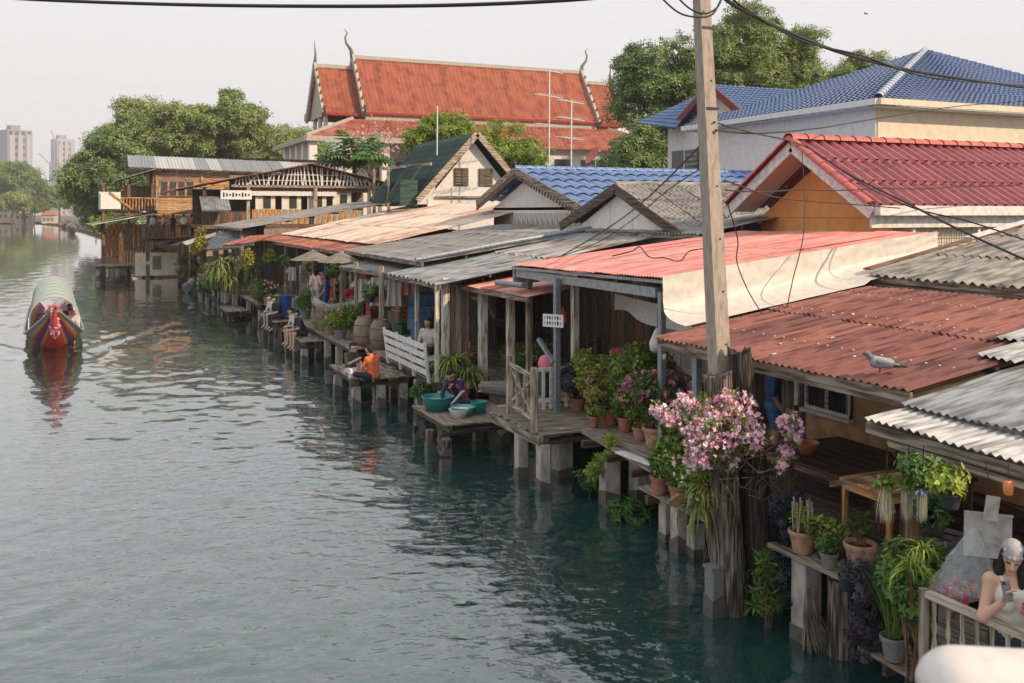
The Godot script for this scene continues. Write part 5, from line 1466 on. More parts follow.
	part("vessel", jr.get_child(0).mesh, mat("jar_tan", C(0.3, 0.22, 0.15), 0.5, T.grime, V(0.9, 0.9, 0.9)), j2)
	part("hoop", jr.get_child(1).mesh, M.wood_dark_x, j2)
	# blue gable and grey gable houses behind
	grey_gable_house()
	blue_gable_house()

func ring_at(b: B, y: float, r: float, th: float):
	var pts := []
	for k in 25: pts.append(V(cos(k * TAU / 24) * r, y, sin(k * TAU / 24) * r))
	b.tube(pts, th, 6, false)

func grey_gable_house():
	var t := thing("grey_gable_house", "white gabled house with dark bargeboards and grey wavy roof", "house")
	var x := 13.0; var zc := -22.35; var y1 := 5.56
	var zl := -25.6; var zr := -18.9; var yl := 4.5; var yr := 4.2
	gable(t, x + 0.2, zc, 3.0, 4.18, 5.37, M.plaster_white, "gable_wall", 5)
	boxp("lower_wall", V(x + 0.3, 3.2, zc), V(0.1, 1.94, 6.0), M.plaster_white, t)
	boxp("side_wall", V(x + 5, 3.2, -19.4), V(9, 1.9, 0.1), M.plaster_white, t)
	var run := V(0, y1 - yr, zc - zr)
	roof(t, V(x, yr, zr), V(x + 11, yr, zr), run, [M.sheet_asbestos, M.sheet_asbestos_b], {"w": 1.0, "rows": 3, "pitch": 0.17, "amp": 0.026, "fascia": false, "lap": 0.14})
	roof(t, V(x, yl, zl), V(x + 11, yl, zl), V(0, y1 - yl, zc - zl), [M.sheet_asbestos_b], {"w": 1.0, "rows": 2, "pitch": 0.17, "amp": 0.026, "fascia": false})
	barp("bargeboard", V(x, yr - 0.1, zr), V(x, y1 - 0.1, zc), 0.06, 0.26, M.wood_dark_z, t)
	barp("bargeboard", V(x, yl - 0.1, zl), V(x, y1 - 0.1, zc), 0.06, 0.26, M.wood_dark_z, t)
	tubep("ridge_cap", [V(x, y1 + 0.02, zc), V(x + 11, y1 + 0.02, zc)], 0.09, M.sheet_asbestos, t)
	boxp("gutter", V(x + 0.2, yl - 0.25, zl + 1.2), V(0.12, 0.1, 2.2), M.paint_white, t)

func tiles(t: Node3D, e0: Vector3, e1: Vector3, run: Vector3, mats: Array, rows: int, w: float, o := {}):
	var q := {"rows": rows, "w": w, "pitch": w, "amp": 0.03, "prof": 1, "jit": 0.4, "lap": 0.05, "tilt": 0.035, "step": 0.0, "fascia": false, "piece": "roof_tile"}
	q.merge(o, true)
	return roof(t, e0, e1, run, mats, q)

func ridge(t: Node3D, a: Vector3, e: Vector3, w: float, mt: Material, n: int):   # row of overlapping ridge tiles
	var rd := Node3D.new(); rd.name = "ridge"; t.add_child(rd, true)
	var d := e - a
	var L := d.length() / n
	var z := d.normalized()
	var x := Vector3.UP.cross(z).normalized()
	var y := z.cross(x)
	var b := B.new()
	b.grid(func(u, q):
		var an: float = (q - 0.5) * PI * 1.05
		var r: float = w * (1.0 - 0.16 * u)
		return V(sin(an) * r, cos(an) * r * 0.75 - w * 0.25, (u - 0.5) * L * 1.12), 1, 8)
	for k in b.n.size(): b.n[k] = -b.n[k] if b.n[k].dot(b.v[k] - V(0, -w * 0.3, b.v[k].z)) < 0 else b.n[k]
	b.fix()
	var m := b.mesh()
	for k in n: part("ridge_tile", m, mt, rd, Transform3D(Basis(x, y, z), a + d * ((k + 0.5) / n)))

func blue_gable_house():
	var t := thing("blue_gable_house", "white gabled house with bright blue tiled roof and fretwork bargeboards", "house")
	var x := 14.0; var zc := -31.2; var y1 := 6.42
	var zl := -34.9; var yl := 5.25; var zr := -25.6; var yr := 4.85
	gable(t, x + 0.45, zc + 0.6, 3.9, 4.9, 6.2, M.plaster_white)
	boxp("lower_wall", V(x + 0.5, 3.7, -30.0), V(0.1, 2.6, 8.4), M.plaster_white, t)
	boxp("side_wall", V(x + 5.4, 3.6, -26.3), V(9, 2.6, 0.1), M.plaster_white, t)
	boxp("plank_skirt", V(x + 0.4, 4.55, -29.0), V(0.06, 0.5, 6.0), M.wood_white_y, t)
	tiles(t, V(x, yr, zr), V(x + 12.5, yr, zr), V(0, y1 - yr, zc - zr), [M.tile_blue, M.tile_blue_b], 6, 0.5, {"prof": 2, "amp": 0.05, "tilt": 0.06})
	tiles(t, V(x, yl, zl), V(x + 12.5, yl, zl), V(0, y1 - yl, zc - zl), [M.tile_blue], 6, 0.34, {"prof": 2})
	ridge(t, V(x, y1 + 0.04, zc), V(x + 12.5, y1 + 0.04, zc), 0.14, M.tile_blue_b, 30)
	for e in [[zr, yr], [zl, yl]]:
		barp("bargeboard", V(x, e[1] - 0.08, e[0]), V(x, y1 - 0.08, zc), 0.05, 0.24, M.wood_grey_z, t)
		var fr := Node3D.new(); fr.name = "fretwork"; t.add_child(fr, true)
		var n := 26
		for k in n:
			var p := V(x, e[1] - 0.2, e[0]).lerp(V(x, y1 - 0.2, zc), (k + 0.5) / n)
			boxp("tooth", p - V(0, 0.09, 0), V(0.03, 0.14, 0.11), M.wood_brown_y, fr, Basis(Vector3.RIGHT, PI / 4))

func crate(at: Vector3, turn: float, col: Color, label: String):
	var t := thing("plastic_crate", label, "crate", at, turn, "crates under the porches")
	var m := mat("crate%d" % used.plastic_crate, col, 0.5)
	for y in 4:
		for s in [-1.0, 1.0]:
			boxp("slat", V(0, 0.04 + y * 0.075, s * 0.19), V(0.5, 0.05, 0.015), m, t); boxp("slat", V(s * 0.25, 0.04 + y * 0.075, 0), V(0.015, 0.05, 0.38), m, t)
	boxp("base", V(0, 0.012, 0), V(0.5, 0.02, 0.38), m, t)
	for sx in [-1.0, 1.0]:
		for sz in [-1.0, 1.0]: boxp("corner", V(sx * 0.245, 0.155, sz * 0.185), V(0.03, 0.31, 0.03), m, t)

func basket(at: Vector3, r: float, label: String):
	var t := thing("woven_basket", label, "basket", at, 0, "baskets under the porches")
	var b := B.new(); b.lathe(Vector3.ZERO, [Vector2(0, 0.01), Vector2(r * 0.8, 0), Vector2(r, r * 0.9), Vector2(r * 1.05, r * 0.95), Vector2(r * 0.95, r * 0.95), Vector2(r * 0.75, 0.04), Vector2(0, 0.04)], 18)
	part("weave", b, M.wood_pale_x, t)
	b = B.new(); ring_at(b, r * 0.93, r * 1.03, 0.018)
	part("rim", b, M.wood_brown_x, t)

func clutter():
	crate(V(9.5, 1.0, -13.6), 0.2, C(0.05, 0.12, 0.4), "blue slatted crate under the pink roof")
	crate(V(9.55, 1.32, -13.6), 0.3, C(0.5, 0.08, 0.05), "red slatted crate on top of the blue crate")
	crate(V(10.4, 1.0, -17.6), -0.2, C(0.5, 0.35, 0.05), "yellow slatted crate by the brown board wall")
	crate(V(9.2, 0.95, -29.2), 0.4, C(0.05, 0.25, 0.12), "green slatted crate on the dark porch")
	crate(V(8.4, 0.95, -41.0), 0.1, C(0.5, 0.48, 0.45), "white slatted crate at the far market edge")
	crate(V(8.5, 1.0, -7.6), 0.3, C(0.2, 0.2, 0.22), "grey slatted crate under the small wooden table")
	basket(V(9.0, 1.0, -14.3), 0.25, "round woven basket behind the board railing")
	basket(V(8.3, 0.95, -34.0), 0.28, "woven basket under the left parasol")
	basket(V(7.7, 0.95, -28.0), 0.22, "woven basket beside the brown jars")
	basket(V(8.9, 1.0, -22.6), 0.24, "woven basket by the porch boards")
	basket(V(9.6, 1.52, -9.0), 0.2, "woven basket on the dark platform table")
	for e in [[V(9.3, 1.83, -16.2), C(0.55, 0.55, 0.52), "steel pot on the food cart counter"], [V(9.3, 1.83, -15.75), C(0.3, 0.3, 0.3), "dark pan on the food cart counter"], [V(8.95, 1.52, -10.2), C(0.5, 0.2, 0.1), "orange bowl on the dark platform table"], [V(10.2, 1.87, -35.3), C(0.6, 0.55, 0.4), "cream bowl on the white display table"], [V(10.0, 1.77, -38.4), C(0.2, 0.35, 0.4), "blue bowl on the pale display table"]]:
		var o := thing("bowl", e[2], "bowl", e[0])
		var b := B.new(); b.lathe(Vector3.ZERO, [Vector2(0, 0), Vector2(0.09, 0), Vector2(0.16, 0.14), Vector2(0.17, 0.15), Vector2(0.15, 0.15), Vector2(0.08, 0.02), Vector2(0, 0.02)], 16)
		part("shell", b, mat("bowl%d" % used.bowl, e[1], 0.4), o)
		b = B.new(); ring_at(b, 0.15, 0.165, 0.008)
		part("rim", b, M["bowl%d" % used.bowl], o)
	for e in [[V(8.6, 2.9, -13.4), C(0.6, 0.6, 0.58), "white plastic bag hanging at the pink roof corner"], [V(9.0, 2.85, -17.6), C(0.5, 0.1, 0.08), "red bag hanging inside the pink roofed porch"], [V(8.2, 2.8, -27.4), C(0.1, 0.3, 0.15), "green bag hanging from the porch roof by the jars"], [V(8.3, 2.75, -33.6), C(0.6, 0.5, 0.2), "yellow bag hanging from the market eave"], [V(8.3, 2.8, -43.5), C(0.55, 0.5, 0.5), "pale bag hanging at the far market eave"]]:
		var o := thing("hanging_bag", e[2], "bag", e[0])
		var b := B.new(); b.lathe(Vector3.ZERO, [Vector2(0.02, -0.42), Vector2(0.13, -0.38), Vector2(0.15, -0.25), Vector2(0.06, -0.06), Vector2(0.02, 0)], 12, 0.6)
		part("sack", b, mat("bag%d" % used.hanging_bag, e[1], 0.6), o)
		b = B.new(); b.tube([V(0, -0.02, 0), V(0.01, 0.35, 0)], 0.006, 5)
		part("cord", b, M.wire, o)
	var g := "pots along the market edge"
	for e in [[V(7.0, 0.95, -28.6), "bush", LIME, "lime green pot plant at the deck edge before the brown jars"], [V(7.0, 0.95, -29.9), "strap", GREEN, "strap leaved pot plant at the deck edge beside the counter"], [V(7.2, 0.95, -34.6), "bush", GREEN, "green pot plant between the two pairs of seated people"], [V(6.95, 0.95, -39.6), "strap", LIME, "pale strap leaved pot left of the man in white"], [V(6.9, 0.95, -40.8), "bush", DEEP, "deep green pot plant left of the pale strap leaved pot"], [V(6.8, 0.95, -42.2), "bush", OLIVE, "olive pot plant right of the huge spiky shrub"], [V(6.7, 0.95, -48.2), "bush", LIME, "lime pot plant left of the huge spiky shrub"], [V(6.5, 1.0, -51.5), "strap", GREEN, "strap leaved pot below the tilted tin awning"], [V(6.5, 1.0, -53.8), "bush", GREEN, "green pot plant under the white canvas awning"], [V(6.4, 1.0, -57.0), "bush", LIME, "lime pot plant at the far deck end"]]:
		potted(e[0], 0.2, 0.3, pick([M.terracotta, M.terracotta_b, M.pot_grey]), e[1], V(0.42, 0.42, 0.42), e[2], e[3], {"n": 220 if e[1] == "bush" else 70, "ls": 0.22, "group": g, "bloom": [Color(0.75, 0.3, 0.35), Color(0.8, 0.6, 0.15)], "blooms": 10, "bs": 0.12})
	for e in [[V(7.9, 3.0, -33.4), GREEN, "fern basket hanging at the right end of the rusty eave"], [V(7.9, 3.0, -37.4), LIME, "lime basket hanging in the middle of the rusty eave"], [V(7.8, 3.0, -41.6), GREEN, "green basket hanging above the olive pot plant"], [V(7.8, 3.0, -45.4), LIME, "pale basket hanging at the left end of the rusty eave"], [V(7.5, 2.7, -27.0), GREEN, "green basket hanging from the grey porch roof"]]:
		var o := thing("hanging_basket", e[2], "plant", e[0], 0, "baskets along the market eaves")
		part("pot", pot_shape(0.14, 0.2), M.pot_black, o, Transform3D(Basis.IDENTITY, V(0, -0.5, 0)))
		scatter(o, "foliage", "broad", blob_spots(V(0, -0.3, 0), V(0.35, 0.3, 0.35), 70, 0.22, 6), e[1], M.leaf)
		var b := B.new(); b.tube([V(0, -0.35, 0), V(0, 0.4, 0)], 0.008, 5)
		part("hanger", b, M.wire, o)
	for e in [[V(9.4, 0.95, -33.6), C(0.6, 0.1, 0.08), "stack of red cartons by the market post"], [V(9.6, 0.95, -40.4), C(0.6, 0.5, 0.3), "stack of brown cartons in the market"], [V(8.9, 0.95, -43.4), C(0.62, 0.62, 0.6), "stack of white cartons near the far market post"], [V(9.0, 0.95, -26.9), C(0.15, 0.3, 0.5), "stack of blue cartons on the grey porch"]]:
		var o := thing("carton_stack", e[2], "cartons", e[0], rr(-0.3, 0.3))
		var m := mat("carton%d" % used.carton_stack, e[1], 0.85, T.grime, V(1, 1, 1))
		for k in 4: boxp("carton", V(rr(-0.04, 0.04), 0.19 + k * 0.37, rr(-0.04, 0.04)), V(0.5, 0.36, 0.62), m, o, Basis(Vector3.UP, rr(-0.15, 0.15)), 0.01)

func garment(at: Vector3, turn: float, col: Color, label: String, long := 0.55):
	var t := thing("hanging_garment", label, "clothing", at, turn, "clothes hanging under the market eaves")
	var m := mat("garment%d" % used.get("hanging_garment", 0), col, 0.9, T.grime2, V(2, 2, 2))
	var b := B.new()
	b.grid(func(u, w): return V(lerpf(-0.2, 0.2, w) * (0.85 + 0.3 * u), -u * long, 0.035 * sin(w * 14.0) * (0.3 + u)), 5, 14)
	part("front", b, m, t)
	b = B.new()
	for s in [-1.0, 1.0]: b.quad(V(s * 0.17, 0, 0.01), V(s * 0.34, -0.2, 0.02), V(s * 0.27, -0.27, 0.02), V(s * 0.18, -0.16, 0.01))
	part("sleeve", b, m, t)
	b = B.new(); b.tube([V(-0.2, -0.02, 0), V(0, 0.06, 0), V(0.2, -0.02, 0)], 0.006, 5); b.tube([V(0, 0.06, 0), V(0, 0.14, 0)], 0.005, 5)
	part("hanger", b, M.wire, t)

func parasol(at: Vector3, h: float, r: float, label: String):
	var t := thing("parasol", label, "parasol", at, rr(0, 1), "parasols on the market deck")
	tubep("pole", [V(0, 0, 0), V(0, h + 0.22, 0)], 0.022, M.wood_pale_y, t)
	mat_once("parasol_cloth", C(0.3, 0.29, 0.27))
	var cn := Node3D.new(); cn.name = "canopy"; t.add_child(cn)
	var n := 10
	for k in n:
		var a := k * TAU / n; var e := (k + 1) * TAU / n
		var b := B.new()
		b.tri(V(0, h + 0.18, 0), V(cos(e) * r, h - 0.16, sin(e) * r), V(cos(a) * r, h - 0.16, sin(a) * r))
		part("panel", b, M.parasol_cloth, cn)
		part("rib", _bar_mesh(V(0, h + 0.15, 0), V(cos(a) * r, h - 0.18, sin(a) * r), 0.012), M.wood_pale_y, cn)

func _bar_mesh(a: Vector3, e: Vector3, w: float) -> B:
	var b := B.new(); b.bar(a, e, w); return b

func shrub(at: Vector3, r: Vector3, cols: Array, label: String, o := {}):
	var t := thing(o.get("called", "shrub"), label, "plant", at, 0, o.get("group", ""))
	var kind: String = o.get("leaf", "small")
	if kind == "blade":
		var sp := []
		for k in 14: sp.append_array(fan(rv() * r * V(0.5, 0.35, 0.5), int(o.get("n", 200) / 14.0), r.x * 0.62, 1.9))
		scatter(t, "foliage", "blade", sp, cols, M.leaf)
	else:
		scatter(t, "foliage", kind, blob_spots(Vector3.ZERO, r, o.get("n", 200), o.get("ls", 0.25), o.get("clumps", 8)), cols, M.leaf)
	var b := B.new()
	for k in 4: b.tube([V(rr(-0.1, 0.1), -r.y * 1.1 - o.get("drop", 0.3), 0), V(rr(-0.4, 0.4) * r.x, 0, rr(-0.4, 0.4) * r.z)], [0.02, 0.008], 5)
	part("stems", b, M.wood_brown_y, t)

func market_row():
	var t := thing("market_hall", "long open market house under a beige roof with rusty eave", "house")
	roof(t, V(7.85, 3.46, -49.6), V(8.15, 3.42, -32.4), V(1.5, 0.24, 0), [M.sheet_rusty, M.sheet_red_c, M.sheet_rusty], {"name": "eave_roof", "w": 1.0, "pitch": 0.15, "amp": 0.018})
	roof(t, V(9.05, 3.72, -49.8), V(9.2, 3.7, -32.3), V(7.2, 1.5, 0), [M.sheet_beige, M.sheet_beige, M.sheet_beige_b], {"name": "main_roof", "w": 1.0, "rows": 3, "pitch": 0.15, "amp": 0.018, "fascia": false})
	for k in 7: boxp("post", V(8.2, 2.1, -33.0 - k * 2.7), V(0.13, 2.6, 0.13), M.wood_dark_y if k % 2 else M.wood_grey_y, t)
	var w := Node3D.new(); w.name = "rear_wall"; t.add_child(w)
	boards(w, V(12.2, 1.0, -50), V(12.2, 1.0, -32.4), 3.2, 60, [M.wood_brown_y, M.wood_dark_y, M.wood_dark_y])
	boxp("end_wall", V(11, 2.4, -50), V(5.5, 3.2, 0.1), M.board_inside, t)
	t = thing("far_grey_roof_house", "far end house under a weathered grey sheet roof", "house")
	roof(t, V(7.1, 4.0, -62.5), V(7.1, 4.0, -50.3), V(8.8, 1.45, 0), [M.sheet_asbestos, M.sheet_asbestos_b, M.sheet_old], {"w": 1.0, "rows": 3, "pitch": 0.17, "amp": 0.02})
	boxp("front_wall", V(9.0, 2.4, -56.4), V(0.1, 3.2, 12), M.wood_dark_z, t)
	for k in 4: boxp("post", V(7.3, 2.4, -51 - k * 3.5), V(0.14, 3.2, 0.14), M.wood_grey_y, t)
	t = thing("leaning_tin_awning", "tilted grey tin awning beside the big spiky shrub", "awning")
	roof(t, Vector3(5.81, 2.62, -58.71), Vector3(7.16, 3.01, -51.54), V(1.6, 1.15, 0.3), [M.sheet_zinc_b, M.sheet_old], {"w": 0.9, "pitch": 0.25, "amp": 0.04})
	t = thing("rusty_tin_awning", "small rust red tin awning curling below the grey tin", "awning")
	roof(t, Vector3(6.14, 3.18, -49.81), Vector3(6.9, 3.41, -45.09), V(1.4, 0.42, 0.2), [M.sheet_rusty, M.sheet_red_c], {"w": 0.9, "pitch": 0.15, "amp": 0.03})
	t = thing("pale_blue_awning", "pale blue grey awning on poles past the white canvas", "awning")
	roof(t, Vector3(4.34, 2.23, -79.07), Vector3(5.65, 2.65, -69.73), V(2.5, 0.7, 0), [mat("sheet_blue", C(0.3, 0.38, 0.42), 0.5, T.streak, V(0.12, 0.8, 0.9))], {"w": 1.0, "pitch": 0.2, "amp": 0.02})
	t = thing("white_canvas_awning", "stained white canvas awning left of the tilted tin", "awning", Vector3(5.59, 2.91, -63.19))
	var b := B.new()
	b.grid(func(u, q): return V(u * 2.2, 0.7 * u - 0.12 * sin(q * PI) * (1 - u), lerpf(-2.4, 2.4, q)), 5, 12)
	part("canvas", b, M.cloth_white, t)
	for z in [-2.3, 2.3]: tubep("pole", [V(0, 0, z), V(0, -2.4, z)], 0.03, M.wood_grey_y, t)
	# decks on stilts
	for e in [[6.75, 11.5, -33.0, -26.4, 0.95, "market deck section with parasols and jars"], [6.75, 12.0, -41.0, -33.0, 0.95, "market deck section with the seated man in white"], [6.5, 12.0, -49.9, -41.0, 0.95, "market deck section by the big spiky shrub"], [6.2, 11.0, -63.0, -49.9, 1.0, "far deck section under the grey tin awnings"]]:
		var dk := thing("market_deck", e[5], "deck", Vector3.ZERO, 0, "decks of the market row")
		deck(dk, e[0], e[1], e[2], e[3], e[4], "z", 0.45)
		var z: float = e[3] - 0.4
		while z > e[2]:
			pile(dk, V(e[0] + 0.2, 0, z), 0.2, M.concrete if R.randf() < 0.6 else M.timber_dark, e[4] - 0.2)
			z -= rr(1.1, 1.9)
	var st := thing("step_platform", "lower plank step where bare legged people sit", "platform")
	deck(st, 6.15, 7.2, -33.6, -30.2, 0.72, "z", 0.18)
	for p in [[6.3, -33.2], [6.3, -31.8], [6.3, -30.5]]: pile(st, V(p[0], 0, p[1]), 0.2, M.concrete, 0.52)
	st = thing("step_platform", "lower plank step below the man in the white shirt", "platform")
	deck(st, 6.2, 7.0, -38.6, -35.4, 0.8, "z", 0.18)
	for p in [[6.35, -38.2], [6.35, -36.8], [6.35, -35.6]]: pile(st, V(p[0], 0, p[1]), 0.2, M.timber, 0.6)
	st = thing("step_platform", "small plank jetty under the big spiky shrub", "platform")
	deck(st, 5.6, 6.6, -46.8, -44.0, 0.4, "z", 0.2)
	for p in [[5.8, -46.4], [5.8, -44.4]]: pile(st, V(p[0], 0, p[1]), 0.18, M.timber, 0.25)
	parasol(Vector3(7.03, 0.95, -32.62), 2.4, 0.78, "left of two white parasols on the market deck")
	parasol(Vector3(7.57, 0.95, -30.85), 2.4, 0.78, "right of two white parasols on the market deck")
	# boat shaped counter
	var ct := thing("boat_counter", "white boat shaped counter on trestles under the parasols", "counter", Vector3(7.57, 0.95, -30.85), -1.2)
	b = B.new()
	b.grid(func(u, q):
		var z: float = lerpf(-1.1, 1.1, u)
		var wd: float = 0.33 * sqrt(maxf(0.0, 1.0 - pow(z / 1.13, 2)))
		var a: float = (q - 0.5) * PI
		return V(sin(a) * wd, 0.85 - cos(a) * 0.24 + 0.25 * pow(absf(z), 3), z), 20, 12)
	part("hull", b, M.paint_white, ct)
	for s in [-0.6, 0.6]:
		barp("leg", V(-0.22, 0, s), V(0.1, 0.64, s), 0.05, 0.05, M.wood_grey_y, ct); barp("leg", V(0.22, 0, s), V(-0.1, 0.64, s), 0.05, 0.05, M.wood_grey_y, ct)
	var lc := thing("lotus_flower", "big red pink artificial flower on the boat counter", "flower", Vector3(7.62, 2.2, -29.99))
	var fl := []
	for k in 9: fl.append(aim(V(cos(k * 0.7), 0.7, sin(k * 0.7)), Vector3.ZERO, 0.36))
	scatter(lc, "petals", "bloom", fl, [Color(0.75, 0.06, 0.14), Color(0.8, 0.12, 0.2)], M.petal)
	b = B.new(); b.tube([V(0, -0.6, 0), V(0, 0, 0)], 0.015, 6)
	part("stem", b, M.wood_brown_y, lc)
	for e in [["blue_bin", 285, 307, 0.25, 0.75, M.plastic_blue, "tall blue plastic bin behind the man in white"], ["white_bucket", 299, 306, 0.22, 0.6, M.plastic_teal, "pale blue bucket beside the blue bin"]]:
		var d: float = 950.0 * 3.85 / (e[2] + 8 - 213.0)
		var xc: float = (e[1] - 512.0) / 950.0 * d
		var o := thing(e[0], e[6], "bin", V(xc * 0.9135 + d * 0.4067, 0.95, -(d * 0.9135 - xc * 0.4067)))
		b = B.new(); b.lathe(Vector3.ZERO, [Vector2(0, 0), Vector2(e[3] * 0.85, 0), Vector2(e[3], e[4] * 0.95), Vector2(e[3] * 1.06, e[4] * 0.96), Vector2(e[3] * 1.06, e[4]), Vector2(e[3] * 0.9, e[4]), Vector2(e[3] * 0.8, 0.1), Vector2(0, 0.1)], 18)
		part("bin_wall", b, e[5], o)
		b = B.new(); ring_at(b, e[4] * 0.97, e[3] * 1.07, 0.015)
		part("rim", b, e[5], o)
	var i := 0
	for e in [[361, 287, 30, Color(0.75, 0.72, 0.7), "white shirt hanging by the porch post of the grey roofed house"], [378, 285, 28, Color(0.7, 0.68, 0.66), "long white cloth hanging near the water jar"], [407, 282, 27, Color(0.6, 0.25, 0.3), "pink dress hanging beside the white bench"], [330, 285, 36, Color(0.5, 0.22, 0.2), "faded red shirt hanging behind the parasols"], [322, 280, 37, Color(0.55, 0.4, 0.3), "beige shirt hanging behind the left parasol"], [345, 283, 35, Color(0.1, 0.2, 0.12), "dark green shirt hanging behind the right parasol"], [293, 275, 42, Color(0.62, 0.6, 0.58), "white notice cloth hanging left of the parasols"], [265, 272, 46, Color(0.12, 0.13, 0.3), "navy shirt hanging at the far end of the market"], [357, 280, 33, Color(0.6, 0.35, 0.2), "orange tunic hanging right of the parasols"], [394, 285, 27.5, Color(0.66, 0.6, 0.6), "pale blouse hanging above the white bench"]]:
		var d: float = e[2]
		var xc: float = (e[0] - 512.0) / 950.0 * d
		var c: Color = e[3]
		garment(V(xc * 0.9135 + d * 0.4067, 4.8 - (e[1] - 8 - 213.0) / 950.0 * d, -(d * 0.9135 - xc * 0.4067)), -0.5 + 0.2 * (i % 3), C(c.r, c.g, c.b), e[4], 0.6 + 0.25 * (i % 2))
		i += 1
	sit_stool(V(8.6, 0.95, -35.2), "pale wooden stool under the market eave", M.wood_pale_y)
	sit_stool(V(8.2, 0.95, -30.6), "blue plastic stool by the right parasol", M.plastic_blue)
	# goods piled under the eaves, seen as small boxes and bundles
	for e in [[9.4, -30.0, 0.6, 0.8, "orange", "orange crate in the dark porch behind the jars"], [9.6, -28.2, 0.7, 0.6, "pale", "pale wooden chest at the porch wall"], [10.2, -35.5, 0.9, 0.9, "white", "white display table in the market"], [10.0, -38.6, 0.8, 0.8, "pale", "pale display table deeper in the market"], [9.3, -42.4, 0.7, 0.9, "grey", "grey cupboard at the market post"], [9.2, -45.8, 0.8, 1.0, "brown", "brown cupboard at far end of the market"]]:
		var o := thing("display_chest", e[5], "furniture", V(e[0], 0.95, e[1]), rr(-0.2, 0.2), "furniture under the market roof")
		boxp("body", V(0, e[3] / 2, 0), V(e[2], e[3], e[2] * 1.4), M["wood_%s_z" % e[4]], o, Basis.IDENTITY, 0.01)
		boxp("top", V(0, e[3] + 0.02, 0), V(e[2] + 0.08, 0.04, e[2] * 1.4 + 0.08), M["wood_%s_z" % e[4]], o)
		for k in 3: boxp("drawer", V(-e[2] / 2 - 0.012, e[3] * 0.5, (k - 1) * e[2] * 0.45), V(0.02, e[3] * 0.6, e[2] * 0.4), M.wood_grey_y, o)
	# greenery along the edge
	shrub(Vector3(6.23, 1.91, -46.48), V(1.7, 1.3, 1.4), [Color(0.2, 0.26, 0.06), Color(0.26, 0.3, 0.1), Color(0.12, 0.18, 0.04)], "huge light green spiky shrub overhanging the canal", {"leaf": "blade", "n": 900, "called": "spiky_shrub", "drop": 0.6})
	shrub(Vector3(6.74, 1.43, -41.33), V(0.6, 0.5, 0.6), GREEN, "dark green potted shrub right of the huge spiky shrub", {"n": 260, "ls": 0.3})
	shrub(Vector3(7.56, 1.47, -28.38), V(0.55, 0.45, 0.5), LIME + GREEN, "yellow green shrub beside the big water jar", {"n": 260, "ls": 0.24})
	shrub(Vector3(8.08, 2.1, -27.6), V(0.4, 0.5, 0.4), GREEN, "tall green shrub behind the big water jar", {"n": 220, "ls": 0.24})
	shrub(Vector3(6.88, 1.19, -31.42), V(0.35, 0.25, 0.35), LIME, "pale variegated plant in a bowl by the bare legged people", {"leaf": "blade", "n": 120})
	shrub(Vector3(7.42, 1.4, -31.73), V(0.3, 0.35, 0.3), [Color(0.6, 0.2, 0.08), Color(0.12, 0.16, 0.05), Color(0.4, 0.1, 0.05)], "orange flowering plant under the right parasol", {"n": 130, "ls": 0.22})
	shrub(Vector3(5.66, 1.08, -65.35), V(0.9, 0.9, 0.8), [Color(0.2, 0.2, 0.07), Color(0.1, 0.14, 0.05)], "dry yellowish shrub by the water past the spiky shrub", {"n": 240, "ls": 0.4, "leaf": "broad"})
	shrub(Vector3(5.87, 2.95, -57.59), V(0.5, 0.9, 0.4), [Color(0.4, 0.34, 0.05), Color(0.3, 0.3, 0.05)], "yellow hanging plant under the tilted tin awning", {"n": 160, "ls": 0.4})
	shrub(Vector3(4.91, 1.09, -76.63), V(1.2, 1.0, 0.9), DEEP + GREEN, "dark shrub by the water at the foot of the balcony", {"n": 240, "ls": 0.5, "leaf": "broad"})
	shrub(Vector3(5.96, 1.01, -52.08), V(0.7, 0.6, 0.6), DEEP, "dark plant cascading from the deck left of the spiky shrub", {"n": 200, "ls": 0.35, "leaf": "broad"})
	shrub(Vector3(6.68, 2.53, -45.19), V(0.3, 0.7, 0.3), [Color(0.42, 0.36, 0.05), Color(0.2, 0.24, 0.05)], "yellow plant hanging above the huge spiky shrub", {"n": 90, "ls": 0.3})
	shrub(Vector3(6.82, 0.75, -20.5), V(0.35, 0.16, 0.3), DEEP + GREEN, "weeds growing under the boys platform", {"n": 80, "ls": 0.2})
	var mt := thing("outboard_motor", "white outboard motor tilted up at the water past the spiky shrub", "motor", Vector3(5.42, 0.3, -59.98), 0.6)
	part("cowling", body_mesh([[V(0, 0, 0), V(0.3, 0.35, 0), 0.28, 0.22, Color(0.22, 0.23, 0.25)], [V(-0.1, 0.1, 0), V(0.1, -0.2, 0), 0.24, 0.16, Color(0.12, 0.13, 0.15)]], 0.05, 0.1), M.person, mt)
	tubep("shaft", [V(0, -0.2, 0), V(-0.3, -0.9, 0)], 0.08, M.paint_grey, mt)
	for e in [[Vector3(6.29, 1.57, -45.91), 2.6, "slim pale stilt post beside the spiky shrub"], [Vector3(4.57, 4.64, -83.35), 6.5, "tall wooden mooring pole before the balcony"]]:
		var o := thing("mooring_pole", e[2], "pole", V(e[0].x, 0, e[0].z))
		tubep("pole", [V(0, -1, 0), V(0.05, e[1], 0)], [0.13, 0.1] if e[1] > 3 else [0.07, 0.06], M.wood_grey_y, o)
		boxp("cap", V(0.05, e[1], 0), V(0.24, 0.04, 0.24) if e[1] > 3 else V(0.16, 0.03, 0.16), M.wood_pale_y, o)

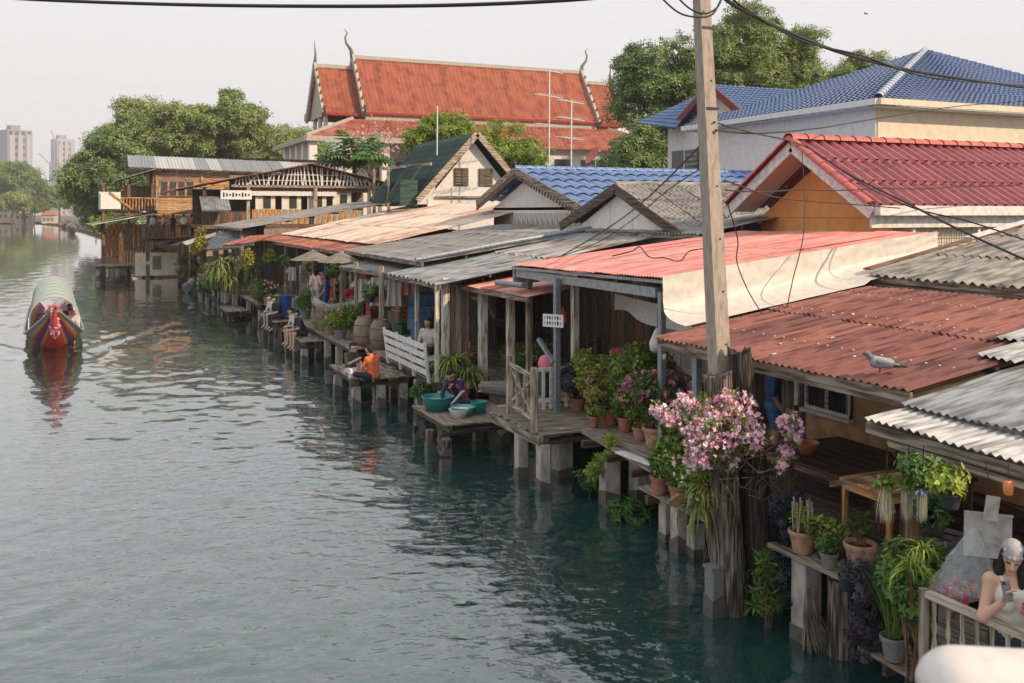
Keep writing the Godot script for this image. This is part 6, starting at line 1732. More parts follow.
func far_houses():
	# restaurant with a lattice gable facing the bridge
	var t := thing("lattice_gable_house", "restaurant with white fan lattice gable and open upper floor", "house")
	var zf := -65.0
	var ap := V(13.8, 8.15, zf)
	roof(t, V(4.9, 6.3, zf - 12), V(4.9, 6.3, zf + 0.7), V(8.9, 1.85, 0), [M.sheet_rusty, M.sheet_red_c], {"w": 1.2, "pitch": 0.25, "amp": 0.03})
	roof(t, V(20.5, 6.6, zf - 12), V(20.5, 6.6, zf + 0.7), V(-6.7, 1.55, 0), [M.sheet_rusty, M.sheet_red_c], {"w": 1.2, "pitch": 0.25, "amp": 0.03, "fascia": false})
	var lt := Node3D.new(); lt.name = "lattice"; t.add_child(lt)
	barp("bottom_rail", V(8.6, 6.6, zf), V(20.2, 6.6, zf), 0.1, 0.14, M.wood_pale_x, lt)
	var edge := func(x): return 6.3 + (x - 4.9) * 0.2079 - 0.1 if x < 13.8 else 8.15 - (x - 13.8) * 0.2313 - 0.1
	var x := 8.8
	while x < 20.0:
		var top: float = edge.call(x)
		if top > 6.75:
			barp("slat", V(x, 6.6, zf), V(x + 0.22 * sin(x * 1.7), top, zf), 0.1, 0.08, M.paint_white, lt)
		x += 0.28
	for k in 8: barp("diagonal", V(9.6 + k * 1.25, 6.65, zf + 0.04), V(10.3 + k * 1.05, edge.call(10.3 + k * 1.05), zf + 0.04), 0.09, 0.07, M.paint_white, lt)
	for y in [7.0, 7.4]: barp("crossbar", V(9.8 + (y - 7.0) * 4, y, zf + 0.02), V(18.0 - (y - 7.0) * 4, y, zf + 0.02), 0.05, 0.06, M.wood_white_x, lt)
	boxp("lattice_backing", V(13.8, 6.9, zf - 2.5), V(10.0, 1.0, 0.1), M.board_inside, t)
	boxp("upper_floor", V(13.4, 3.9, zf - 5.5), V(13.4, 0.25, 12), M.wood_brown_x, t)
	boxp("lower_wall", V(13.6, 2.3, zf - 1), V(13.0, 3.0, 0.2), M.wood_pale_x, t)
	boxp("rear_wall", V(13.6, 5.3, zf - 10), V(13, 2.6, 0.2), M.board_inside, t)
	boards(t, V(10.0, 4.05, zf - 0.4), V(17.5, 4.05, zf - 0.4), 1.0, 20, [M.wood_orange_y, M.wood_pale_y], "parapet_board")
	for k in 4:
		var wx := 10.9 + k * 1.75
		var win := boxp("window", V(wx, 5.6, zf - 0.5), V(1.3, 1.3, 0.08), M.plaster_cream, t)
		boxp("pane", V(0.1, 0, 0.05), V(0.5, 1.0, 0.03), M.glass, win)
		boxp("frame", V(-0.62, 0, 0.06), V(0.1, 1.4, 0.06), M.paint_white, win)
	boxp("beam", V(13.5, 6.4, zf - 0.35), V(9.0, 0.35, 0.12), M.wood_brown_x, t)
	boxp("shade_board", V(12.5, 6.12, zf - 0.2), V(6.4, 0.3, 0.06), M.paint_white, t)
	for px in [6.9, 8.3, 9.7, 14.2, 18.0]: boxp("post", V(px, 3.4, zf - 0.1), V(0.22, 6.2, 0.22), M.wood_pale_y if px > 9 else M.wood_dark_y, t)
	boards(t, V(6.9, 4.0, zf), V(9.6, 4.0, zf), 0.9, 14, [M.wood_dark_y, M.wood_brown_y], "balcony_slat")
	var sg := boxp("sign_board", V(8.9, 6.0, zf + 0.15), V(2.0, 0.6, 0.06), M.plastic_white, t)
	var b := B.new()
	for k in 9: b.box(V(-0.8 + k * 0.2, 0, 0.035), V(0.11, 0.3 - 0.08 * (k % 3), 0.01))
	part("lettering", b, M.black, sg)
	roof(t, V(6.6, 5.0, zf + 1.4), V(8.4, 5.0, zf + 1.4), V(0, 0.9, -1.5), [M.sheet_zinc_b], {"name": "small_awning", "w": 1.0, "pitch": 0.2, "amp": 0.02})
	# wooden two storey house with balcony
	t = thing("wooden_two_storey_house", "orange timber two storey house with pale metal roof", "house")
	var zw := -80.0
	roof(t, V(2.8, 8.35, zw + 0.8), V(20, 8.0, zw + 0.8), V(0, 1.15, -4.0), [M.sheet_silver, M.sheet_silver, M.sheet_zinc_b], {"w": 1.0, "pitch": 0.25, "amp": 0.03, "fmat": M.wood_dark_x})
	roof(t, V(2.8, 8.35, zw - 8), V(20, 8.35, zw - 8), V(0, 1.15, 4.0), [M.sheet_silver], {"name": "rear_roof", "w": 1.4, "pitch": 0.25, "amp": 0.03})
	var wl := Node3D.new(); wl.name = "wall"; t.add_child(wl)
	for k in 16: boxp("board", V(10.3, 1.5 + k * 0.42, zw), V(11.4, 0.4, 0.1), pick([M.wood_orange_x, mat_once("wood_amber_x", C(0.78, 0.54, 0.33)), M.wood_orange_x]), wl)
	boxp("side_wall", V(4.6, 4.8, zw - 4), V(0.1, 7.0, 8), M.wood_brown_z, t)
	for e in [[6.4, 6.9, 2.6], [12.0, 6.9, 2.8]]:
		var win := boxp("window", V(e[0], e[1], zw + 0.08), V(e[2], 1.5, 0.06), M.glass, t)
		for k in 5: boxp("frame", V(-e[2] / 2 + k * e[2] / 4, 0, 0.05), V(0.16, 1.5, 0.06), M.wood_orange_y, win)
		for s in [-0.75, 0.75]: boxp("frame", V(0, s, 0.05), V(e[2] + 0.16, 0.12, 0.05), M.wood_brown_x, win)
		boxp("transom", V(0, 0.55, 0.06), V(e[2], 0.35, 0.04), M.wood_grey_x, win)
	for k in 4: boxp("post", V(4.9 + k * 3.4, 4.6, zw + 0.12), V(0.2, 7.4, 0.16), M.wood_pale_y, t)
	var bl := thing("balcony_pavilion", "open balcony pavilion on stilts at the water with stairs", "pavilion")
	roof(bl, V(1.7, 7.2, zw - 4), V(1.7, 7.2, zw + 2.2), V(3.0, 1.0, 0), [M.sheet_silver, M.sheet_zinc_b], {"w": 1.1, "pitch": 0.25, "amp": 0.03})
	deck(bl, 0.8, 4.9, zw - 4, zw + 1.6, 5.0, "z", 0.4, "brown")
	boxp("white_screen", V(1.5, 5.75, zw + 1.62), V(1.4, 1.3, 0.06), M.plaster_white, bl)
	boxp("white_screen", V(0.75, 5.75, zw - 1.2), V(0.08, 1.4, 5.2), M.plaster_white, bl)
	for p in [[1.0, 1.4], [1.0, -3.6], [4.5, 1.4], [2.8, 1.4]]: boxp("post", V(p[0], 3.4, zw + p[1]), V(0.2, 7.2, 0.2), M.wood_brown_y, bl)
	for k in 12: boxp("baluster", V(2.2 + k * 0.22, 5.5, zw + 1.6), V(0.07, 0.9, 0.06), M.wood_orange_y, bl)
	barp("hand_rail", V(2.0, 5.95, zw + 1.6), V(4.8, 5.95, zw + 1.6), 0.09, 0.09, M.wood_orange_x, bl)
	barp("stair_rail", V(1.4, 6.4, zw + 1.7), V(3.0, 5.1, zw + 1.7), 0.1, 0.12, M.wood_orange_x, bl)
	roof(bl, V(-0.2, 3.9, zw - 7), V(0.2, 3.9, zw + 3.0), V(4.4, 0.85, 0), [M.sheet_beige, M.sheet_zinc], {"name": "lower_awning", "w": 1.1, "pitch": 0.25, "amp": 0.03})
	deck(bl, 0.4, 7.5, zw - 8, zw + 4.5, 0.95, "z", 0.5)
	for k in 8: pile(bl, V(0.6 + k * 0.07, 0, zw + 4 - k * 1.55), 0.2, M.concrete, 0.75)
	for k in 14: boxp("lower_baluster", V(2.4 + k * 0.2, 1.5, zw + 4.2), V(0.08, 1.0, 0.06), M.wood_orange_y, bl)
	boxp("white_base", V(4.6, 1.0, zw + 4.6), V(3.0, 1.7, 0.2), M.plaster_cream, bl)
	boxp("opening", V(4.6, 1.1, zw + 4.72), V(0.6, 1.0, 0.03), M.board_inside, bl)
	boxp("rear_wall", V(4.5, 2.5, zw - 2.5), V(0.1, 3.2, 11), M.wood_orange_z, bl)
	boards(bl, V(1.4, 0.95, zw - 7.5), V(7.0, 0.95, zw - 7.5), 2.9, 16, [M.wood_pale_y, M.wood_orange_y], "end_board")
	boards(bl, V(2.6, 5.0, zw - 4), V(4.6, 5.0, zw - 4), 2.0, 10, [M.wood_orange_y, M.wood_pale_y], "end_board")
	for p in [[2.2, 3.0], [1.3, -2.0]]: boxp("pale_column", V(p[0], 2.1, zw + p[1]), V(0.3, 2.4, 0.3), M.wood_orange_y, bl)
	var pf := thing("viewing_platform", "dark railed platform where visitors stand above the water", "platform")
	deck(pf, 3.6, 7.6, zw + 3.2, zw + 8.2, 3.0, "x", 0.4, "brown")
	boards(pf, V(3.6, 3.0, zw + 8.2), V(5.0, 3.0, zw + 8.2), 0.85, 14, [M.wood_dark_y], "rail_board")
	barp("hand_rail", V(5.0, 3.85, zw + 8.2), V(7.4, 3.85, zw + 8.2), 0.07, 0.07, M.wood_dark_x, pf)
	for k in 6: boxp("rail_post", V(5.2 + k * 0.42, 3.42, zw + 8.2), V(0.06, 0.84, 0.06), M.wood_dark_y, pf)
	boards(pf, V(3.6, 3.0, zw + 3.2), V(3.6, 3.0, zw + 8.2), 0.85, 18, [M.wood_dark_y], "rail_board")
	for p in [[3.8, 8], [3.8, 3.5], [7, 8]]: pile(pf, V(p[0], 0, zw + p[1]), 0.25, M.timber, 2.8)
	# sheds further along the bank
	for e in [[-97.0, 3.4, 3.4, M.sheet_beige, "tan walled shed just past the balcony pavilion"], [-109.0, 3.2, 3.0, M.sheet_silver, "cream walled shed farther along the bank"], [-122.0, 3.2, 3.4, M.sheet_zinc_b, "pale roofed boathouse farthest along the right bank"]]:
		var o := thing("bank_shed", e[4], "shed", V(shore(e[0]), 0, e[0]), 0, "sheds along the far right bank")
		roof(o, V(-1.2, e[1], -5), V(-1.2, e[1], 5), V(4.5, 1.0, 0), [e[3]], {"w": 1.2, "pitch": 0.3, "amp": 0.03})
		boxp("wall", V(1.6, 2.2, 0), V(0.15, 3.4, 9.6), M.plaster_cream if e[0] < -105 and e[0] > -120 else M.wood_orange_z, o)
		boxp("end_wall", V(3.0, 2.2, 4.8), V(2.8, 3.4, 0.15), M.wood_orange_x if e[0] > -105 else M.plaster_cream, o)
		for k in 3:
			var sw := boxp("window", V(1.5, 2.4, -3.0 + k * 3.0), V(0.1, 1.0, 1.2), M.glass, o)
			boxp("frame", V(-0.04, 0, 0), V(0.05, 0.1, 1.3), M.paint_white, sw)
		boxp("floor", V(1.0, 0.85, 0), V(4.4, 0.15, 10), M.wood_grey_z, o)
		for k in 5: boxp("post", V(-0.9, 1.2, -4.6 + k * 2.3), V(0.18, 3.0, 0.18), M.wood_grey_y, o)
	for e in [[110, 224, 100, "leafy creeper hanging from the lower balcony"], [96, 226, 112, "leafy creeper over the shed posts past the balcony"], [130, 226, 88, "green plant at the balcony corner column"]]:
		var d: float = e[2]
		var xc: float = (e[0] - 512.0) / 950.0 * d
		shrub(V(xc * 0.9135 + d * 0.4067, 4.8 - (e[1] - 213.0) / 950.0 * d, -(d * 0.9135 - xc * 0.4067)), V(1.5, 1.1, 1.3), LIME + GREEN, e[3], {"n": 200, "ls": 0.6, "leaf": "broad", "called": "creeper", "drop": 1.0})

func mat_once(key: String, c: Color) -> Material:
	return M[key] if M.has(key) else mat(key, c, 0.85, T.wood, V(0.25, 2.5, 2.5))

func back_houses():
	# orange gable house with red tiles
	var t := thing("orange_gable_house", "orange gabled house with maroon tiled roof behind the pink roof", "house")
	var x := 14.4; var zc := -16.95; var y1 := 6.45; var zl := -19.35; var zr := -14.55; var ye := 4.93
	gable(t, x + 0.85, zc, 2.1, 4.7, 5.95, M.plaster_orange)
	boxp("lower_wall", V(x + 0.92, 3.6, zc), V(0.1, 2.24, 4.2), M.plaster_orange, t)
	boxp("side_wall", V(x + 6.2, 3.9, zc + 2.05), V(10, 1.9, 0.1), M.plaster_cream, t)
	boxp("rear_wall", V(x + 11, 4, zc), V(0.1, 2.6, 4.2), M.plaster_cream, t)
	tiles(t, V(x, ye, zr), V(x + 12, ye, zr), V(0, y1 - ye, zc - zr), [M.tile_red, M.tile_red_b], 3, 0.3, {"amp": 0.04, "tilt": 0.05})
	tiles(t, V(x, ye, zl), V(x + 12, ye, zl), V(0, y1 - ye, zc - zl), [M.tile_red], 3, 0.3, {"amp": 0.04, "tilt": 0.05})
	ridge(t, V(x - 0.05, y1 + 0.06, zc), V(x + 12, y1 + 0.06, zc), 0.17, mat("tile_pink", C(0.55, 0.13, 0.11), 0.5, T.grime2, V(0.5, 0.5, 0.5)), 26)
	mat("soffit_pink", C(0.8, 0.52, 0.45), 0.8)
	for e in [[zr, 1.0], [zl, -1.0]]:
		var z: float = e[0]
		ridge(t, V(x - 0.02, ye + 0.07, z), V(x - 0.02, y1 + 0.05, zc), 0.13, M.tile_pink, 7)
		barp("bargeboard", V(x + 0.02, ye - 0.14, z), V(x + 0.02, y1 - 0.16, zc), 0.05, 0.24, M.paint_white, t)
		var b := B.new()
		b.quad(V(x, ye - 0.1, z), V(x + 0.9, ye - 0.1, z), V(x + 0.9, y1 - 0.12, zc), V(x, y1 - 0.12, zc))
		part("soffit", b, M.soffit_pink, t)
	boxp("gutter", V(x + 6.05, ye - 0.08, zr + 0.12), V(12.0, 0.2, 0.16), M.paint_white, t)
	boxp("fascia", V(x + 6.1, ye - 0.3, zr - 0.06), V(12.1, 0.26, 0.06), M.paint_white, t)
	# meshed porch under the eave
	for k in 5: boxp("mesh_post", V(x + 1.3 + k * 1.9, 4.25, zr - 0.15), V(0.07, 1.0, 0.07), M.paint_white, t)
	for k in 60: boxp("mesh_wire", V(x + 1.4 + k * 0.15, 4.25, zr - 0.18), V(0.014, 1.0, 0.014), M.paint_grey, t)
	for k in 6: boxp("mesh_wire", V(x + 5.8, 3.85 + k * 0.16, zr - 0.2), V(9.0, 0.014, 0.014), M.paint_grey, t)
	# weathered fibre cement roof next to the red roof
	t = thing("fibre_cement_house", "low house under mossy grey wavy fibre cement roofing", "house")
	roof(t, V(11.87, 3.76, -12.05), V(11.87, 3.76, -7.0), V(4.6, 0.9, 0), [M.sheet_asbestos, M.sheet_asbestos_b], {"w": 0.9, "rows": 3, "pitch": 0.177, "amp": 0.028, "rafter": 1.4})
	barp("eave_plank", V(11.98, 3.62, -12.05), V(11.98, 3.62, -7.0), 0.04, 0.14, M.wood_grey_z, t)
	barp("edge_plank", V(11.9, 3.86, -12.12), V(16.3, 4.72, -12.12), 0.16, 0.03, M.wood_brown_x, t)
	barp("edge_flashing", V(14.3, 4.36, -12.16), V(16.6, 4.8, -12.16), 0.2, 0.03, M.paint_white, t)
	boxp("front_wall", V(12.3, 2.4, -9.5), V(0.1, 2.4, 5), M.board_inside, t)
	boxp("side_wall", V(14.3, 2.6, -11.9), V(4, 2.2, 0.1), M.board_inside, t)
	# large cream house with blue hipped roof
	t = thing("blue_hip_roof_house", "large cream house with blue hipped tile roof on the right", "house")
	var c := Vector3(25.8, 8.92, -25.73)
	var ey := c.y
	var o := V(c.x, 0, c.z)       # eave corner towards the camera
	boxp("wall_body", V(o.x + 9, ey / 2 - 0.4, o.z - 6.1), V(16.8, ey + 0.4, 11), M.plaster_cream, t)
	boxp("canal_wall", V(o.x + 0.56, ey / 2 - 0.4, o.z - 6.1), V(0.08, ey + 0.38, 10.9), M.plaster_white, t)
	var apex0 := V(o.x + 9, ey + 3.3, o.z - 6.1); var apex1 := apex0
	courses(t, "hip_roof", V(o.x, ey, o.z), V(o.x + 18, ey, o.z), apex0, apex1, 30, M.tile_navy)
	courses(t, "hip_roof", V(o.x, ey, o.z - 12.2), V(o.x, ey, o.z), apex0, apex0, 30, M.tile_navy)
	ridge(t, o + V(0, ey + 0.1 - o.y, 0), apex0 + V(0, 0.1, 0), 0.16, mat("tile_pale", C(0.42, 0.45, 0.56), 0.6), 26)
	boxp("gutter", V(o.x + 9, ey - 0.12, o.z + 0.05), V(18, 0.22, 0.18), M.plaster_cream, t)
	boxp("gutter", V(o.x - 0.05, ey - 0.12, o.z - 6.1), V(0.18, 0.22, 12.2), M.plaster_white, t)
	boxp("soffit", V(o.x + 9, ey - 0.26, o.z - 6.1), V(17.8, 0.04, 12), M.paint_white, t)
	# lower gabled wing towards the canal
	var gp := Vector3(27.72, 11.11, -38.56); var gl := Vector3(28.08, 9.43, -42.23); var gr := Vector3(27.57, 9.15, -35.34)
	courses(t, "wing_roof", V(gr.x, gr.y, gr.z), V(gr.x + 9, gr.y, gr.z), gp, V(gp.x + 9, gp.y, gp.z), 14, M.tile_navy)
	courses(t, "wing_roof", V(gl.x + 9, gl.y, gl.z), gl, V(gp.x + 9, gp.y, gp.z), gp, 14, M.tile_navy)
	courses(t, "lean_to_roof", Vector3(27.88, 9.82, -45.6), Vector3(27.66, 9.18, -41.32), Vector3(30.05, 10.99, -43.54), Vector3(29.18, 11.1, -41.19), 9, M.tile_navy)
	boxp("lean_to_wall", Vector3(28.89, 7.72, -42.42), V(0.3, 4.6, 2.6), M.plaster_white, t)
	barp("bargeboard", gl - V(0, 0.1, 0), gp - V(0, 0.1, 0), 0.08, 0.34, mat_once("barge_red", C(0.3, 0.08, 0.06)), t)
	barp("bargeboard", gr - V(0, 0.1, 0), gp - V(0, 0.1, 0), 0.08, 0.34, M.barge_red, t)
	var b := B.new()
	b.tri(V(gp.x + 0.8, gl.y - 0.2, gl.z + 0.4), V(gp.x + 0.8, gr.y - 0.2, gr.z - 0.4), V(gp.x + 0.8, gp.y - 0.3, gp.z))
	part("gable_wall", b, M.plaster_white, t)
	boxp("wing_wall", V(gp.x + 4.9, 3.6, (gl.z + gr.z) / 2), V(8.2, 2 * (gr.y - 3.6), gr.z - gl.z - 0.8), M.plaster_white, t)
	for e in [[685, 160, 27, 20], [745, 159, 17, 22]]:
		var px := gp.x + 0.75
		var k: float = (e[0] - 512.0) / 950.0
		var d: float = px / (k * 0.9135 + 0.4067)
		var at := V(px, 4.8 - (e[1] - 213.0) / 950.0 * d, -(d * 0.9135 - k * d * 0.4067))
		var win := boxp("window", at, V(0.06, e[3] / 950.0 * d, e[2] / 950.0 * d * 1.7), M.glass, t)
		boxp("frame", V(-0.03, 0, 0), V(0.05, e[3] / 950.0 * d, 0.08), M.paint_white, win)
		for s in 5: boxp("louvre", V(-0.04, -0.5 + s * 0.25, e[2] / 950.0 * d * 0.42), V(0.04, 0.06, e[2] / 950.0 * d * 0.75), M.paint_grey, win)
	# green roofed gable house
	t = thing("green_roof_house", "white gable house with steep dark green sheet roof", "house")
	var gz := -45.0; var gx := 18.1
	roof(t, V(15.0, 5.5, gz - 9.5), V(15.0, 5.5, gz), V(3.1, 3.4, 0), [M.sheet_green, M.sheet_green_b], {"w": 0.8, "pitch": 0.4, "amp": 0.07, "prof": 1, "fascia": false})
	roof(t, V(21.2, 5.5, gz - 9.5), V(21.2, 5.5, gz), V(-3.1, 3.4, 0), [M.sheet_green], {"w": 0.7, "pitch": 0.35, "amp": 0.05, "fascia": false})
	b = B.new()
	b.tri(V(15.6, 5.5, gz - 0.5), V(20.6, 5.5, gz - 0.5), V(gx, 8.45, gz - 0.5))
	part("gable_wall", b, M.plaster_white, t)
	boxp("lower_wall", V(gx, 4.4, gz - 0.55), V(5.0, 2.2, 0.1), M.plaster_white, t)
	barp("bargeboard", V(14.9, 5.4, gz + 0.02), V(gx, 8.85, gz + 0.02), 0.08, 0.3, M.wood_pale_x, t)
	barp("bargeboard", V(21.3, 5.4, gz + 0.02), V(gx, 8.85, gz + 0.02), 0.08, 0.3, M.wood_pale_x, t)
	for wx in [17.4, 18.75]:
		var win := boxp("window", V(wx, 6.65, gz - 0.44), V(0.75, 0.9, 0.05), M.wood_dark_x, t)
		for k in 6: boxp("louvre", V(0, -0.38 + k * 0.15, 0.04), V(0.7, 0.09, 0.03), M.wood_grey_x, win, Basis(Vector3.RIGHT, 0.5))
	boxp("sill_beam", V(gx, 5.62, gz - 0.4), V(4.2, 0.1, 0.1), M.wood_grey_x, t)
	# two folded green dormer sheets on the canal side
	for z in [gz - 1.5, gz - 4.2]:
		barp("dormer_post", V(14.2, 4.8, z - 1.2), V(14.2, 7.2, z - 1.2), 0.12, 0.12, M.wood_grey_y, t)
		roof(t, V(14.1, 5.35, z - 1.3), V(14.1, 5.35, z + 1.0), V(1.2, 1.9, 0), [M.sheet_green, M.sheet_green_b], {"name": "dormer_roof", "w": 0.6, "pitch": 0.3, "amp": 0.06, "prof": 1, "fascia": false})
		boxp("dormer_cheek", V(14.6, 5.8, z + 1.05), V(0.9, 1.3, 0.06), M.sheet_green_b, t)
	barp("dormer_ridge", V(14.9, 7.25, gz - 6), V(15.6, 7.25, gz), 0.12, 0.14, M.wood_pale_z, t)
	# antennas
	for e in [[Vector3(20.35, 7.12, -41.29), 4.7, "tall tv antenna mast on the blue tiled roof"], [Vector3(20.86, 7.07, -39.97), 3.1, "shorter tv antenna mast beside the tall one"], [Vector3(16.73, 8.64, -47.28), 1.8, "single antenna rod above the green roof"]]:
		var a := thing("tv_antenna", e[2], "antenna", e[0], 0.3, "antennas on the roofs")
		tubep("mast", [V(0, -0.8, 0), V(0.03, e[1], 0)], 0.035, M.paint_white, a, 6)
		if e[1] < 2: continue
		for h in [0.98, 0.72, 0.42]:
			tubep("boom", [V(-0.9, e[1] * h, 0), V(0.9, e[1] * h - 0.08, 0)], 0.02, M.paint_white, a, 5)
			for k in 7: tubep("element", [V(-0.8 + k * 0.26, e[1] * h, -0.3), V(-0.8 + k * 0.26, e[1] * h, 0.3)], 0.012, M.paint_white, a, 4)
	var ds := thing("satellite_dish", "small red satellite dish on the blue tiled roof", "dish", Vector3(20.39, 7.28, -36.89))
	b = B.new(); b.lathe(Vector3.ZERO, [Vector2(0.0, 0), Vector2(0.2, 0.03), Vector2(0.4, 0.12), Vector2(0.42, 0.14)], 18)
	part("reflector", b, mat("dish_red", C(0.5, 0.1, 0.06), 0.5), ds, Transform3D(Basis(Vector3.BACK, 1.0), Vector3.ZERO))
	tubep("mount", [V(0.05, 0, 0), V(0.1, -0.7, 0)], 0.03, M.paint_grey, ds, 6)

# rows of small overlapping tiles between an eave e0-e1 and a ridge r0-r1, ribbed across; too many and too small to part
func courses(t: Node3D, called: String, e0: Vector3, e1: Vector3, r0: Vector3, r1: Vector3, rows: int, mt: Material, pitch := 0.28, sag := 0.0) -> MeshInstance3D:
	var b := B.new()
	var nn := (e1 - e0).cross(r0 - e0).normalized()
	for j in rows:
		var f0 := float(j) / rows; var f1 := float(j + 1) / rows + 0.2 / rows
		var a0 := e0.lerp(r0, f0); var a1 := e1.lerp(r1, f0)
		var c0 := e0.lerp(r0, minf(f1, 1.0)); var c1 := e1.lerp(r1, minf(f1, 1.0))
		var off := nn * 0.05
		var s0 := V(0, -sag * sin(f0 * PI), 0); var s1 := V(0, -sag * sin(minf(f1, 1.0) * PI), 0)
		var n := maxi(2, roundi((a1 - a0).length() / pitch))
		for k in n:
			var u0 := float(k) / n; var u1 := (k + 1.0) / n; var um := (u0 + u1) / 2
			b.quad(a0.lerp(a1, u0) + off * 0.5 + s0, a0.lerp(a1, um) + off * 1.4 + s0, c0.lerp(c1, um) + off * 0.5 + s1, c0.lerp(c1, u0) - off * 0.4 + s1)
			b.quad(a0.lerp(a1, um) + off * 1.4 + s0, a0.lerp(a1, u1) + off * 0.5 + s0, c0.lerp(c1, u1) - off * 0.4 + s1, c0.lerp(c1, um) + off * 0.5 + s1)
			b.quad(a0.lerp(a1, u0) - off + s0, a0.lerp(a1, u1) - off + s0, a0.lerp(a1, u1) + off * 0.5 + s0, a0.lerp(a1, u0) + off * 0.5 + s0)
	var o := part(called, b, mt, t)
	o.set_meta("kind", "stuff")
	return o

func temple():
	mat("temple_tile", C(0.38, 0.115, 0.065), 0.75, noise(41, 0.01, [[0.0, Color(0.72, 0.66, 0.64)], [0.4, Color(0.9, 0.87, 0.86)], [0.6, G(1.0)], [1.0, Color(1, 0.95, 0.9)]], 512, 6), V(0.13, 0.13, 0.13))
	mat("temple_trim", C(0.5, 0.45, 0.38), 0.7, T.grime2, V(0.3, 0.3, 0.3))
	mat("temple_gold", C(0.2, 0.19, 0.15), 0.6, T.grime2, V(0.5, 0.5, 0.5))
	var t := thing("temple", "large temple hall with steep orange tiled roofs and horned finials", "temple")
	var A := Vector3(26.55, 22.04, -103.12); var Bq := Vector3(54.99, 22.02, -102.49)
	var zc := (A.z + Bq.z) / 2; var xa := A.x; var xb := Bq.x
	var yr := 21.9; var ye := 15.3; var hw := 4.6
	var tier := func(x0: float, x1: float, yr_: float, ye_: float, w: float, ends: Array):
		courses(t, "tile_roof", V(x0, ye_, zc + w), V(x1, ye_, zc + w), V(x0, yr_, zc), V(x1, yr_, zc), 26, M.temple_tile, 0.5, 0.35)
		courses(t, "tile_roof", V(x1, ye_, zc - w), V(x0, ye_, zc - w), V(x1, yr_, zc), V(x0, yr_, zc), 12, M.temple_tile, 1.0, 0.35)
		barp("ridge_beam", V(x0, yr_ + 0.1, zc), V(x1, yr_ + 0.1, zc), 0.35, 0.4, M.temple_trim, t)
		barp("eave_band", V(x0, ye_ + 0.1, zc + w + 0.06), V(x1, ye_ + 0.1, zc + w + 0.06), 0.14, 0.28, mat_once("band_red", C(0.5, 0.06, 0.05)), t)
		for x in ends:
			for s in [-1.0, 1.0]:
				barp("bargeboard", V(x, ye_ - 0.1, zc + s * (w + 0.15)), V(x, yr_ + 0.25, zc), 0.3, 0.55, M.temple_trim, t)
				for k in 6:
					var p := V(x, ye_, zc + s * (w + 0.2)).lerp(V(x, yr_, zc), (k + 0.4) / 6.4)
					barp("flame_finial", p, p + V(0, 0.55, s * 0.45), 0.14, 0.2, M.temple_gold, t)
				tubep("eave_finial", [V(x, ye_, zc + s * w), V(x, ye_ + 0.25, zc + s * (w + 0.7)), V(x, ye_ + 0.9, zc + s * (w + 1.0))], [0.22, 0.16, 0.04], M.temple_gold, t, 6)
			var d := -1.0 if x == x0 else 1.0
			if x1 - x0 > 8: tubep("horn_finial", [V(x, yr_, zc), V(x + d * 0.2, yr_ + 0.9, zc), V(x + d * 0.75, yr_ + 1.6, zc), V(x + d * 0.85, yr_ + 2.2, zc), V(x + d * 0.6, yr_ + 2.7, zc), V(x + d * 0.95, yr_ + 3.1, zc)], [0.3, 0.2, 0.13, 0.1, 0.08, 0.02], M.temple_gold, t, 8)
			else: tubep("horn_finial", [V(x, yr_, zc), V(x - d * 0.1, yr_ + 1.2, zc), V(x + d * 0.05, yr_ + 2.8, zc)], [0.26, 0.12, 0.02], M.temple_gold, t, 8)
			var b := B.new()
			if d < 0: b.tri(V(x + 0.3, ye_, zc - w), V(x + 0.3, ye_, zc + w), V(x + 0.3, yr_, zc))
			else: b.tri(V(x - 0.3, ye_, zc + w), V(x - 0.3, ye_, zc - w), V(x - 0.3, yr_, zc))
			part("pediment", b, M.temple_trim, t)
	tier.call(xa, xb, yr, ye, hw, [xa, xb])
	tier.call(xa - 4.2, xa + 0.2, yr - 1.2, ye - 0.2, hw - 0.5, [xa - 4.2])
	tier.call(xb - 0.2, xb + 4.2, yr - 1.2, ye - 0.2, hw - 0.5, [xb + 4.2])
	# lower skirt roof all round
	var sy := 14.7; var ly := 12.4
	courses(t, "skirt_roof", V(xa - 7, ly, zc + 9), V(xb + 7, ly, zc + 9), V(xa - 1.2, sy, zc + hw), V(xb + 1.2, sy, zc + hw), 14, M.temple_tile, 0.5)
	courses(t, "skirt_roof", V(xa - 7, ly, zc - 9), V(xa - 7, ly, zc + 9), V(xa - 1.2, sy, zc - hw), V(xa - 1.2, sy, zc + hw), 14, M.temple_tile, 0.5)
	barp("hip_trim", V(xa - 7, ly + 0.1, zc + 9), V(xa - 1.2, sy + 0.1, zc + hw), 0.3, 0.3, M.temple_trim, t)
	barp("hip_trim", V(xb + 7, ly + 0.1, zc + 9), V(xb + 1.2, sy + 0.1, zc + hw), 0.3, 0.3, M.temple_trim, t)
	barp("eave_trim", V(xa - 7, ly - 0.2, zc + 9), V(xb + 7, ly - 0.2, zc + 9), 0.3, 0.5, M.temple_trim, t)
	barp("eave_trim", V(xa - 7, ly - 0.2, zc - 9), V(xa - 7, ly - 0.2, zc + 9), 0.3, 0.5, M.temple_trim, t)
	boxp("wall", V((xa + xb) / 2, 6.6, zc), V(xb - xa, 13, 9), M.plaster_white, t)
	boxp("clerestory", V((xa + xb) / 2, 14.9, zc), V(xb - xa - 0.5, 1.4, 8.8), M.temple_trim, t)
	for k in 12:
		boxp("column", V(xa - 6.2 + k * (xb - xa + 12.4) / 11, 6.2, zc + 8.2), V(0.8, 12, 0.8), M.plaster_white, t)
	for k in 4: boxp("column", V(xa - 6.2, 6.2, zc + 8.2 - (k + 1) * 3.2), V(0.8, 12, 0.8), M.plaster_white, t)
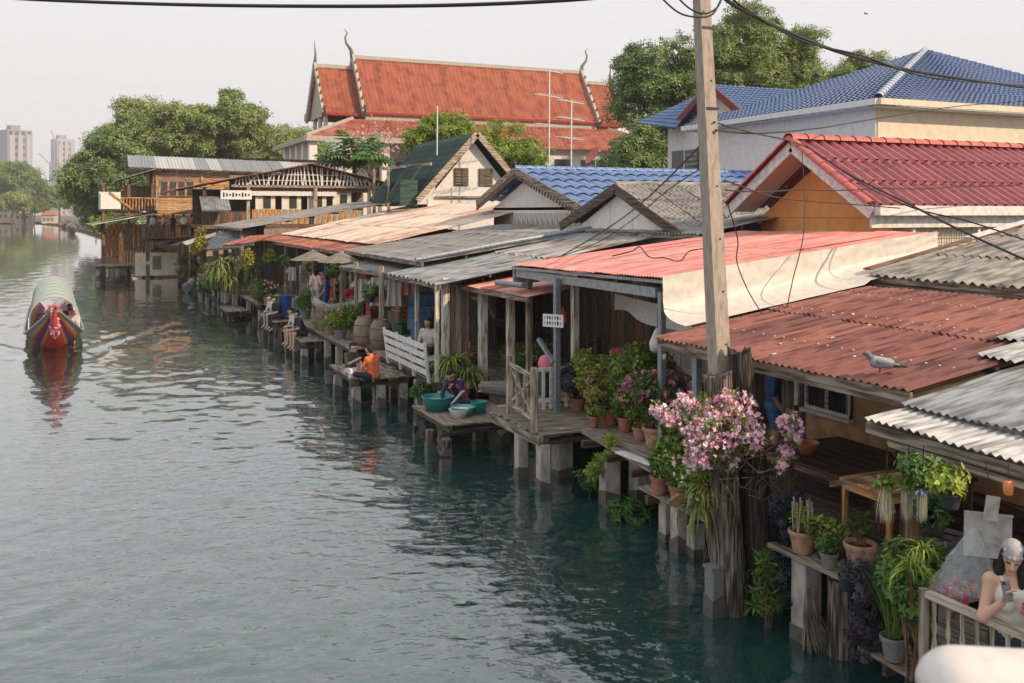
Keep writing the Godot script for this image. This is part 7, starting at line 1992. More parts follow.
	for k in 3: boxp("porch_column", V(xa - 3.6, 14.6, zc - 2.6 + k * 2.6), V(0.4, 2.0, 0.4), M.plaster_white, t)
	for k in 9:
		var win := boxp("window", V(xa + 1.5 + k * 2.6, 8.6, zc + 4.55), V(1.1, 3.4, 0.12), M.wood_dark_y, t)
		boxp("frame", V(0, 1.9, 0.04), V(1.5, 0.4, 0.1), M.temple_trim, win)
	# annexe wall right of the temple
	var an := thing("temple_annexe", "white walled temple annexe with orange roof right of the hall", "building")
	var q := Vector3(46.73, 10.38, -88.66)
	boxp("wall", V(q.x + 3, q.y / 2, q.z), V(16, q.y + 1.5, 6), M.plaster_white, an)
	for k in 5:
		var win := boxp("window", V(q.x - 3 + k * 3.0, q.y - 0.6, q.z + 3.05), V(1.8, 0.9, 0.1), M.glass, an)
		boxp("frame", V(0, -0.5, 0.04), V(2.0, 0.12, 0.1), M.temple_trim, win)
	courses(an, "tile_roof", V(q.x - 6, q.y + 0.8, q.z + 3.8), V(q.x + 12, q.y + 0.8, q.z + 3.8), V(q.x - 5, q.y + 3, q.z), V(q.x + 11, q.y + 3, q.z), 10, M.temple_tile, 0.5)

func trees_and_city():
	var g := "trees behind the far houses"
	var soft := [Color(0.29, 0.37, 0.11), Color(0.22, 0.31, 0.1), Color(0.36, 0.42, 0.13)]
	var dark := [Color(0.17, 0.27, 0.1), Color(0.21, 0.3, 0.105), Color(0.26, 0.34, 0.11)]
	var base := func(v: Vector3): return V(v.x, 0.4, v.z)
	for e in [[Vector3(3.28, 4.54, -132.08), 16.4, V(7.0, 8.4, 6.5), dark, "darker rounded tree hanging over the water at the bend"], [Vector3(8.09, 4.51, -147.46), 22.3, V(8.8, 8.5, 8), soft, "tall spreading tree left of two big ones behind the timber house"], [Vector3(13.62, 4.53, -136.24), 20.5, V(7, 7, 7), soft, "middle spreading tree behind the timber house roof"], [Vector3(18.58, 4.53, -131.84), 22.3, V(6.2, 8, 6.5), dark + soft, "tall rounded tree right of the big ones behind the timber house"], [Vector3(5.19, 4.48, -161.89), 18, V(7, 9, 7), dark, "tree filling the gap behind the rounded tree at the bend"], [Vector3(28.27, 4.48, -151.61), 18.0, V(9, 4.5, 7), soft, "flat topped pale tree left of the temple"], [Vector3(2.45, 4.48, -163.11), 11, V(5.5, 6.2, 6), dark, "low tree at the water past the bend"]]:
		tree(e[4], base.call(e[0]), e[1], e[2], e[3], g, 84, 84, 0.85)
	g = "trees behind the blue roofed house"
	for e in [[Vector3(43.73, 5.87, -65.91), 20.0, V(5.2, 7.0, 5), dark, "dark tree left of the concrete pole behind blue wing roof"], [Vector3(52.99, 5.95, -68.36), 23.5, V(5.6, 7.2, 5.5), soft + dark, "tall tree just right of the concrete pole"], [Vector3(58.38, 5.98, -68.14), 23.2, V(5.4, 7.5, 5.5), soft + dark, "tallest tree above the blue hipped roof"], [Vector3(67.24, 6.03, -68.58), 20.2, V(5.6, 4.5, 5), soft, "lower tree right of the tallest above the blue hipped roof"], [Vector3(39.74, 5.83, -64.41), 11.5, V(4.5, 4.5, 4.5), dark, "low dark tree beside the temple annexe"]]:
		tree(e[4], base.call(e[0]), e[1], e[2], e[3], g, 80, 84, 0.58)
	tree("bright lime green tree rising before the temple roof", base.call(Vector3(22.02, 5.7, -62.44)), 12.4, V(3.2, 2.8, 2.8), LIME, "", 34, 60, 0.4)
	tree("lime green feathery tree right of the green roofed gable", base.call(Vector3(24.98, 5.65, -56.75)), 11.0, V(3.2, 3.2, 2.8), LIME, "", 36, 60, 0.36)
	var bt := thing("blossom_tree", "bare branched tree with pale pink blossom before the temple", "tree", base.call(Vector3(21.77, 5.89, -77.88)))
	var b := B.new()
	b.tube([V(0, 0, 0), V(0.2, 5, 0), V(0, 9, 0)], [0.2, 0.14, 0.08], 7)
	var fl := []
	for k in 22:
		var s := V(rr(-0.1, 0.2), rr(6.5, 9), 0)
		var e := V(rr(-3.2, 3.2), rr(8.8, 13.0), rr(-1.5, 1.5))
		b.tube([s, (s + e) / 2 + V(rr(-0.4, 0.4), 0.4, 0), e], [0.06, 0.035, 0.012], 4, false)
		for q in 16: fl.append(aim(rv(), s.lerp(e, rr(0.5, 1.0)) + rv() * 0.45, rr(0.18, 0.32)))
	part("trunk", b, M.timber, bt)
	scatter(bt, "blossom", "flower", fl, [Color(0.75, 0.5, 0.55), Color(0.8, 0.62, 0.64), Color(0.65, 0.4, 0.45)], M.petal)
	var pm := thing("palm_tree", "green palm with drooping fronds before the temple", "tree", base.call(Vector3(17.84, 5.76, -68.68)))
	b = B.new(); b.tube([V(0, 0, 0), V(0.1, 4, 0), V(0, 8.0, 0)], [0.2, 0.16, 0.15], 8)
	part("trunk", b, M.timber, pm)
	var fr := []
	for k in 42:
		var s := rr(2.4, 3.3)
		fr.append(Transform3D((Basis(Vector3.UP, k * 2.4) * Basis(Vector3.RIGHT, rr(-0.9, 0.25))).scaled_local(V(s, s, s)), V(0, 8.0, 0)))
	scatter(pm, "fronds", "frond", fr, [Color(0.09, 0.2, 0.07), Color(0.14, 0.26, 0.08)], M.leaf)
	# far bank on the left
	g = "trees on the far bank"
	var k2 := 0
	for e in [[-30, 18, 26, "leftmost tree on the far bank"], [2, 22, 29, "tree on the far bank under the grey tower"], [24, 20, 27, "tallest tree on the far bank in the middle"], [44, 16, 20, "lower tree on the far bank before the slim tower"], [60, 14, 17, "rightmost low tree on the far bank"], [12, 12, 14, "bright small tree at the water of the far bank"], [34, 9, 12, "small tree standing before the far bank trees"]]:
		var d := 440.0 - 12 * (k2 % 3) - (25 if e[2] < 15 else 0)
		var xc: float = (e[0] - 512.0) / 950.0 * d
		tree(e[3], V(xc * 0.9135 + d * 0.4067, 0.5, -(d * 0.9135 - xc * 0.4067)), e[2], V(e[1] * 0.72, e[2] * 0.42, e[1] * 0.6), soft if k2 % 2 else [Color(0.16, 0.26, 0.08), Color(0.2, 0.3, 0.09)], g, 44, 70, 1.9)
		k2 += 1
	for e in [[8, 214, 425, 7.5, 6, C(0.6, 0.5, 0.36), "cream riverside house on the far bank at left"], [24, 213, 425, 6, 5, C(0.62, 0.53, 0.4), "smaller cream house on the far bank"], [50, 217, 400, 5, 3.5, C(0.5, 0.45, 0.4), "low grey boathouse on the far bank"]]:
		var d: float = e[2]
		var xc: float = (e[0] - 512.0) / 950.0 * d
		var o := thing("far_house", e[6], "house", V(xc * 0.9135 + d * 0.4067, 0.4, -(d * 0.9135 - xc * 0.4067)), -0.2, "houses on the far bank")
		boxp("wall", V(0, e[4] / 2, 0), V(e[3], e[4], 6), mat("far%d" % int(e[0]), e[5], 0.9), o)
		var rb := B.new()
		rb.hexa([V(-e[3] * 0.56, e[4], 3.6), V(e[3] * 0.56, e[4], 3.6), V(e[3] * 0.56, e[4], -3.6), V(-e[3] * 0.56, e[4], -3.6), V(-e[3] * 0.3, e[4] + 1.8, 0.3), V(e[3] * 0.3, e[4] + 1.8, 0.3), V(e[3] * 0.3, e[4] + 1.8, -0.3), V(-e[3] * 0.3, e[4] + 1.8, -0.3)])
		part("roof", rb, M.sheet_rusty, o)
		for k in 3: boxp("window", V((k - 1) * e[3] * 0.3, e[4] * 0.5, 3.03), V(1.1, 1.4, 0.08), M.board_inside, o)
	# towers in the haze
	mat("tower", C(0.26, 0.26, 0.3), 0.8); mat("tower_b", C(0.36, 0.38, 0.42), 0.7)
	for e in [[-2, 1250, 22, 108, "pale slab tower cut by the left picture edge"], [16, 1200, 30, 109, "broad grey brown apartment tower in the haze"], [63, 1500, 28, 121, "slim pale blue tower in the haze by the crane"]]:
		var d: float = e[1]
		var xc: float = (e[0] - 512.0) / 950.0 * d
		var o := thing("apartment_tower", e[4], "tower", V(xc * 0.9135 + d * 0.4067, 0, -(d * 0.9135 - xc * 0.4067)), 0.45, "towers on the horizon")
		var h: float = e[3]; var w: float = e[2]
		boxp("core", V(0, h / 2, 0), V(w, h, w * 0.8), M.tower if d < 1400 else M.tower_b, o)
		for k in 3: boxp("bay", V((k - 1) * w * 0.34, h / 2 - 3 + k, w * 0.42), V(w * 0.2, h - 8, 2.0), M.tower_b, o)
		boxp("roof_block", V(-w * 0.1, h + 3, 0), V(w * 0.4, 6, w * 0.4), M.tower, o)
		for k in int(h / 9.0):
			for c in 4: boxp("window", V((c - 1.5) * w * 0.25, 6 + k * 9, w * 0.4 + 0.2), V(w * 0.12, 4.5, 0.6), M.glass, o)
	for e in [[54, 134, 1400, "thin tower crane beside the slim tower"], [50, 158, 1350, "lower crane jib over the far trees"]]:
		var d: float = e[2]
		var xc: float = (e[0] - 512.0) / 950.0 * d
		var h: float = 4.8 - (e[1] - 213.0) / 950.0 * d
		var o := thing("tower_crane", e[3], "crane", V(xc * 0.9135 + d * 0.4067, 0, -(d * 0.9135 - xc * 0.4067)), 0.0, "cranes on the horizon")
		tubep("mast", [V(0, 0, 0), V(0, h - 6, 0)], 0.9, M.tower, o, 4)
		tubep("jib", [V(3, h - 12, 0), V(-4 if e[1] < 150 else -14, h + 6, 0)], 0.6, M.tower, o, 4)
	var wb := thing("white_block", "distant white building between the temple and the dark tree", "building", V(0, 0, 0))
	var q := Vector3(117.88, 29.25, -199.28)
	boxp("wall", V(q.x, q.y / 2, q.z), V(7, q.y + 4, 8), M.plaster_white, wb)
	boxp("roof_tank", V(q.x - 1, q.y + 3, q.z), V(2, 2, 2), M.paint_grey, wb)
	for k in 3: boxp("window", V(q.x - 2 + k * 2, q.y - 0.5, q.z + 4.05), V(1.0, 1.4, 0.1), M.glass, wb)
	var bird := thing("bird", "tiny dark bird flying in the sky at right", "bird", Vector3(44.83, 17.37, -45.72), 0.5)
	b = B.new()
	for s in [-1.0, 1.0]: b.quad(V(0, 0, 0.05), V(s * 0.22, 0.08, 0.0), V(s * 0.2, 0.07, -0.06), V(0, 0, -0.08))
	part("wings", b, M.black, bird)
	part("body", body_mesh([[V(0, 0, 0.09), V(0, 0, -0.12), 0.035, 0.012, Color(0.02, 0.02, 0.02)]], 0.015, 0.01), M.person, bird)

func hull(b: B, L: float, w: float, sheer: float, bow: float, paint := []):   # bow towards +z at z = 0, stern at -L; paint: bands from keel to gunwale
	var f2 := func(u, q):
		var z: float = lerpf(-L, 0.0, u)
		var f: float = clampf(1.0 + z / (L * 0.3), 0.0, 1.0)
		var g: float = clampf(-(z + L * 0.75) / (L * 0.25), 0.0, 1.0)
		var wd: float = w * (1.0 - 0.9 * pow(f, 2.4)) * (1.0 - 0.25 * g)
		var y: float = sheer + bow * pow(f, 2.0) + 0.2 * g
		var a: float = (q - 0.5) * 2.0
		var k: float = -0.3 + (bow + sheer + 0.1) * pow(f, 2.3)
		return V(a * wd * (0.55 + 0.45 * absf(a)), lerpf(k, y, pow(absf(a), 1.7)), z + 0.25 * f * absf(a))
	b.grid(f2, 40, 32)
	if paint:
		for k in b.v.size(): b.c[k] = paint[mini(int(absf(b.uv[k].y - 0.5) * 2.0 * paint.size()), paint.size() - 1)]

func boats():
	var t := thing("long_tail_boat", "long tail boat with arched white green canopy coming up the canal", "boat", V(-1.0, 0.0, -33.8), 0.035)
	var b := B.new()
	var red := Color(0.6, 0.05, 0.025); var gold := Color(0.55, 0.36, 0.08); var pur := Color(0.13, 0.025, 0.12); var gry := Color(0.3, 0.32, 0.32)
	hull(b, 19.0, 0.98, 0.42, 1.25, [red, red, red, red, red, red, red, red, red, gold, pur, pur, pur, red, gold, gry])
	part("hull", b, M.tint, t)
	for s in [-1.0, 1.0]:
		var pts := []
		for k in 25:
			var z := -19.0 + 19.0 * k / 24.0
			var f := clampf(1.0 + z / 5.7, 0.0, 1.0)
			var gg := clampf(-(z + 14.25) / 4.75, 0.0, 1.0)
			pts.append(V(s * 0.98 * (1.0 - 0.9 * pow(f, 2.4)) * (1.0 - 0.25 * gg), 0.43 + 1.25 * pow(f, 2.0) + 0.2 * gg, z + 0.25 * f))
		tubep("gunwale", pts, 0.05, M.paint_grey, t, 6)
	mat("boat_red", C(0.55, 0.05, 0.02), 0.35)
	var rows := 7
	mat("canopy_rib", C(0.35, 0.4, 0.38), 0.6)
	mat("canopy_cloth", C(0.42, 0.5, 0.45), 0.5, T.soft, V(0.6, 0.6, 0.6))
	var can := Node3D.new(); can.name = "canopy"; t.add_child(can)
	for k in rows:   # arched panels of the canopy
		for c in 3:
			b = B.new()
			b.grid(func(u, q):
				var a: float = lerpf(-1.35, 1.35, (c + q) / 3.0)
				return V(sin(a) * 0.8, 0.95 + 0.8 * cos(a), -4.2 - 13.0 * (k + u) / rows + 0.02), 1, 5)
			for n in b.n.size(): b.n[n] = -b.n[n] if b.n[n].dot(b.v[n] - V(0, 0.9, b.v[n].z)) < 0 else b.n[n]
			b.fix()
			part("canopy_panel", b, M.canopy_cloth, can)
		var pts := []
		for q in 13:
			var a := lerpf(-1.45, 1.45, q / 12.0)
			pts.append(V(sin(a) * 0.82, 0.96 + 0.82 * cos(a), -4.2 - 13.0 * k / rows))
		b = B.new(); b.tube(pts, 0.02, 6)
		part("hoop", b, M.canopy_rib, can)
		for s in [-1.0, 1.0]: tubep("stanchion", [V(s * 0.82, 1.05, -4.2 - 13.0 * k / rows), V(s * 0.84, 0.4, -4.2 - 13.0 * k / rows)], 0.022, M.paint_white, t, 6)
	for k in 5: boxp("seat", V(0, 0.35, -5.2 - k * 1.9), V(1.3, 0.06, 0.4), M.wood_brown_x, t)
	var gl := []
	for k in 90:
		var s := rr(0, 1)
		gl.append(aim(rv(), V(rr(-0.1, 0.1) + (rr(-0.22, 0.22) if s > 0.75 else 0.0), lerpf(0.75, 1.9, s), 0.3 * s - 0.5 * (1.0 - s) + 0.1 + rr(-0.05, 0.05)), rr(0.12, 0.2)))
	scatter(t, "bow_garland", "flower", gl, [Color(0.78, 0.35, 0.45), Color(0.82, 0.55, 0.58), Color(0.7, 0.25, 0.35)], M.petal)
	tubep("stem_post", [V(0, 1.2, 0.1), V(0, 1.6, 0.25), V(0, 1.95, 0.3)], [0.07, 0.06, 0.04], M.boat_red, t, 8)
	# passengers
	for e in [[-0.35, -4.6, Color(0.05, 0.06, 0.12), "passenger in navy at the front left under the boat canopy"], [0.38, -4.5, Color(0.5, 0.48, 0.46), "passenger in pale shirt at the front right under the boat canopy"], [0.3, -6.4, Color(0.3, 0.05, 0.06), "passenger in dark red in the second row of the boat"]]:
		var j := perch_joints(0.05)
		person(e[3], V(-1.0 + e[0], 0.42, -33.8 + e[1] - 0.4), 0.0, j, {"top": e[2], "bottom": Color(0.03, 0.035, 0.06)}, {"cell": 0.035, "group": "passengers in the boat"})
	for e in [[Vector3(-3.14, 0, -239.09), 0.75, 9.0, "small canopied boat moored past the bend"], [Vector3(-6.73, 0, -335.77), 0.9, 11.0, "reddish boat moored at the far bend"], [Vector3(-24.65, 0, -486.36), 1.0, 12.0, "tiny dark boat far down the canal"]]:
		var o := thing("small_boat", e[3], "boat", e[0], 0.1, "boats moored far down the canal")
		b = B.new(); hull(b, e[2], 1.1 * e[1] * 1.3, 0.8, 0.7)
		part("hull", b, mat("hull%d" % int(e[2]), C(0.2, 0.12, 0.1) if e[2] < 10 else C(0.3, 0.12, 0.08), 0.5), o)
		b = B.new()
		b.grid(func(u, q):
			var a: float = lerpf(-1.4, 1.4, q)
			return V(sin(a) * 1.3, 1.2 + cos(a) * 1.2, -e[2] * (0.25 + 0.5 * u)), 1, 10)
		part("canopy", b, M.cloth_grey, o)
		for s in [-1.0, 1.0]: tubep("stanchion", [V(s * 1.2, 0.7, -e[2] * 0.3), V(s * 1.25, 1.5, -e[2] * 0.3)], 0.05, M.paint_grey, o, 5)

func hand_bones(w: Vector3, d: Vector3, nrm: Vector3, curl: float, sk: Color, flip := 1.0) -> Array:   # d towards the fingers, nrm out of the palm
	var s := d.cross(nrm).normalized() * flip
	var out := [[w, w + d * 0.03, 0.026, 0.024, sk]]
	var lens := [0.066, 0.076, 0.072, 0.058]
	for f in 4:
		var k0 := w + d * 0.085 + s * (f - 1.5) * 0.019
		out.append([w + d * 0.02 + s * (f - 1.5) * 0.014, k0, 0.015, 0.0115, sk])
		var a := curl * 0.6
		var p1: Vector3 = k0 + (d * cos(a) + nrm * sin(a)) * lens[f] * 0.45
		a = curl * 1.3
		var p2: Vector3 = p1 + (d * cos(a) + nrm * sin(a)) * lens[f] * 0.33
		a = curl * 1.8
		var p3: Vector3 = p2 + (d * cos(a) + nrm * sin(a)) * lens[f] * 0.25
		out.append([k0, p1, 0.0095, 0.009, sk]); out.append([p1, p2, 0.009, 0.008, sk]); out.append([p2, p3, 0.008, 0.007, sk])
	var t0 := w + d * 0.03 - s * 0.03
	var t1 := t0 + (d * 0.7 - s * 0.6 + nrm * 0.35).normalized() * 0.042
	out.append([w + d * 0.015 - s * 0.015, t0, 0.017, 0.013, sk]); out.append([t0, t1, 0.0125, 0.0105, sk]); out.append([t1, t1 + (d * 0.85 - s * 0.1 + nrm * 0.5).normalized() * 0.032, 0.0105, 0.008, sk])
	return out

func merged(list: Array) -> ArrayMesh:
	var b := B.new()
	for m in list:
		var a: Array = m.surface_get_arrays(0)
		var k := b.v.size()
		b.v.append_array(a[Mesh.ARRAY_VERTEX]); b.n.append_array(a[Mesh.ARRAY_NORMAL]); b.c.append_array(a[Mesh.ARRAY_COLOR]); b.uv.append_array(a[Mesh.ARRAY_TEX_UV])
		for q in a[Mesh.ARRAY_INDEX]: b.i.append(q + k)
	return b.mesh()

func people():
	# woman with a phone in the near stall
	var sk := Color(0.62, 0.38, 0.27)
	var wt := Color(0.72, 0.69, 0.64)
	var jn := Color(0.03, 0.04, 0.07)
	var t := thing("person", "woman in white top and grey headscarf looking at her phone, holding flowers", "person", V(6.36, 0.75, -5.02), -0.55)
	t.scale = V(0.87, 0.93, 0.87)
	var j := stand_joints()
	j.elbow = [V(-0.27, 1.1, 0.1), V(0.25, 1.08, 0.02)]
	j.wrist = [V(-0.15, 1.27, 0.22), V(0.13, 1.08, 0.2)]
	j.head = V(-0.01, 1.51, 0.03)
	var bn := []
	for e in bones_of(j, {"top": wt, "bottom": jn, "skin": sk, "sleeve": 0, "mitt": false, "shoe": Color(0.1, 0.1, 0.1)}):
		bn.append(e)
	bn[5][4] = sk; bn[6] = [V(0, 1.34, 0.01), j.neck, 0.075, 0.058, sk]      # bare shoulders and neck
	bn.append([V(-0.105, 1.42, 0.03), V(-0.095, 1.27, 0.095), 0.016, 0.035, wt]); bn.append([V(0.105, 1.42, 0.03), V(0.095, 1.27, 0.095), 0.016, 0.035, wt]); bn.append([V(-0.07, 1.27, 0.06), V(0.07, 1.27, 0.06), 0.062, 0.062, wt])
	bn.append([V(-0.075, 1.23, 0.075), V(-0.07, 1.2, 0.085), 0.058, 0.06, wt]); bn.append([V(0.075, 1.23, 0.075), V(0.07, 1.2, 0.085), 0.058, 0.06, wt])
	var f := V(-0.3, -0.3, 0.9).normalized()
	var up := V(0.05, 1, 0.2).normalized()
	var hc := V(-0.01, 1.565, 0.045)
	var hd0: Vector3 = (j.wrist[0] - j.elbow[0]).normalized()
	var hd1: Vector3 = (j.wrist[1] - j.elbow[1]).normalized()
	part("body", merged([body_mesh(bn, 0.012, 0.028), body_mesh(head_bones(hc, f, up, sk), 0.0042, 0.012), body_mesh(hand_bones(j.wrist[0], (hd0 + V(0, 0.8, 0)).normalized(), V(0.6, 0.1, 0.8).normalized(), 0.75, sk, -1.0), 0.0042, 0.006), body_mesh(hand_bones(j.wrist[1], (hd1 + V(-0.4, 0.1, 0.2)).normalized(), V(0, 0.9, -0.4).normalized(), 0.8, sk), 0.0042, 0.006)]), M.person, t)
	var hs := f.cross(up).normalized()
	var hk := Color(0.014, 0.011, 0.01)
	part("hair", body_mesh([[hc + up * 0.045 - f * 0.045, hc + up * 0.055 - f * 0.015, 0.088, 0.08, hk], [hc - f * 0.06, hc - up * 0.34 - f * 0.1, 0.075, 0.055, hk], [hc + up * 0.05 - hs * 0.07 + f * 0.02, hc - up * 0.1 - hs * 0.088 + f * 0.025, 0.03, 0.034, hk], [hc - up * 0.1 - hs * 0.088 + f * 0.025, hc - up * 0.36 - hs * 0.1 + f * 0.07, 0.036, 0.016, hk], [hc + up * 0.05 + hs * 0.07 + f * 0.02, hc - up * 0.12 + hs * 0.088 + f * 0.02, 0.03, 0.034, hk], [hc - up * 0.12 + hs * 0.088 + f * 0.02, hc - up * 0.42 + hs * 0.1 + f * 0.07, 0.038, 0.014, hk]], 0.009, 0.02), M.person, t)
	var sc0 := Color(0.45, 0.44, 0.45)
	var scb := [[hc + up * 0.055 - f * 0.035, hc + up * 0.064 + f * 0.008, 0.09, 0.078, sc0], [hc + up * 0.02 - f * 0.1, hc - up * 0.05 - f * 0.125, 0.03, 0.035, sc0]]
	for k in 7:
		var a0 := -1.2 + k * 0.4
		scb.append([hc + up * 0.06 + f * 0.088 * cos(a0) + hs * 0.085 * sin(a0), hc + up * (0.11 - 0.02 * absf(a0)) + f * 0.03 * cos(a0) + hs * 0.05 * sin(a0), 0.011, 0.02, sc0.darkened(0.12 * (k % 3))])
		scb.append([hc + up * 0.048 + f * 0.094 * cos(a0) + hs * 0.084 * sin(a0), hc + up * 0.048 + f * 0.094 * cos(a0 + 0.4) + hs * 0.084 * sin(a0 + 0.4), 0.012, 0.012, sc0.darkened(0.3)])
	var scm := mat("scarf", Color.WHITE, 0.95, T.grime, V(6, 6, 6), true, T.bumpf, 0.8)
	scm.vertex_color_use_as_albedo = true
	part("headscarf", body_mesh(scb, 0.006, 0.008), scm, t)
	var ph := thing("phone", "dark smartphone in the raised hand of the woman", "phone", t.transform * V(-0.125, 1.375, 0.255), -0.2)
	boxp("case", Vector3.ZERO, V(0.075, 0.15, 0.01), M.pot_grey, ph, Basis(Vector3.RIGHT, -0.35), 0.003)
	boxp("screen", Basis(Vector3.RIGHT, -0.35) * V(0, 0, -0.0065), V(0.068, 0.14, 0.003), M.glass, ph, Basis(Vector3.RIGHT, -0.35))
	boxp("camera_bump", Basis(Vector3.RIGHT, -0.35) * V(-0.02, 0.055, 0.007), V(0.025, 0.025, 0.006), M.black, ph, Basis(Vector3.RIGHT, -0.35))
	var bq := thing("flower_bouquet", "orange and pink bouquet in clear wrap in the arm of the woman", "bouquet", t.transform * V(0.12, 1.13, 0.29), 0.0)
	var fl := []
	for k in 34: fl.append(aim(rv() + V(0, 0.5, 0), rv() * V(0.1, 0.08, 0.1) + V(0, 0.1, 0), rr(0.05, 0.085)))
	scatter(bq, "flowers", "bloom", fl, [Color(0.78, 0.35, 0.05), Color(0.75, 0.2, 0.22), Color(0.8, 0.55, 0.2), Color(0.7, 0.1, 0.2)], M.petal)
	var lf := []
	for k in 12: lf.append(aim(V(rr(-0.4, 0.4), -1, rr(-0.4, 0.4)), V(0, 0.04, 0), 0.13))
	scatter(bq, "leaves", "broad", lf, [Color(0.12, 0.3, 0.04)], M.leaf)
	var b := B.new(); b.lathe(Vector3.ZERO, [Vector2(0.015, -0.17), Vector2(0.06, -0.05), Vector2(0.125, 0.12)], 14)
	part("wrap", b, M.clear_plastic, bq)
	# person in blue in the shade
	j = stand_joints(0.04)
	var q := Vector3(9.41, 1.99, -11.47)
	person("person in blue shirt and shorts standing in shade, head hidden by eave", V(q.x, 1.0, q.z), 1.2, j, {"top": Color(0.02, 0.06, 0.16), "bottom": Color(0.05, 0.12, 0.26), "leg": 0, "sleeve": 1})
	# woman washing
	j = floor_joints(0.2)
	j.wrist = [V(-0.12, 0.12, 0.62), V(0.14, 0.14, 0.6)]; j.elbow = [V(-0.22, 0.28, 0.42), V(0.22, 0.28, 0.42)]
	j.face = V(0, -0.8, 1)
	t = person("woman in navy shirt and pink vest bent over a basin washing", Vector3(7.37, 0.66, -19.26), -0.9, j, {"top": Color(0.025, 0.025, 0.09), "bottom": Color(0.05, 0.05, 0.09), "sleeve": 2, "skin": Color(0.46, 0.27, 0.18)})
	part("vest", body_mesh([[V(-0.08, 0.2, 0.06), V(-0.09, 0.5, 0.24), 0.105, 0.1, Color(0.6, 0.08, 0.1)], [V(0.08, 0.2, 0.06), V(0.09, 0.5, 0.24), 0.105, 0.1, Color(0.6, 0.08, 0.1)]], 0.02, 0.03), M.person, t)
	var pd := thing("washing_paddle", "pale plank propped in the teal basin by the washing woman", "plank", Vector3(6.95, 1, -18.36), 0.3)
	boxp("blade", V(0, 0, 0), V(0.06, 0.02, 0.5), M.plastic_white, pd, Basis(Vector3.RIGHT, -0.7)); boxp("grip", V(0, 0.2, -0.23), V(0.03, 0.03, 0.16), M.wood_pale_z, pd, Basis(Vector3.RIGHT, -0.7))
	# woman behind the bench
	j = perch_joints(0.02); j.face = V(-0.2, -0.1, 1)
	person("dark haired woman in pale top sitting behind the white bench", V(7.5, 1.42, -21.75), -0.75, j, {"top": Color(0.55, 0.5, 0.46), "bottom": Color(0.05, 0.05, 0.06), "long": 0.16})
	# boys on the platform
	j = floor_joints(0.05)
	person("boy in orange shirt sitting with his back to the bridge", Vector3(6.3, 0.76, -22.35), 3.6, j, {"top": Color(0.72, 0.16, 0.06), "bottom": Color(0.02, 0.02, 0.025), "sleeve": 1, "leg": 1, "skin": Color(0.6, 0.37, 0.26)})
	j = floor_joints(0.02); j.elbow[0] = V(-0.26, 0.3, 0.14); j.wrist[0] = V(-0.06, 0.4, 0.26); j.face = V(0.1, -0.3, 1)
	person("boy in dark olive shirt sitting cross legged facing the other boy", Vector3(5.95, 0.76, -23.29), 0.55, j, {"top": Color(0.09, 0.09, 0.065), "bottom": Color(0.5, 0.48, 0.44), "sleeve": 1, "leg": 1, "skin": Color(0.6, 0.37, 0.26)})
	var bg := thing("white_bag", "white paper bag lying before the boy in olive", "bag", Vector3(5.85, 0.77, -22.64), 0.4)
	boxp("sack", V(0, 0.12, 0), V(0.26, 0.24, 0.12), M.cloth_white, bg, Basis(Vector3.RIGHT, -0.2), 0.03); boxp("flap", V(0, 0.25, -0.03), V(0.24, 0.02, 0.08), M.cloth_white, bg)
	# people along the market edge
	var g := "people along the market edge"
	for e in [["bare legged person in white top perched on the step, left of two", 6.52, 0.73, -32.5, -1.4, Color(0.65, 0.63, 0.6), Color(0.03, 0.03, 0.035), 0], ["bare legged person in black top perched on the step, right of two", 6.52, 0.73, -31.6, -1.3, Color(0.03, 0.03, 0.035), Color(0.04, 0.04, 0.05), 0], ["man in white shirt and pale trousers perched on the deck edge", 6.55, 0.82, -37.0, -1.2, Color(0.68, 0.67, 0.65), Color(0.4, 0.4, 0.4), 2], ["person in black perched beside the man in white", 6.6, 0.82, -36.2, -1.2, Color(0.025, 0.025, 0.03), Color(0.04, 0.04, 0.05), 2]]:
		j = perch_joints(0.16); j.face = V(0, -0.4, 1)
		person(e[0], V(e[1], e[2], e[3]), e[4], j, {"top": e[5], "bottom": e[6], "leg": e[7], "skin": Color(0.62, 0.4, 0.3)}, {"cell": 0.026, "group": g})
	g = "shoppers standing on the market deck"
	for e in [["shopper in pale pink top behind the left parasol", 8.0, -36.6, 2.6, Color(0.7, 0.48, 0.42), Color(0.5, 0.45, 0.4)], ["shopper in blue dress under the left parasol", 7.9, -34.4, -2.0, Color(0.05, 0.12, 0.34), Color(0.05, 0.12, 0.34)], ["shopper in cream shirt farther inside the market", 9.0, -37.6, 1.0, Color(0.6, 0.52, 0.4), Color(0.1, 0.08, 0.07)], ["shopper in black standing at the market post", 8.5, -39.8, -1.5, Color(0.03, 0.03, 0.03), Color(0.05, 0.05, 0.06)], ["vendor in red apron beside the right parasol", 8.7, -32.4, -1.2, Color(0.4, 0.1, 0.08), Color(0.06, 0.06, 0.08)]]:
		person(e[0], V(e[1], 0.95, e[2]), e[3], stand_joints(rr(-0.04, 0.08)), {"top": e[4], "bottom": e[5], "skin": Color(0.52, 0.31, 0.22), "long": rr(0, 0.2)}, {"cell": 0.028, "group": g})
	g = "visitors on the viewing platform"
	var k := 0
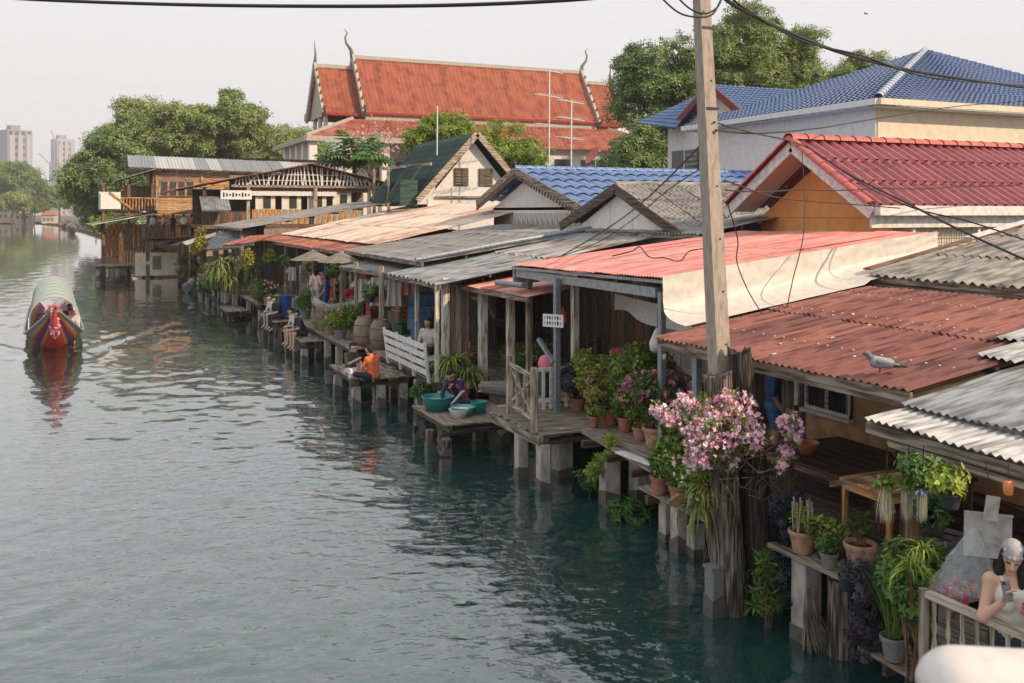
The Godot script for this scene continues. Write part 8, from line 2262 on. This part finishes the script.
	for e in [["visitor in coral red top at the right of the platform group", Color(0.65, 0.14, 0.12), 6.9, -73.4], ["visitor in white shirt beside the one in coral red", Color(0.7, 0.68, 0.66), 6.3, -72.9], ["visitor in black in the middle of the platform group", Color(0.03, 0.03, 0.035), 5.6, -73.5], ["visitor in pink at the left of the platform group", Color(0.6, 0.25, 0.32), 4.9, -73.0], ["visitor in grey leaning at the platform corner", Color(0.3, 0.3, 0.33), 4.2, -73.6]]:
		person(e[0], V(e[2], 3.01, e[3]), 2.0 + k * 0.9, stand_joints(0.03), {"top": e[1], "bottom": Color(0.05, 0.05, 0.07)}, {"cell": 0.04, "group": g}); k += 1
	person("waiter in white standing on the restaurant upper floor", V(8.4, 4.03, -66.5), -0.3, stand_joints(), {"top": Color(0.7, 0.7, 0.7), "bottom": Color(0.04, 0.04, 0.05)}, {"cell": 0.04})

func wire(label: String, pts: Array, r := 0.012, sag := 0.0):
	var fine := []
	var n := pts.size()
	for k in n - 1:
		for q in 8:
			var s := q / 8.0
			fine.append(pts[k].cubic_interpolate(pts[k + 1], pts[maxi(k - 1, 0)], pts[mini(k + 2, n - 1)], s) - V(0, sag * 4 * s * (1 - s), 0))
	fine.append(pts[-1])
	var b := B.new(); b.tube(fine, r, 6)
	solo("overhead_cable", b, M.wire, label, "cable", "overhead cables")

func wires():
	wire("thick black cable crossing the top left edge of the sky", [Vector3(-2.15, 8.29, -17.38), Vector3(-0.96, 8.07, -16.3), Vector3(0.93, 7.79, -14.47), Vector3(2.62, 7.61, -12.96), Vector3(4.27, 7.49, -11.56), Vector3(5.63, 7.46, -10.41), Vector3(6.76, 7.55, -9.58)], 0.025)
	wire("thick twisted cable running from pole top down to the right edge", [Vector3(6.95, 7.55, -9.6), Vector3(7.64, 7.42, -9.95), Vector3(9.16, 7.28, -10.59), Vector3(10.97, 7.21, -11.32), Vector3(13.59, 7.26, -12.34), Vector3(18.1, 7.43, -13.84)], 0.026)
	wire("thinner cable wound along the thick twisted cable", [Vector3(7.01, 7.63, -9.6), Vector3(7.66, 7.45, -9.94), Vector3(9.19, 7.23, -10.58), Vector3(11, 7.25, -11.3), Vector3(13.62, 7.19, -12.33), Vector3(18.1, 7.47, -13.84)], 0.014)
	wire("upper of two cable loops around the pole top", [Vector3(6.38, 7.38, -9.53), Vector3(6.5, 7.22, -9.42), Vector3(6.63, 7.15, -9.31), Vector3(6.82, 7.24, -9.33), Vector3(7, 7.41, -9.47)], 0.012)
	wire("lower of two cable loops around the pole top", [Vector3(6.2, 7.38, -9.61), Vector3(6.37, 7.18, -9.48), Vector3(6.53, 7.11, -9.35), Vector3(6.77, 7.16, -9.36), Vector3(6.99, 7.38, -9.48)], 0.012)
	wire("thin wire from pole to the cream wall of the blue roofed house", [Vector3(6.99, 5.81, -9.58), Vector3(9.68, 6.06, -12.11), Vector3(14.06, 6.59, -15.63), Vector3(19.02, 7.3, -18.9), Vector3(25.13, 8.18, -21.65), Vector3(29.86, 8.69, -22.83)], 0.014)
	wire("thin wire from pole to the ridge of the maroon tiled roof", [Vector3(6.97, 5.91, -9.59), Vector3(8.9, 5.99, -11.36), Vector3(12.81, 6.24, -15.1), Vector3(13.55, 6.14, -15.42)], 0.012)
	wire("black cable bundle from maroon ridge down to the grey wavy roof", [Vector3(13.24, 6.15, -15.12), Vector3(12.81, 5.5, -13.45), Vector3(12.24, 4.98, -11.63), Vector3(12.06, 4.54, -10.39), Vector3(11.94, 4.12, -9.13)], 0.018)
	wire("second cable beside the bundle over the maroon roof", [Vector3(13.24, 6.15, -15.12), Vector3(12.83, 5.36, -13.23), Vector3(12.24, 4.9, -11.52), Vector3(12.71, 4.66, -10.76), Vector3(13.12, 4.36, -10.03)], 0.012)
	wire("thin wire stretched level across the maroon tiled roof", [Vector3(7.21, 5.09, -9.71), Vector3(10.94, 5.2, -12.64), Vector3(13.31, 5.26, -13.23), Vector3(15.91, 5.34, -13.71), Vector3(18.1, 5.43, -13.84)], 0.01, 0.03)
	wire("lower thin wire across the orange gable", [Vector3(7.21, 5.21, -9.71), Vector3(9.3, 5.02, -11.18), Vector3(11.71, 4.95, -12.3), Vector3(12.48, 4.88, -11.96)], 0.01)
	wire("wire from pole sagging down to the grey roofs at left", [Vector3(7, 5.71, -9.8), Vector3(8.28, 5.27, -12.73), Vector3(9.4, 4.84, -15.52), Vector3(10.05, 4.35, -17.96), Vector3(10.21, 3.78, -20.08)], 0.014)
	wire("second thin wire sagging left below the first", [Vector3(7.01, 5.4, -9.79), Vector3(8.35, 5.16, -12.7), Vector3(9.88, 4.62, -16.4), Vector3(10.36, 4.05, -18.92), Vector3(9.97, 3.61, -20.74)], 0.01)
	wire("loose wire lying in loops on the pink roof", [Vector3(9.2, 3.97, -15.93), Vector3(9.5, 4.07, -15.69), Vector3(9.64, 4.15, -15.63), Vector3(9.49, 3.98, -15.04), Vector3(9.62, 3.98, -14.76), Vector3(9.66, 3.94, -14.31), Vector3(10, 4.11, -14.49), Vector3(10.18, 4.17, -14.07)], 0.012)
	wire("thin wire dangling over the pale flashing", [Vector3(7.19, 4.9, -9.61), Vector3(8.11, 4.43, -10.62), Vector3(8.72, 4.08, -11.44), Vector3(9.06, 3.64, -11.62), Vector3(9.19, 3.29, -11.45)], 0.009)
	wire("second wire dangling over the pale flashing to the right", [Vector3(13.03, 6.02, -15), Vector3(12.38, 5.24, -14.19), Vector3(10.99, 4.43, -12.62), Vector3(10.15, 3.74, -11.9), Vector3(9.65, 3.27, -11.47)], 0.009)
